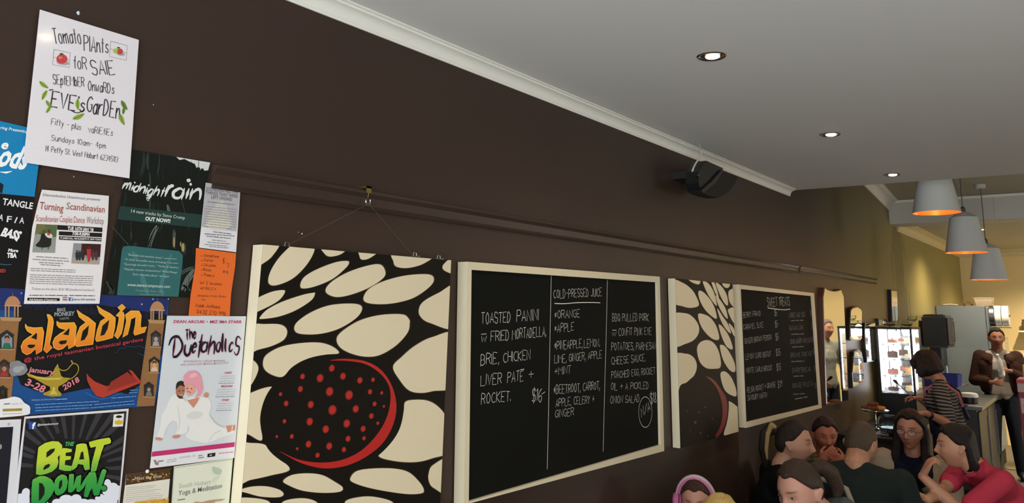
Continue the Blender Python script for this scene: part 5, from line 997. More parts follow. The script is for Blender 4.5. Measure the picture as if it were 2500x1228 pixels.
# wall oven / microwave
mw = empty('microwave', (.14, 10.7, 1.47), 'black microwave oven on a wall bracket between display cabinet and fridge', 'microwave')
g = MB(); g.box((.03, 10.5, 1.478), (.275, 10.98, 1.79), mat('charcoal_metal', '#242628', rough=.45), bev=.002); g.build('cabinet', mw)
g = MB(); g.box((.277, 10.51, 1.486), (.292, 10.86, 1.782), M_blk, bev=.003); d_ = g.build('oven_door', mw); g = MB(); g.tube([(.293, 10.83, 1.52), (.31, 10.83, 1.53), (.31, 10.83, 1.74), (.293, 10.83, 1.75)], .005, M_ss, 8); g.build('handle', d_)
g = MB(); g.box((.277, 10.865, 1.486), (.290, 10.97, 1.782), mat('dark_grey_plastic', '#2a2d30'), bev=.003); g.build('control_panel', mw)
g = MB(); g.box((.0, 10.48, 1.455), (.28, 11.0, 1.477), M_ssd); g.build('bracket', mw)
g = MB(); g.box((.04, 10.52, 1.7915), (.27, 10.95, 1.812), mat('dark_tray', '#2c2c2c', rough=.3), bev=.004); g.tube([(.06, 10.53, 1.816), (.25, 10.53, 1.816)], .005, M_chr, 8); tag(g.build('baking_tray'), 'dark baking tray with a bright rim on top of the microwave', 'tray')
# black tall panel, wall switch
g = MB(); g.box((.0, 11.05, 1.0), (.12, 11.5, 1.50), M_blk, bev=.004); g.box((.121, 11.12, 1.30), (.127, 11.14, 1.42), M_ss); tag(g.build('wall_cupboard'), 'black slim wall cupboard with a short steel handle below the microwave', 'cupboard')
q = atx(2249, 851, .004); g = MB(); g.box((0, q.y-.06, q.z-.06), (.008, q.y+.06, q.z+.06), mat('pale_switch_plastic', '#b7c0bc', rough=.4), bev=.002); tag(g.build('power_point'), 'pale square power point on the wall right of the display cabinet', 'socket')
# steel bench
bn = empty('steel_bench', (.33, 10.2, 0), 'stainless steel kitchen bench with a dark door below, left of the fridge', 'bench')
g = MB(); g.box((.01, 9.6, .885), (.66, 11.2, .925), M_ss, bev=.004); g.build('benchtop', bn)
g = MB(); g.box((.03, 9.65, .12), (.60, 11.15, .884), M_ssd); g.build('body', bn)
for i in range(2):
    g = MB(); g.box((.602, 9.68+i*.75, .14), (.618, 10.38+i*.75, .86), M_ssd, bev=.003); dd = g.build('cupboard_door', bn); g = MB(); g.box((.619, 10.30+i*.75, .3), (.632, 10.325+i*.75, .78), M_ss); g.build('handle', dd)
for xx, yy in ((.05, 9.68), (.57, 9.68), (.05, 11.1), (.57, 11.1)):
    g = MB(); g.tube([(xx, yy, 0), (xx, yy, .12)], .02, M_ss, 10); g.build('leg', bn)
BT = .926
# things on the bench
q = atz(2366, 985, BT); 
g = MB(); c_ = (q.x, q.y+.05, BT); g.lathe([(0, 0), (.07, 0), (.075, .004), (.078, .075), (0, .075)], M_blk, 28, c=c_); tb = tag(g.build('food_container', smooth='auto'), 'black round tub with a white lid on the steel bench', 'tub'); g = MB(); g.lathe([(.083, .06), (.085, .076), (.075, .098), (.055, .103), (0, .1)], mat('white_lid', '#c9cccb', rough=.4), 28, c=c_); g.build('lid', tb, smooth='auto')
q = atz(2310, 992, BT); g = MB(); g.lathe([(0, .004), (.06, .0), (.1, .03), (.12, .085), (.115, .088), (.09, .035), (.05, .012), (0, .012)], mat('brown_wooden_bowl', '#4a3428', rough=.5), 28, c=(q.x, q.y+.2, BT)); tag(g.build('bowl', smooth='auto'), 'dark brown bowl on the steel bench behind the striped worker', 'bowl')
for i in range(2):
    q = atz(2345-i*14, 991, BT); g = MB(); g.lathe([(0, 0), (.05, 0), (.075, .010), (.077, .013), (.05, .006), (0, .006)], M_dpl, 24, c=(q.x, q.y-.02+i*.02, BT+.0005+i*.012)); tag(g.build('plate', smooth='auto'), ('dark saucer in front of the black tub on the bench', 'dark saucer left of the black tub on the bench')[i], 'plate')
# wall shelf with blue tub and pot
SH = aty(2343, 944, 10.3).z
g = MB(); g.box((.0, 10.0, SH-.014), (.40, 10.9, SH), M_ss, bev=.003); tag(g.build('wall_shelf'), 'thin steel wall shelf under the blue tub', 'shelf')
M_blu = mat('blue_plastic', '#1a2f86', rough=.4, var=.05); a, b_ = aty(2290, 938, 10.12), aty(2338, 916, 10.12)
g = MB(); w0, w1, h_ = .02, b_.x, b_.z-SH; hh = h_
g.add([(w0+.01, 10.12, SH), (w1-.008, 10.12, SH), (w1-.008, 10.42, SH), (w0+.01, 10.42, SH), (w0, 10.11, SH+hh), (w1, 10.11, SH+hh), (w1, 10.43, SH+hh), (w0, 10.43, SH+hh), (w0+.018, 10.13, SH+.006), (w1-.016, 10.13, SH+.006), (w1-.016, 10.41, SH+.006), (w0+.018, 10.41, SH+.006), (w0+.008, 10.118, SH+hh), (w1-.008, 10.118, SH+hh), (w1-.008, 10.422, SH+hh), (w0+.008, 10.422, SH+hh)],
    [(0,3,2,1), (0,1,5,4), (1,2,6,5), (2,3,7,6), (3,0,4,7), (8,9,10,11), (12,13,9,8)[::-1], (13,14,10,9)[::-1], (14,15,11,10)[::-1], (15,12,8,11)[::-1], (4,5,13,12), (5,6,14,13), (6,7,15,14), (7,4,12,15)], M_blu)
tag(g.build('storage_tub'), 'bright blue plastic tub on the wall shelf behind the striped worker', 'tub')
q = aty(2319, 915, 10.6); g = MB(); g.lathe([(0, 0), (.06, 0), (.067, .006), (.067, .20), (.071, .204), (.071, .208), (.062, .206), (.061, .01), (0, .008)], M_ss, 30, c=(.20, 10.52, SH)); pt = tag(g.build('cooking_pot', smooth='auto'), 'steel cooking pot standing behind the blue tub', 'pot')
for sy in (-1, 1):
    g = MB(); g.tube([(.20, 10.52+sy*.066, SH+.16), (.20, 10.52+sy*.09, SH+.165), (.20, 10.52+sy*.066, SH+.175)], .004, M_ss, 8); g.build('handle', pt)
# ---------------------------------------------------------------- rear wall: notice, shelf with jars
M_pap = mat('notice_paper', '#cfc49a', rough=.7)
def back(px, py, off=0): return aty(px, py, YF-off)
a, b_ = back(2451, 822), back(2465, 862)
g = MB(); g.box((a.x, YF-.002, b_.z), (b_.x, YF-.0005, a.z), M_pap); nt_ = tag(g.build('notice'), 'small cream notice sheet on the rear wall beside the man\'s head', 'notice')
g = MB()
for i in range(6): g.box((a.x+.008, YF-.0026, a.z-.03-i*.034), (b_.x-.008-.01*(i % 2), YF-.0021, a.z-.026-i*.034), mat('faint_ink', '#8a8264', rough=.7))
g.build('ruled_line', nt_)
a = back(2415, 797, .3); b_ = back(2437, 808, .3)
g = MB(); g.box((a.x-.03, YF-.002, b_.z-.06), (b_.x-.02, YF-.0005, a.z), mat('white_notice', '#e0dcc8', rough=.7)); tag(g.build('notice'), 'white notice sheet on the rear wall directly above the man\'s hair', 'notice')
a = back(2487, 807, .2)
ws = empty('bracket_shelf', (a.x+.3, YF-.1, a.z-.02), 'white bracket shelf on the cream rear wall at the right photo edge', 'shelf')
g = MB(); g.box((a.x, YF-.24, a.z-.022), (a.x+.9, YF-.001, a.z), mat('white_shelf_paint', '#e9dfc4', rough=.5), bev=.003); g.build('board', ws)
for dx in (.12, .75):
    g = MB(); g.add([(a.x+dx, YF-.2, a.z-.023), (a.x+dx, YF-.001, a.z-.023), (a.x+dx, YF-.001, a.z-.2), (a.x+dx+.015, YF-.2, a.z-.023), (a.x+dx+.015, YF-.001, a.z-.023), (a.x+dx+.015, YF-.001, a.z-.2)], [(0,1,2), (5,4,3), (0,3,4,1), (1,4,5,2), (2,5,3,0)], MATS['white_shelf_paint']); g.build('bracket', ws)
for i in range(4):
    g = MB(); c_ = (a.x+.08+i*.13, YF-.13, a.z+.0005); g.lathe([(0, 0), (.04, 0), (.042, .006), (.042, .11), (.034, .13), (.034, .15), (0, .15)], mat('brown_jar_glass', '#6a5a38', rough=.2), 20, c=c_); j = tag(g.build('storage_jar', smooth='auto'), ('leftmost', 'second', 'third', 'rightmost')[i] + ' brown storage jar on the white bracket shelf', 'jar', 'jars on the rear shelf'); g = MB(); g.lathe([(0, .155), (.037, .155), (.037, .148), (0, .148)], M_blk, 20, c=c_); g.build('lid', j)
# cartons at the right edge
CY = 9.0; CX = aty(2486, 958, CY); CB = aty(2490, 1126, CY).z
M_mag = mat('magenta_carton', '#7a2c42', rough=.55, var=.04); M_red = mat('red_carton', '#a43a44', rough=.55)
sd = empty('low_stand', (CX.x+.22, CY+.22, 0), 'low black stand under the magenta carton at the right photo edge', 'stand')
g = MB(); g.box((CX.x-.01, CY-.01, CB-.03), (CX.x+.47, CY+.46, CB), M_blk, bev=.004); g.build('shelf_board', sd)
for dx in (.0, .44):
    for dy in (.0, .43):
        g = MB(); g.box((CX.x+dx, CY+dy, 0), (CX.x+dx+.025, CY+dy+.025, CB-.03), M_blk); g.build('leg', sd)
g = MB(); g.box((CX.x, CY, CB+.001), (CX.x+.45, CY+.45, CX.z), M_mag, bev=.004); ct = tag(g.build('carton'), 'tall magenta carton with a round picture at the right edge of the photo', 'carton')
g = MB(); g.box((CX.x+.012, CY-.003, CX.z-.18), (CX.x+.15, CY-.0005, CX.z-.05), mat('carton_label', '#b9a9a0', rough=.6))
g.lathe([(0, 0), (.05, 0), (.05, -.002), (0, -.002)], mat('biscuit_print', '#8a5a38', rough=.6), 24, M=Matrix.Translation((CX.x+.081, CY-.0032, CX.z-.115)) @ Matrix.Rotation(math.radians(-90), 4, 'X')); g.build('carton_print', ct)
g = MB(); g.box((CX.x-.005, CY+.02, CX.z+.001), (CX.x+.4, CY+.4, CX.z+.11), mat('white_carton', '#a9a09a', rough=.6), bev=.003); c2 = tag(g.build('carton'), 'low white and red carton stacked on the magenta carton', 'carton')
g = MB(); g.box((CX.x-.008, CY+.017, CX.z+.08), (CX.x+.403, CY+.403, CX.z+.114), M_red, bev=.002); g.build('lid', c2)
g = MB(); g.box((CX.x+.045, CY+.1, CX.z+.116), (CX.x+.3, CY+.3, CX.z+.24), mat('yellow_packet', '#c9a83a', rough=.5), bev=.006); tag(g.build('packet'), 'yellow packet on top of the stacked cartons', 'packet')
# slatted white crate behind the man's legs
q0 = aty(2452, 1105, 12.45)
cr = empty('plastic_crate', (.78, 12.55, 0), 'pale slatted crate standing behind the legs of the man in the brown jacket', 'crate')
M_crt = mat('pale_slat_plastic', '#a7a48c', rough=.6)
cr_z0, cr_z1 = .0, .62
for i in range(8):
    g = MB(); z = .04+i*.073; g.box((.665, 12.46, z), (.90, 12.475, z+.045), M_crt, Matrix.Translation((0, 0, 0)), bev=.003); g.build('slat', cr)
for xx in (.655, .90):
    g = MB(); g.box((xx, 12.45, 0), (xx+.02, 12.72, .62), M_crt); g.build('side_board', cr)
g = MB(); g.box((.675, 12.47, .0), (.90, 12.71, .02), M_crt); g.build('bottom_board', cr)
# ---------------------------------------------------------------- tables and chairs
M_tt = mat('dark_table_laminate', '#2c2724', rough=.35, var=.1); M_tl = mat('black_table_leg', '#1b1b1c', rough=.4, metal=.4)
def table(cx_, cy2, lx, ly, z, label):
    root = empty('cafe_table', (cx_, cy2, 0), label, 'table')
    g = MB(); g.box((cx_-lx/2, cy2-ly/2, z-.03), (cx_+lx/2, cy2+ly/2, z), M_tt, bev=.005); g.build('tabletop', root)
    g = MB(); g.tube([(cx_, cy2, .03), (cx_, cy2, z-.03)], .035, M_tl, 14); g.build('column', root)
    g = MB(); g.box((cx_-.28, cy2-.035, 0), (cx_+.28, cy2+.035, .03), M_tl, bev=.006); g.box((cx_-.035, cy2-.28, 0), (cx_+.035, cy2+.28, .0295), M_tl, bev=.006); g.build('foot', root)
def chair(x, y, rz, label, col, back='#c9bfa4', h=.86, zs=.45):
    """faces +Y before turning"""
    M_ = Matrix.Translation((x, y, 0)) @ Matrix.Rotation(rz, 4, 'Z'); root = empty('dining_chair', (x, y, 0), label, 'chair')
    ms = mat('chair_' + col.strip('#'), col, rough=.45, var=.08); mbk = mat('chair_' + back.strip('#'), back, rough=.5, var=.06)
    g = MB(); g.box((-.2, -.19, zs-.025), (.2, .2, zs), ms, M_, bev=.01); g.build('seat', root)
    for sx in (-1, 1):
        for sy in (-1, 1):
            g = MB(); g.tube([(sx*.165, sy*.165, zs-.02), (sx*.195, sy*.205, 0)], [.014, .011], ms, 10, M=M_); g.build('leg', root)
    g = MB(); pts = [(-.19, -.18, zs-.01), (-.2, -.235, zs+.2), (-.185, -.262, h-.1), (-.14, -.275, h-.02), (-.06, -.282, h), (.06, -.282, h), (.14, -.275, h-.02), (.185, -.262, h-.1), (.2, -.235, zs+.2), (.19, -.18, zs-.01)]
    g.tube(pts, .0125, mbk, 10, M=M_); g.build('back_frame', root, smooth='auto')
    g = MB()
    n = 9; vs = []
    for j in range(3):
        for i in range(n):
            t = i/(n-1)*2-1; vs += [(t*.172, -.255-.025*(1-t*t), h-.03-j*.10-.035*t*t*(j == 0)), ]
    fs = [(j*n+i, j*n+i+1, (j+1)*n+i+1, (j+1)*n+i) for j in range(2) for i in range(n-1)]
    g.add(vs + [(a_, b2-.010, c2_) for a_, b2, c2_ in vs], fs + [tuple(k_+len(vs) for k_ in f[::-1]) for f in fs], ms, M_); g.build('back_panel', root, smooth=True)
# ---------------------------------------------------------------- people
def hull(pts, parts):
    """pts: list of (centre, radius or (rx,ry,rz,basis)); adds the convex hull of the ellipsoids"""
    bm = bmesh.new(); vs = []
    for c, r in pts:
        for d in ICO:
            v = Vector((d[0]*r[0], d[1]*r[1], d[2]*r[2])) if isinstance(r, (tuple, list)) else Vector(d)*r
            if isinstance(r, (tuple, list)) and len(r) > 3: v = r[3] @ v
            vs.append(bm.verts.new(Vector(c) + v))
    ret = bmesh.ops.convex_hull(bm, input=vs)
    bmesh.ops.delete(bm, geom=[v for v in bm.verts if not v.link_faces], context='VERTS')
    parts.bm(bm)
_b = bmesh.new(); bmesh.ops.create_icosphere(_b, subdivisions=2, radius=1); ICO = [tuple(v.co) for v in _b.verts]; _b.free()
def chain(pts, rs, parts):
    for i in range(len(pts)-1): hull([(pts[i], rs[i]), (pts[i+1], rs[i+1])], parts)
def basis(fwd, up):
    """columns: x = the person's left-to-right (right hand side), y = forward, z = up"""
    up = Vector(up).normalized(); f = Vector(fwd); f = (f - up*f.dot(up)).normalized(); r = f.cross(up)
    return Matrix((r, f, up)).transposed()
def ss(a, b, x): 
    t = np.clip((x-a)/(b-a), 0, 1); return t*t*(3-2*t)
NU, NV = 72, 54
_u, _v = np.meshgrid(np.arange(NU)/NU*2*np.pi, (np.arange(NV)+.5)/NV*np.pi, indexing='ij')
DX, DY, DZ = np.sin(_v)*np.sin(_u), np.sin(_v)*np.cos(_u), np.cos(_v)
GF = [(i*NV+j, ((i+1) % NU)*NV+j, ((i+1) % NU)*NV+j+1, i*NV+j+1) for i in range(NU) for j in range(NV-1)] + [tuple(i*NV for i in range(NU))[::-1], tuple(i*NV+NV-1 for i in range(NU))]
def head_surface(female=True, child=False):
    x, y, z = DX*.074, DY*.094, DZ*.114
    low = ss(-.01, -.10, z)
    x = x*(1 - .30*low*(1.0 if female else .8)); y = np.where(y < 0, y*(1-.30*ss(-.02, -.10, z)), y*(1-.04*low))
    x = x*(1 + .03*ss(.0, .05, z))
    fr = ss(.0, .045, y); g = lambda cx, cz, sx, sz: np.exp(-((x-cx)/sx)**2-((z-cz)/sz)**2)
    d = .022*g(0, -.026, .0125, .014) + .012*g(0, -.006, .010, .020) + .004*g(.011, -.030, .007, .007) + .004*g(-.011, -.030, .007, .007)
    d += -.0085*g(.030, .008, .016, .012) - .0085*g(-.030, .008, .016, .012) + .0045*g(.028, .030, .020, .008) + .0045*g(-.028, .030, .020, .008)
    d += .0055*g(0, -.054, .020, .0055) + .0055*g(0, -.066, .016, .006) - .003*g(0, -.0600, .022, .0025) - .003*g(0, -.078, .02, .006)
    d += .009*g(0, -.097, .020, .014) + .005*g(.042, -.022, .018, .018) + .005*g(-.042, -.022, .018, .018) - .003*g(.045, -.055, .018, .02) - .003*g(-.045, -.055, .018, .02)
    if child: d *= .8; d += .004*g(.04, -.04, .02, .02) + .004*g(-.04, -.04, .02, .02)
    y = y + d*fr
    return x, y, z
def grid_mesh(x, y, z, c, B, s, parts, m=None):
    P = np.stack([x.ravel(), y.ravel(), z.ravel()], 1)*s; Bm = np.array(B); W_ = P @ Bm.T + np.array(c)
    parts.add([Vector(w_) for w_ in W_], GF, m)
def voxel(parts, name, vox, smooth=6, mats=None, dec=0):
    o = parts.build('tmp'); md = o.modifiers.new('r', 'REMESH'); md.mode = 'VOXEL'; md.voxel_size = vox; md.adaptivity = 0
    if smooth: m2 = o.modifiers.new('s', 'SMOOTH'); m2.factor = .5; m2.iterations = smooth
    dg = bpy.context.evaluated_depsgraph_get(); dg.update(); me = bpy.data.meshes.new_from_object(o.evaluated_get(dg)); me.name = name
    old = o.data; bpy.data.objects.remove(o); bpy.data.meshes.remove(old)
    me.materials.clear()
    for m in (mats or []): me.materials.append(m)
    me.polygons.foreach_set('use_smooth', [True]*len(me.polygons))
    return me
def skin_mat(nm, tone):
    if nm in MATS: return MATS[nm]
    m = mat(nm, tone, rough=.5, spec=.35, var=.04, scale=20); nt = m.node_tree; b = nt.nodes['Principled BSDF']
    at = nt.nodes.new('ShaderNodeVertexColor'); at.layer_name = 'Col'
    src = b.inputs['Base Color'].links[0].from_socket; mx = nt.nodes.new('ShaderNodeMix'); mx.data_type = 'RGBA'; mx.blend_type = 'MULTIPLY'; mx.inputs[0].default_value = 1
    nt.links.new(src, mx.inputs[6]); nt.links.new(at.outputs[0], mx.inputs[7]); nt.links.new(mx.outputs[2], b.inputs['Base Color'])
    b.inputs['Subsurface Weight'].default_value = .08; b.inputs['Subsurface Radius'].default_value = (.02, .008, .004)
    return m
def face_colour(me, c, B, s, brow=(.35, .25, .2), lip=(.85, .45, .42), stubble=0):
    n = len(me.vertices); co = np.empty(n*3); me.vertices.foreach_get('co', co); P = (co.reshape(-1, 3) - np.array(c)) @ np.array(B) / s
    x, y, z = P.T; col = np.ones((n, 4)); fr = (y > .035) & (abs(x) < .08) & (abs(z) < .14)
    def blend(w_, c_):
        for k in range(3): col[:, k] *= 1 - w_*(1-c_[k])
    g = lambda cx, cz, sx, sz: np.exp(-((x-cx)/sx)**4-((z-cz)/sz)**4)*fr
    blend(np.clip(g(.030, .033, .019, .0045)+g(-.030, .033, .019, .0045), 0, 1), brow)
    blend(np.clip(g(0, -.060, .023, .0095), 0, 1), lip)
    blend(.35*np.clip(np.exp(-((x-.04)/.02)**2-((z+.025)/.02)**2)*fr+np.exp(-((x+.04)/.02)**2-((z+.025)/.02)**2)*fr+np.exp(-(x/.014)**2-((z+.03)/.012)**2)*fr, 0, 1), (1, .72, .68))
    blend(.5*np.clip(g(.030, .010, .018, .008)+g(-.030, .010, .018, .008), 0, 1), (.8, .6, .52))
    if stubble: blend(stubble*ss(-.035, -.07, z)*(y > -.02)*(abs(z) < .14), (.6, .5, .45))
    a = me.color_attributes.new('Col', 'FLOAT_COLOR', 'POINT'); a.data.foreach_set('color', col.ravel())
def hand_parts(w, d, n, side, parts, curl=.5, spread=.018, s=1.0, thumb=.6):
    """w wrist, d direction wrist to knuckles, n palm normal; side=+1: thumb towards d x n"""
    d = Vector(d).normalized(); n = Vector(n); n = (n - d*n.dot(d)).normalized(); t = d.cross(n)*side
    K = [w + d*(.082*s) + t*(o*s) for o in (.030, .010, -.010, -.029)]
    hull([(w, .022*s), (K[0]-d*.01*s, .0115*s), (K[3]-d*.012*s, .0105*s)], parts)
    hull([(w+d*.02*s, .021*s), (K[1]-d*.008*s, .012*s), (K[2]-d*.008*s, .012*s)], parts)
    for k, (L, o) in enumerate(((.072, .030), (.080, .010), (.075, -.010), (.058, -.029))):
        p = K[k]; a = 0; pts = [p]; dd = (d + t*(o*1.8)).normalized()
        for sg, f in ((.45, .6), (.32, 1.1), (.23, .8)):
            a += curl*f; q = dd*math.cos(a) + n*math.sin(a); p = p + q*(L*sg*s); pts.append(p)
        chain(pts, [.0095*s, .0085*s, .0078*s, .0068*s], parts)
    p0 = w + d*.022*s + t*.018*s; p1 = p0 + (d*.55 + t*.75 + n*.25).normalized()*.042*s; p2 = p1 + (d*(.9-thumb*.3) + t*(.35-thumb*.3) + n*(.2+thumb*.5)).normalized()*.032*s; p3 = p2 + (d*(.9-thumb*.3) + n*(.2+thumb*.8)).normalized()*.024*s
    chain([p0, p1, p2, p3], [.014*s, .0115*s, .010*s, .008*s], parts)
def ik(sh, tgt, L1, L2, pole):
    v = tgt - sh; D = min(v.length, (L1+L2)*.995); v.normalize(); a = (L1*L1 - L2*L2 + D*D)/(2*D); h = math.sqrt(max(0, L1*L1-a*a))
    p = Vector(pole); p = (p - v*p.dot(v)); p = p.normalized() if p.length > 1e-4 else Vector((0, 0, -1))
    return sh + v*a + p*h, sh + v*D
CLOTH = {}
def cloth(name, col, **k):
    k.setdefault('rough', .85); k.setdefault('bump', .35); k.setdefault('bscale', 22); k.setdefault('var', .12); k.setdefault('scale', 10)
    k.setdefault('spec', .2); return mat(name, col, **k)
def person(label, Hc, face, body=None, pitch=0, roll=0, lean=.06, s=1.0, seat=.46, stand=False, tone='#b98a70', female=True, hairc='#2c201a', hair='short', top='#202020', topmat=None, pants='#20222c', pmat_=None,
           hands=((None, None), (None, None)), sleeve=.55, brow=(.35, .25, .2), vox=.006, sw=.175, child=False, stubble=0, neck='crew', extra=None, curl=(.5, .5), collar=False, hn=((None, None), (None, None)), bulk=1.0, waist=None, shoes='#1a1a1a', hairlift=1.0, poles=(None, None), hunch=0.0):
    """face/body: degrees; 0 looks at the photographer, +90 towards the right of the photo. hands[0] = the person's right hand"""
    Hc = Vector(Hc); tc = Vector((CAM.x-Hc.x, CAM.y-Hc.y, 0)).normalized(); rt = Vector((-tc.y, tc.x, 0))   # rt: to the photo's right
    dirv = lambda a: (tc*math.cos(math.radians(a)) + rt*math.sin(math.radians(a)))
    f = dirv(face); b = dirv(face if body is None else body)
    p_, r_ = math.radians(pitch), math.radians(roll); side = f.cross(Vector((0, 0, 1)))
    fw = f*math.cos(p_) - Vector((0, 0, 1))*math.sin(p_); up = (Vector((0, 0, 1))*math.cos(p_) + f*math.sin(p_)); up = (up*math.cos(r_) + side*math.sin(r_)).normalized()
    HB = basis(fw, up)
    BB = basis(b, (0, 0, 1)); bs = BB @ Vector((1, 0, 0)); Z_ = Vector((0, 0, 1))
    jaw = Hc - up*(.055*s) - fw*(.02*s)
    N = Hc - Z_*((.158-.05*hunch)*s) - f*(.030*s) - b*((.02+.06*hunch)*s)
    if stand: P = Vector((N.x, N.y, .93*s)) - b*lean*.5
    else: P = Vector((N.x, N.y, seat + .11*s)) - b*lean
    C_ = N + (P-N)*.36 + b*(.015*s); W_ = N + (P-N)*.68
    tu = (N-P).normalized(); TB = basis(b, tu); k = s*bulk
    sh = [N - tu*(.048*s) + bs*(sg*sw*s) for sg in (1, -1)]
    skin = MB(); x, y, z = head_surface(female, child); grid_mesh(x, y, z, Hc, HB, s, skin)
    for sg in (1, -1):
        e = Hc + HB @ Vector((sg*.077*s, -.010*s, -.006*s)); EB = HB @ Matrix.Rotation(sg*.35, 3, 'Z')
        hull([(e, (.007*s, .016*s, .022*s, EB)), (e + HB @ Vector((sg*.009*s, -.009*s, .012*s)), (.005*s, .014*s, .016*s, EB)), (e + HB @ Vector((0, .004*s, -.022*s)), (.005*s, .008*s, .007*s, EB))], skin)
    nr = (.050 if female else .060)*s
    hull([(jaw - fw*.015*s, nr*.95), (N + tu*.01*s, nr*1.08)], skin); hull([(Hc-up*.05*s-fw*.03*s, nr), (N + tu*.02*s, nr)], skin)
    def torso(parts, e, low=True, trap=True):
        R = lambda a, b2, c: ((a*k+e), (b2*k+e), (c*s+e), TB)
        hull([(C_, R(.150, .098, .12)), (W_, R(.125, .092, .09))], parts); hull([(C_ - tu*.02, R(.152, .104, .10)), (N - tu*.09*s, R(.125, .075, .05))], parts)
        for q in sh: hull([(q, .047*k+e), (N - tu*.07*s, R(.06, .06, .04)), (C_, R(.10, .08, .06))], parts)
        if trap:
            for q in sh: hull([(N - tu*.01*s, nr*.92+e*.4), (q*.75 + (N - tu*.05*s)*.25, .036*k+e), (N - tu*.05*s, .05*s+e)], parts)
        if low: hull([(W_, R(.125, .092, .09)), (P, R(.155, .110, .10))], parts)
        if female and not child:
            for sg in (1, -1): hull([(C_ + TB @ Vector((sg*.062*s, .075*k, .015*s)), .052*s+e), (C_ + TB @ Vector((sg*.06*s, .03*k, .05*s)), .05*s+e)], parts)
    torso(skin, 0)
    shirt = MB(); torso(shirt, .013)
    L1, L2 = .285*s, .255*s; arms = []
    for i in (0, 1):
        sg = (1, -1)[i]; tgt = hands[i][0]
        if tgt is None: tgt = sh[i] - Z_*.42*s + b*.12*s + bs*sg*.04*s if stand else P + b*.30*s + bs*sg*.10*s + Z_*.12*s
        el, wr = ik(sh[i], Vector(tgt), L1, L2, poles[i] if poles[i] is not None else (bs*sg*.6 - Z_*.9 - b*.35)); arms.append((el, wr))
        chain([sh[i], sh[i]*.5+el*.5, el], [.046*k, .041*k, .035*s], skin); chain([el, el*.6+wr*.4, wr], [.035*s, .036*s, .025*s], skin)
        fd = hn[i][0] or ((wr-el).normalized()); pn = hn[i][1] or (-bs*sg + b*.0 - Z_*.3)
        # the thumb side: for a palm facing the body it points up / forward
        d_ = Vector(fd).normalized(); n_ = Vector(pn); t_ = d_.cross((n_ - d_*n_.dot(d_)).normalized()); sd = 1 if t_.dot(Z_ + b*.5) > 0 else -1
        hand_parts(wr + d_*.010*s, d_, pn, sd, skin, curl[i], s=s*(.88 if female else .96))
        st = sleeve
        if st > 0:
            if st <= 1: e_ = sh[i].lerp(el, st); chain([sh[i], e_], [.047*k+.014, .047*k+.012], shirt)
            else: e_ = el.lerp(wr, st-1); chain([sh[i], el, e_], [.047*k+.014, .042*k+.012, .033*s+.010], shirt)
    pant = MB(); hull([(P, (.158*k+.008, .112*k+.008, .10*s, TB)), (P - Z_*.04*s, (.15*k, .11*k, .07*s, TB))], pant); shoe = []
    for sg in (1, -1):
        hp = P + bs*sg*.085*s - Z_*.02*s
        if stand: kn = hp - Z_*.42*s + b*.03*s + bs*sg*.015*s; an = Vector((kn.x, kn.y, .075)) - b*.02*s + bs*sg*.03*s
        else: kn = hp + b*.40*s + bs*sg*.04*s + Z_*.0; kn.z = seat + .075*s; an = Vector((kn.x, kn.y, .09)) - b*.03
        chain([hp, hp.lerp(kn, .5), kn], [.082*k, .072*k, .056*k], skin); chain([kn, kn.lerp(an, .35), an], [.055*s, .050*s, .036*s], skin)
        chain([hp, hp.lerp(kn, .5), kn], [.094*k, .084*k, .068*k], pant); chain([kn, kn.lerp(an, .4), an - Z_*.01], [.068*s, .064*s, .055*s], pant)
        hull([(an, .036*s), (an + b*.12*s - Z_*.045*s, .022*s), (an - Z_*.045*s, .024*s)], skin)
        q = MB(); a0 = Vector((an.x, an.y, .038)); hull([(a0 + Z_*.02, .046*s), (a0 - b*.03*s, .037*s), (a0 + b*.15*s, .032*s)], q); shoe.append(q)
    root = empty('person', (P.x, P.y, 0), label, 'person')
    me = voxel(skin, 'body', vox, 3 if vox < .005 else 2); me.materials.append(skin_mat('skin_' + tone.strip('#'), tone)); face_colour(me, Hc, HB, s, brow, stubble=stubble)
    link('body', me, root)
    # eyes
    ew = mat('eye_white', '#8d867e', rough=.35, var=0); ei = mat('eye_iris', '#2a2220', rough=.15, var=0)
    for sg in (1, -1):
        e = Hc + HB @ Vector((sg*.030*s, .0775*s, .009*s)); g = MB(); RM = Matrix.Translation(e) @ HB.to_4x4()
        g.ball((0, 0, 0), .0125*s, ew, 14, RM, (1, .62, .36)); g.ball((0, .0042*s, .0005), .0056*s, ei, 10, RM, (1, .75, .8)); g.build('eye', root, smooth=True)
    tm = topmat or cloth('top_' + top.strip('#'), top)
    me = voxel(shirt, 'shirt', .009, 3, [tm]); link('shirt', me, root)
    pm = pmat_ or cloth('trousers_' + pants.strip('#'), pants); me = voxel(pant, 'trousers', .012, 2, [pm]); link('trousers', me, root)
    for q in shoe: me = voxel(q, 'shoe', .008, 2, [mat('shoe_' + shoes.strip('#'), shoes, rough=.5)]); link('shoe', me, root)
    # hair
    hm = mat('hair_' + hairc.strip('#'), hairc, rough=.5, spec=.35, var=.35, scale=30, stretch=(6, 6, .8), bump=.6, bscale=60)
    g = MB(); x, y, z = head_surface(female, child)
    L = lambda a, b2, c: Hc + HB @ Vector((a*s, b2*s, c*s))
    hl = {'bald': .2}.get(hair, .080)
    line = np.interp(y, [-.10, -.062, -.048, -.032, -.016, .004, .018, .040, .058, .12], [-.095, -.090, -.055, -.010, .018, .022, .034, .058, hl, hl])
    line = line - .004*np.cos(x*90)
    if hair == 'buzz': line = line + .006
    mk = ss(-.006, .006, z - line)
    th = {'short': .014, 'buzz': .006, 'long': .016, 'tail': .009, 'bob': .02, 'receding': .016}.get(hair, .012)*hairlift
    nz = np.array([noise.noise(Vector((a*70, b2*70, c*25))) for a, b2, c in zip(x.ravel(), y.ravel(), z.ravel())]).reshape(x.shape)
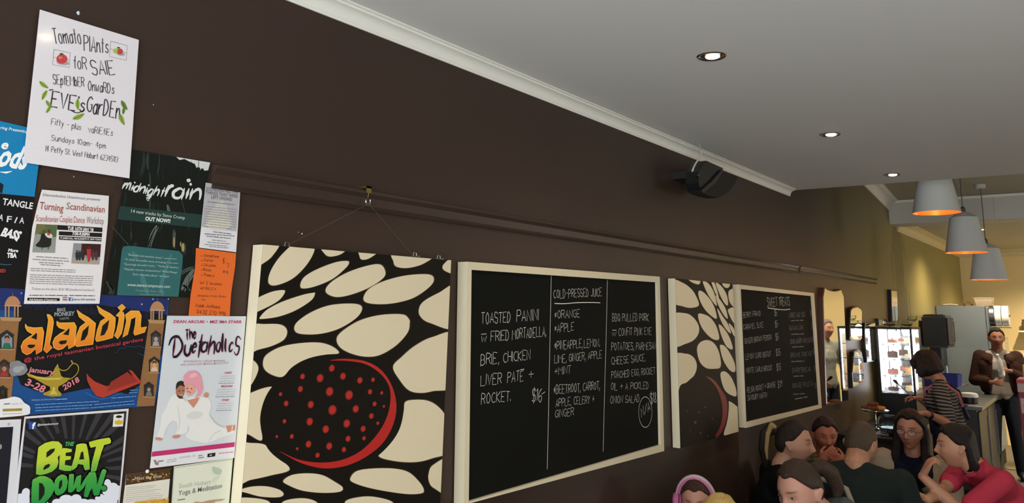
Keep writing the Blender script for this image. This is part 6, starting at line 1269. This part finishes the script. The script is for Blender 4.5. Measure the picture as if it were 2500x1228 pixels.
    Lr = np.sqrt(x*x+y*y+z*z); f_ = 1 + (th*(1+.35*nz)*mk - .010*(1-mk))/Lr
    grid_mesh(x*f_, y*f_, z*f_, Hc, HB, s, g)
    if hair == 'tail':
        t0 = L(0, -.098, .045); g2 = extra or [(0, -.125, .03), (0, -.145, -.03), (0, -.14, -.10), (0, -.13, -.15)]
        chain([t0] + [L(*q) for q in g2], [.022*s, .031*s, .033*s, .028*s, .012*s][:len(g2)+1], g)
    elif hair == 'long':
        for sg in (1, -1): chain([L(sg*.055, -.01, .08), L(sg*.078, -.02, .0), L(sg*.080, -.015, -.08), L(sg*.085, .01, -.17), L(sg*.080, .035, -.25)], [.02*s, .026*s, .027*s, .028*s, .016*s], g)
        chain([L(0, -.07, .04), L(0, -.085, -.06), L(0, -.085, -.16), L(0, -.08, -.22)], [.05*s, .055*s, .05*s, .03*s], g)
        for sg in (1, -1): chain([L(sg*.04, -.06, .04), L(sg*.055, -.07, -.06), L(sg*.06, -.06, -.18)], [.04*s, .045*s, .03*s], g)
    elif hair == 'bob':
        hull([(L(0, -.02, .045), (.088*s, .105*s, .085*s, HB)), (L(0, -.03, -.06), (.098*s, .098*s, .035*s, HB))], g)
        hull([(L(.078, .01, .03), .034*s), (L(.088, .025, -.06), .030*s), (L(.085, -.03, -.03), .03*s)], g); hull([(L(-.078, .01, .03), .034*s), (L(-.088, .025, -.06), .030*s), (L(-.085, -.03, -.03), .03*s)], g)
        hull([(L(.05, .075, .06), .025*s), (L(-.05, .075, .06), .025*s), (L(0, .02, .10), .03*s), (L(.05, .08, .02), .02*s), (L(-.05, .08, .02), .02*s)], g)
    elif hair == 'receding':
        hull([(L(0, -.045, .05), (.080*s, .070*s, .075*s, HB)), (L(0, -.075, -.05), (.074*s, .045*s, .045*s, HB))], g)
        for sg in (1, -1): hull([(L(sg*.062, -.045, .04), .024*s), (L(sg*.064, -.066, -.06), .022*s), (L(sg*.05, -.075, -.10), .028*s)], g)
        hull([(L(0, -.07, -.06), (.06*s, .04*s, .05*s, HB)), (L(0, -.06, -.115), (.045*s, .03*s, .03*s, HB))], g); hull([(L(.03, .04, .085), .026*s), (L(-.03, .04, .085), .026*s), (L(0, -.02, .10), .03*s)], g)
    me = voxel(g, 'hair', .0045, 1, [hm]); link('hair', me, root)
    return dict(root=root, Hc=Hc, HB=HB, f=f, b=b, bs=bs, arms=arms, sh=sh, N=N, C=C_, P=P, L=L, TB=TB, s=s, W=W_, dirv=dirv)
def glasses(d, col='#2a2020'):
    g = MB(); L = d['L']; m = mat('spectacle_frame', col, rough=.3)
    for sg in (1, -1):
        pts = [L(sg*.031+.0225*math.cos(t), .101-.0002*abs(math.cos(t)), .006+.0165*math.sin(t)) for t in [2*math.pi*i/20 for i in range(21)]]
        g.tube(pts, .0014, m, 6, cap=False); g.tube([L(sg*.053, .100, .012), L(sg*.074, .085, .012), L(sg*.080, -.01, .008)], .0013, m, 6)
    g.tube([L(-.010, .103, .010), L(.010, .103, .010)], .0013, m, 6); o = g.build('spectacles', d['root'])
    for sg in (1, -1):
        g = MB(); g.add([L(sg*.031+.0215*math.cos(t), .1005, .006+.0155*math.sin(t)) for t in [2*math.pi*i/20 for i in range(20)]], [tuple(range(20))], mat('spectacle_lens', '#ffffff', rough=.03, var=0, alpha=.12)); g.build('lens', o)
def stripes(name, c1, c2, freq, vert=False):
    if name in MATS: return MATS[name]
    m = mat(name, c1, rough=.85, var=.05, bump=.3, bscale=20); nt = m.node_tree; b = nt.nodes['Principled BSDF']; tc = nt.nodes.new('ShaderNodeTexCoord'); sp = nt.nodes.new('ShaderNodeSeparateXYZ'); nt.links.new(tc.outputs['Object'], sp.inputs[0])
    n = nt.nodes.new('ShaderNodeTexNoise'); n.inputs['Scale'].default_value = 4; nt.links.new(tc.outputs['Object'], n.inputs[0])
    a = nt.nodes.new('ShaderNodeMath'); a.operation = 'MULTIPLY_ADD'; a.inputs[1].default_value = .06; nt.links.new(n.outputs[0], a.inputs[0]); nt.links.new(sp.outputs[2], a.inputs[2])
    f = nt.nodes.new('ShaderNodeMath'); f.operation = 'MULTIPLY'; f.inputs[1].default_value = freq; nt.links.new(a.outputs[0], f.inputs[0])
    h = nt.nodes.new('ShaderNodeMath'); h.operation = 'FRACT'; nt.links.new(f.outputs[0], h.inputs[0]); c = nt.nodes.new('ShaderNodeMath'); c.operation = 'GREATER_THAN'; c.inputs[1].default_value = .55; nt.links.new(h.outputs[0], c.inputs[0])
    mx = nt.nodes.new('ShaderNodeMix'); mx.data_type = 'RGBA'; nt.links.new(c.outputs[0], mx.inputs[0]); mx.inputs[6].default_value = (*lin(c1), 1); mx.inputs[7].default_value = (*lin(c2), 1); nt.links.new(mx.outputs[2], b.inputs['Base Color']); return m
Zv = Vector((0, 0, 1))
# tables and chairs first
table(.62, 5.40, .60, .50, .74, 'dark cafe table between the group of five diners')
table(.40, 3.14, .44, .44, .70, 'dark cafe table before the woman in the grey hooded top')
# the five at the middle table
H1 = dep(1939, 1082, 4.55)
P1 = person('woman in a black top with a dark ponytail, in profile below the far blackboard', H1, 78, 105, hunch=.5, pitch=4, hair='tail', hairc='#241a15', top='#101315', tone='#b48772', sleeve=.9, lean=.12, hairlift=1.0, extra=[(0, -.125, .065), (0, -.155, .03), (0, -.165, -.06), (0, -.15, -.15)], hands=((H1 + Vector((.20, .22, -.36)), None), (H1 + Vector((.05, .30, -.36)), None)), sw=.18)
g = MB(); L = P1['L']; chain([L(.03, -.10, .075), L(.03, -.118, .085), L(.032, -.136, .03), L(.034, -.142, -.05), L(.033, -.136, -.10)], [.012, .014, .014, .012, .006], g); me = voxel(g, 'ponytail_streak', .004, 1, [mat('hair_streak_blonde', '#9a8050', rough=.5, var=.3, scale=30, stretch=(6, 6, .8), bump=.5)]); o = link('ponytail_streak', me, P1['root']); o['label'] = 'blonde outer lock of the ponytail'
H2 = dep(2014, 1062, 5.12)
m_fl = mat('flowered_blouse_cloth', '#b89a68', rough=.85, col2='#5a4630', scale=26, bump=.3, bscale=20)
hh = H2 + P1['dirv'](0)*.0
tcv = Vector((CAM.x-H2.x, CAM.y-H2.y, 0)).normalized(); rtv = Vector((-tcv.y, tcv.x, 0))
cl = H2 + tcv*.155 + rtv*.03 - Zv*.085
P2 = person('woman in a patterned cream blouse with hands clasped at her mouth', H2, 14, 30, pitch=12, s=.90, hair='short', hairc='#2a1612', topmat=m_fl, tone='#b5715a', sleeve=.55, lean=.14, curl=(.45, .55), hands=((cl - rtv*.070 - Zv*.050, None), (cl + rtv*.065 - Zv*.065, None)),
    hn=((Zv*.62 + rtv*.8 + tcv*.1, -tcv - Zv*.1), (Zv*.75 - rtv*.65 + tcv*.25, -tcv - Zv*.1)), poles=(-rtv*.5 - Zv, rtv*.5 - Zv), vox=.0045)
H3 = dep(2103, 1085, 4.4)
P3 = person('man with cropped brown hair in a dark green T-shirt, seen from behind', H3, 152, 168, hunch=1.1, pitch=16, hair='buzz', hairc='#4a3c2e', top='#1c2422', tone='#b08068', female=False, sleeve=.6, lean=.10, sw=.215, bulk=1.2, s=1.0, vox=.006)
H4 = dep(2222, 1050, 5.3)
P4 = person('woman in dark glasses with long dark hair and a cream cardigan over navy', H4, -14, -5, pitch=6, roll=-4, hair='long', hairc='#1e1512', top='#141a2c', tone='#b3806a', sleeve=.4, lean=.06, s=1.04, vox=.005, hands=((H4 + Vector((-.10, -.30, -.42)), None), (H4 + Vector((.10, -.32, -.42)), None)))
glasses(P4)
g = MB(); 
for q in P4['sh']:
    sgn = 1 if (q-P4['N']).dot(P4['bs']) > 0 else -1; i_ = 0 if sgn > 0 else 1; el, wr = P4['arms'][i_]
    chain([q, el, el.lerp(wr, .7)], [.088, .075, .058], g); hull([(q + P4['b']*.01, .066), (P4['C'] + P4['TB'] @ Vector((sgn*.095, .065, -.02)), .078), (P4['N'] + P4['TB'] @ Vector((sgn*.085, -.02, -.045)), .045)], g)
    hull([(P4['C'] + P4['TB'] @ Vector((sgn*.095, .065, -.02)), .062), (P4['P'] + P4['TB'] @ Vector((sgn*.105, .06, 0)), .07)], g); hull([(q, .06), (P4['C'] + P4['TB'] @ Vector((sgn*.08, -.08, 0)), .055), (P4['P'] + P4['TB'] @ Vector((sgn*.08, -.08, 0)), .05)], g)
me = voxel(g, 'cardigan', .008, 3, [cloth('cardigan_knit', '#a39684', bump=.6, bscale=120)]); link('cardigan', me, P4['root'])
g = MB(); e = P4['L'](-.083, -.006, -.046); g.ball(e, .006, mat('pearl', '#dcd8d0', rough=.2), 10); g.build('earring', P4['root'], smooth=True)
g = MB(); n_ = P4['N']; pts = [n_ + P4['TB'] @ Vector((.055*math.sin(t), .058*math.cos(t)+.012*(math.cos(t) > 0), -.02-.045*max(0, math.cos(t)))) for t in [2*math.pi*i/24 for i in range(25)]]; g.tube(pts, .0012, M_chr, 5, cap=False); g.build('necklace', P4['root'])
H5 = dep(2332, 1090, 4.6)
tc5 = Vector((CAM.x-H5.x, CAM.y-H5.y, 0)).normalized(); rt5 = Vector((-tc5.y, tc5.x, 0))
h5 = dep(2252, 1163, 4.5)
P5 = person('man in a pink polo shirt leaning in from the right, hand at mouth', H5, -76, -62, hunch=.9, pitch=2, hair='receding', hairc='#1d1613', top='#b3364a', tone='#bb8a70', female=False, sleeve=.72, lean=.42, sw=.2, s=.97, vox=.005,
    hands=((dep(2238, 1245, 4.3), None), (h5, None)), hn=((Zv*.3 - rt5*.7, tc5*.2 - Zv*.6), (Zv*.85 + rt5*.45, rt5*.7 - tc5*.2)), curl=(.9, .9), poles=(-Zv - rt5*.2, -Zv - rt5*.1), stubble=.4)
g = MB(); q = P5['N']; g.tube([q + P5['TB'] @ Vector((.064*math.sin(t), .064*math.cos(t), .002+.008*math.cos(t))) for t in [2*math.pi*i/20 for i in range(21)]], .011, cloth('top_b3364a', '#b3364a'), 8, cap=False); g.build('collar', P5['root'], smooth=True)
# child and adult at the front table
H6 = dep(1953, 1198, 3.2)
P6 = person('woman in a grey hooded top with a brown ponytail, looking down at the front', H6, -40, -60, hunch=1.0, pitch=18, hair='tail', hairc='#35261c', top='#4b5152', tone='#b98a78', sleeve=1.8, lean=.08, s=.98, vox=.004, extra=[(-.012, -.135, .045), (-.02, -.175, .0), (-.02, -.19, -.06), (-.02, -.17, -.11)])
g = MB(); q = P6['N']; TB6 = P6['TB']
for a in range(9):
    t = math.radians(-150 + a*37.5)
hood = [q + TB6 @ Vector((.085*math.sin(t), .075*math.cos(t)-.02, -.012-.03*math.cos(t))) for t in [math.radians(25+i*31) for i in range(11)]]
chain(hood, [.024, .028, .032, .036, .040, .042, .040, .036, .032, .028, .024], g); me = voxel(g, 'hood', .006, 3, [cloth('top_4b5152', '#4b5152')]); link('hood', me, P6['root'])
H7 = dep(1699, 1219, 3.55)
P7 = person('child wearing pink headphones, only the top of the head in frame', H7, -6, 0, pitch=18, hair='short', hairc='#3a2418', top='#7a4a5a', tone='#ba8876', sleeve=.6, lean=.06, s=.80, seat=.50, vox=.0045, child=True, hairlift=.5)
hp = P7['L']; ph = mat('pink_plastic', '#b86a90', rough=.4); ph2 = mat('pale_pink_plastic', '#b8a0a8', rough=.4); ph3 = mat('magenta_padding', '#8a2a62', rough=.6)
hpr = empty('headphones', H7 + Zv*.09, 'pink over-ear headphones on the child in the front row', 'headphones')
g = MB(); arc = [hp(.100*math.sin(t), -.005, -.005+.132*math.cos(t)) for t in [math.radians(-92+i*11.5) for i in range(17)]]; g.tube(arc, .0085, ph2, 10); g.build('headband', hpr, smooth=True)
g = MB(); arc = [hp(.093*math.sin(t), .003, -.006+.124*math.cos(t)) for t in [math.radians(-92+i*11.5) for i in range(17)]]; g.tube(arc, .0075, ph, 10); g.build('band_padding', hpr, smooth=True)
for sg in (1, -1):
    g = MB(); RM = Matrix.Translation(hp(sg*.086, 0, -.02)) @ P7['HB'].to_4x4() @ Matrix.Rotation(math.radians(90*sg), 4, 'Y'); g.lathe([(0, .030), (.030, .028), (.038, .018), (.038, .004), (.040, -.006), (.022, -.010), (0, -.010)], ph, 24, M=RM); g.build('ear_cup', hpr, smooth=True)
    g = MB(); g.lathe([(.041, -.006), (.042, .002), (.036, .004), (.034, -.008)], ph3, 24, M=RM); g.build('ear_pad', hpr, smooth=True)
H8 = dep(1758, 1283, 2.62)
P8 = person('blonde child at the bottom edge beside the child in headphones', H8, 165, 178, pitch=10, hair='long', hairc='#b8985a', top='#6a6a72', tone='#c09480', sleeve=.6, lean=.06, s=.76, seat=.50, vox=.0055, child=True, hairlift=.9)
# worker in stripes
H9 = dep(2262, 893, 6.6)
m_st = stripes('striped_tee_cloth', '#1c1a1c', '#7a7470', 42)
tc9 = Vector((CAM.x-H9.x, CAM.y-H9.y, 0)).normalized(); rt9 = Vector((-tc9.y, tc9.x, 0))
P9 = person('worker with a dark bob, striped T-shirt and navy apron, holding tongs', H9, -118, -95, hunch=.7, pitch=22, hair='bob', hairc='#1f1a17', topmat=m_st, tone='#b07a60', sleeve=.85, lean=.14, stand=True, s=.95, vox=.006, pants='#1a2230',
    hands=((dep(2246, 974, 6.7), None), (dep(2262, 1009, 6.15), None)), hn=((-rt9 + Zv*.1, -Zv + tc9*.2), (-rt9*.9 - Zv*.1, -Zv)), curl=(.8, .5), poles=(-Zv + tc9*-.3, rt9*.35 + tc9*.2 - Zv), sw=.17)
g = MB(); N9, C9, P9p, T9 = P9['N'], P9['C'], P9['P'], P9['TB']
navy = cloth('navy_apron_cloth', '#101a2e')
hull([(C9 + T9 @ Vector((.07, .10, -.03)), .02), (C9 + T9 @ Vector((-.07, .10, -.03)), .02), (P9p + T9 @ Vector((.13, .125, .05)), .02), (P9p + T9 @ Vector((-.13, .125, .05)), .02)], g)
hull([(P9p + T9 @ Vector((.15, .10, .08)), .025), (P9p + T9 @ Vector((-.15, .10, .08)), .025), (P9p + Vector((0, 0, -.42)) + T9 @ Vector((.17, .13, 0)), .02), (P9p + Vector((0, 0, -.42)) + T9 @ Vector((-.17, .13, 0)), .02)], g)
hull([(P9p + T9 @ Vector((.165, .0, .08)), .02), (P9p + T9 @ Vector((.165, .09, .08)), .02), (P9p + T9 @ Vector((.17, .0, -.30)), .02), (P9p + T9 @ Vector((.17, .09, -.40)), .02)], g)
hull([(P9p + T9 @ Vector((-.165, .0, .08)), .02), (P9p + T9 @ Vector((-.165, .09, .08)), .02), (P9p + T9 @ Vector((-.17, .0, -.30)), .02), (P9p + T9 @ Vector((-.17, .09, -.40)), .02)], g)
me = voxel(g, 'apron', .008, 2, [navy]); ap = link('apron', me, P9['root'])
for sg, m_ in ((-1, mat('pink_strap', '#a8606a', rough=.8)), (1, navy)):
    g = MB(); pts = [C9 + T9 @ Vector((sg*.065, .125, .0)), C9 + T9 @ Vector((sg*.075, .10, .10)), N9 + T9 @ Vector((sg*.082, .03, -.012)), N9 + T9 @ Vector((sg*.085, -.05, -.03)), C9 + T9 @ Vector((sg*.07, -.125, .05)), C9 + T9 @ Vector((0, -.128, -.06)), P9p + T9 @ Vector((-sg*.05, -.13, .12))]
    g.tube([Vector(v) for v in chaikin([tuple(v) for v in pts], 0)], .012, m_, 8); g.build('apron_strap', ap, smooth=True)
el, wr = P9['arms'][1]; g = MB(); d_ = (wr-el).normalized(); RM = Matrix.Translation(el.lerp(wr, .88)) @ d_.to_track_quat('Z', 'Y').to_matrix().to_4x4(); g.lathe([(.030, -.011), (.034, -.010), (.034, .010), (.030, .011)], M_blk, 24, M=RM); g.lathe([(0, .0), (.014, .0), (.014, .008), (0, .008)], M_blk, 16, M=RM @ Matrix.Translation((0, .033, 0)) @ Matrix.Rotation(-math.pi/2, 4, 'X')); g.build('wristwatch', P9['root'], smooth='auto')
tip = dep(2181, 927, 6.75); gr = dep(2222, 964, 6.65); tl = dep(2231, 972, 6.62)
tg = empty('tongs', gr, 'long steel tongs in the hand of the worker in stripes', 'tongs')
for o_ in (-.006, .006):
    off = tc9*o_; g = MB(); g.tube([tl, gr + off, tip.lerp(gr, .25) + off*1.6], .0042, M_ss, 8); g.build('arm', tg, smooth=True); g = MB(); g.tube([tip.lerp(gr, .27) + off*1.6, tip.lerp(gr, .12) + off*1.9, tip + off*1.6], [.005, .012, .007], M_blk, 10); g.build('tip', tg, smooth=True)
# standing man
H10 = dep(2433, 826, 9.65)
tc10 = Vector((CAM.x-H10.x, CAM.y-H10.y, 0)).normalized(); rt10 = Vector((-tc10.y, tc10.x, 0))
hb = dep(2449, 905, 9.42); hb2 = dep(2437, 934, 9.42)
P10 = person('man in an open brown jacket and jeans standing by the fridge with a bottle', H10, 6, 4, pitch=2, hair='short', hairc='#15100e', top='#8a857f', tone='#7c5544', female=False, sleeve=.5, lean=.0, stand=True, s=1.0, sw=.185, vox=.006, pants='#161b26', bulk=1.0,
    hands=((hb2 - rt10*.07, None), (hb + rt10*.07, None)), hn=((rt10*.95 + tc10*.1, -tc10 - Zv*.2), (-rt10*.95 - Zv*.05, -tc10)), curl=(.9, .8), poles=(-rt10*.5 - Zv - tc10*.2, rt10*.5 - Zv - tc10*.2), stubble=.4)
g = MB(); T = P10['TB']; 
for i in (0, 1):
    q = P10['sh'][i]; el, wr = P10['arms'][i]; sg = (1, -1)[i]
    chain([q, el, el.lerp(wr, .82)], [.074, .068, .048], g)
    hull([(q - Zv*.01, .075), (P10['N'] + T @ Vector((sg*.09, -.02, -.04)), .05), (P10['C'] + T @ Vector((sg*.14, .04, 0)), .07)], g)
    hull([(P10['C'] + T @ Vector((sg*.14, .05, .02)), .068), (P10['P'] + T @ Vector((sg*.15, .05, .06)), .062)], g); hull([(P10['C'] + T @ Vector((sg*.10, .085, .10)), .035), (P10['P'] + T @ Vector((sg*.13, .10, .08)), .035), (P10['C'] + T @ Vector((sg*.14, .02, 0)), .06)], g)
    hull([(q, .062), (P10['N'] + T @ Vector((sg*.080, .035, -.045)), .034), (P10['C'] + T @ Vector((sg*.105, .09, .08)), .040)], g)
    hull([(q, .07), (P10['C'] + T @ Vector((sg*.08, -.09, 0)), .06), (P10['P'] + T @ Vector((sg*.10, -.07, .06)), .06)], g)
    chain([P10['N'] + T @ Vector((sg*.02, -.065, .015)), P10['N'] + T @ Vector((sg*.068, -.03, .01)), P10['N'] + T @ Vector((sg*.085, .03, -.05)), P10['C'] + T @ Vector((sg*.085, .115, .05))], [.024, .024, .022, .018], g)
me = voxel(g, 'jacket', .009, 3, [cloth('brown_corduroy_jacket', '#2a1710', bump=.5, bscale=30)]); link('jacket', me, P10['root'])
bt = empty('water_bottle', hb, 'clear water bottle in the hand of the man in the brown jacket', 'bottle')
ax = (dep(2435, 868, 9.40) - dep(2446, 914, 9.40)); bl = ax.length*1.12; RM = Matrix.Translation(dep(2447, 917, 9.38)) @ ax.normalized().to_track_quat('Z', 'Y').to_matrix().to_4x4()
g = MB(); g.lathe([(0, 0), (.030, 0), (.033, .006), (.033, bl*.55), (.031, bl*.6), (.033, bl*.65), (.026, bl*.78), (.013, bl*.88), (.013, bl*.93)], mat('clear_bottle_plastic', '#cfd6d8', rough=.1, var=0, alpha=.45), 28, M=RM); g.build('bottle_body', bt, smooth='auto')
g = MB(); g.lathe([(0, bl), (.0145, bl), (.0145, bl*.93), (0, bl*.93)], mat('white_cap', '#c9cccd', rough=.4), 18, M=RM); g.build('cap', bt, smooth='auto'); g = MB(); g.lathe([(.0338, bl*.05), (.0338, bl*.24)], mat('white_label', '#cfd0ce', rough=.6), 28, M=RM); g.build('paper_label', bt, smooth=True)
P11 = person('grey haired customer in a pale shirt, seen only in the tall brown framed mirror', Vector((1.34, 11.45, 1.62)), -60, -60, hair='short', hairc='#6a625a', top='#8f938c', tone='#a87c66', female=False, sleeve=.8, lean=0, stand=True, s=1.0, vox=.008)
# red purse in the hands of the woman in glasses
q = dep(2212, 1207, 4.6); g = MB(); RM = Matrix.Translation(q) @ Matrix.Rotation(.6, 4, 'Z') @ Matrix.Rotation(.5, 4, 'X'); g.box((-.05, -.02, -.06), (.05, .02, .06), mat('red_glossy_leather', '#a01c28', rough=.2), RM, bev=.014); pr = tag(g.build('purse', smooth='auto'), 'small glossy red purse held above the table before the woman in glasses', 'purse')
g = MB(); g.tube([RM @ Vector((-.045, 0, .061)), RM @ Vector((.045, 0, .061))], .003, M_chr, 8); g.build('clasp', pr)
# chairs under the diners
def seatfor(P, label, col, back='#c9bfa4', h=.86):
    b = P['b']; p = P['P'] + b*.02; chair(p.x, p.y, math.atan2(-b.x, b.y), label, col, back, h, .445)
seatfor(P1, 'dark chair under the woman in the black top', '#2a2422', '#4a4440')
seatfor(P2, 'dark chair under the woman in the patterned blouse', '#2a2422', '#2c2624'); seatfor(P3, 'dark chair under the man in the green T-shirt', '#2a2422', '#3a3430')
seatfor(P4, 'cream backed chair under the woman in glasses', '#b0a588', '#b0a588'); seatfor(P6, 'dark chair under the woman in the grey hooded top', '#2a2422', '#3a3430')
seatfor(P7, 'dark chair under the child in headphones', '#2a2422', '#3a3430', .80); seatfor(P8, 'dark chair under the blonde child', '#2a2422', '#3a3430', .80)
b5 = P5['b']; q5 = dep(2482, 1200, 4.75); p5 = q5 + b5*.28; chair(p5.x, p5.y, math.atan2(-b5.x, b5.y), 'cream chair behind the man in the pink polo shirt, bottom right', '#b8ac8c', '#c9bd9c', q5.z, .445)
q = dep(1858, 1210, 3.6); chair(q.x+.03, q.y+.20, math.radians(160), 'empty chair with a pale curved back rail near the woman in black', '#201d1a', '#8a8474', q.z+.015, .44)
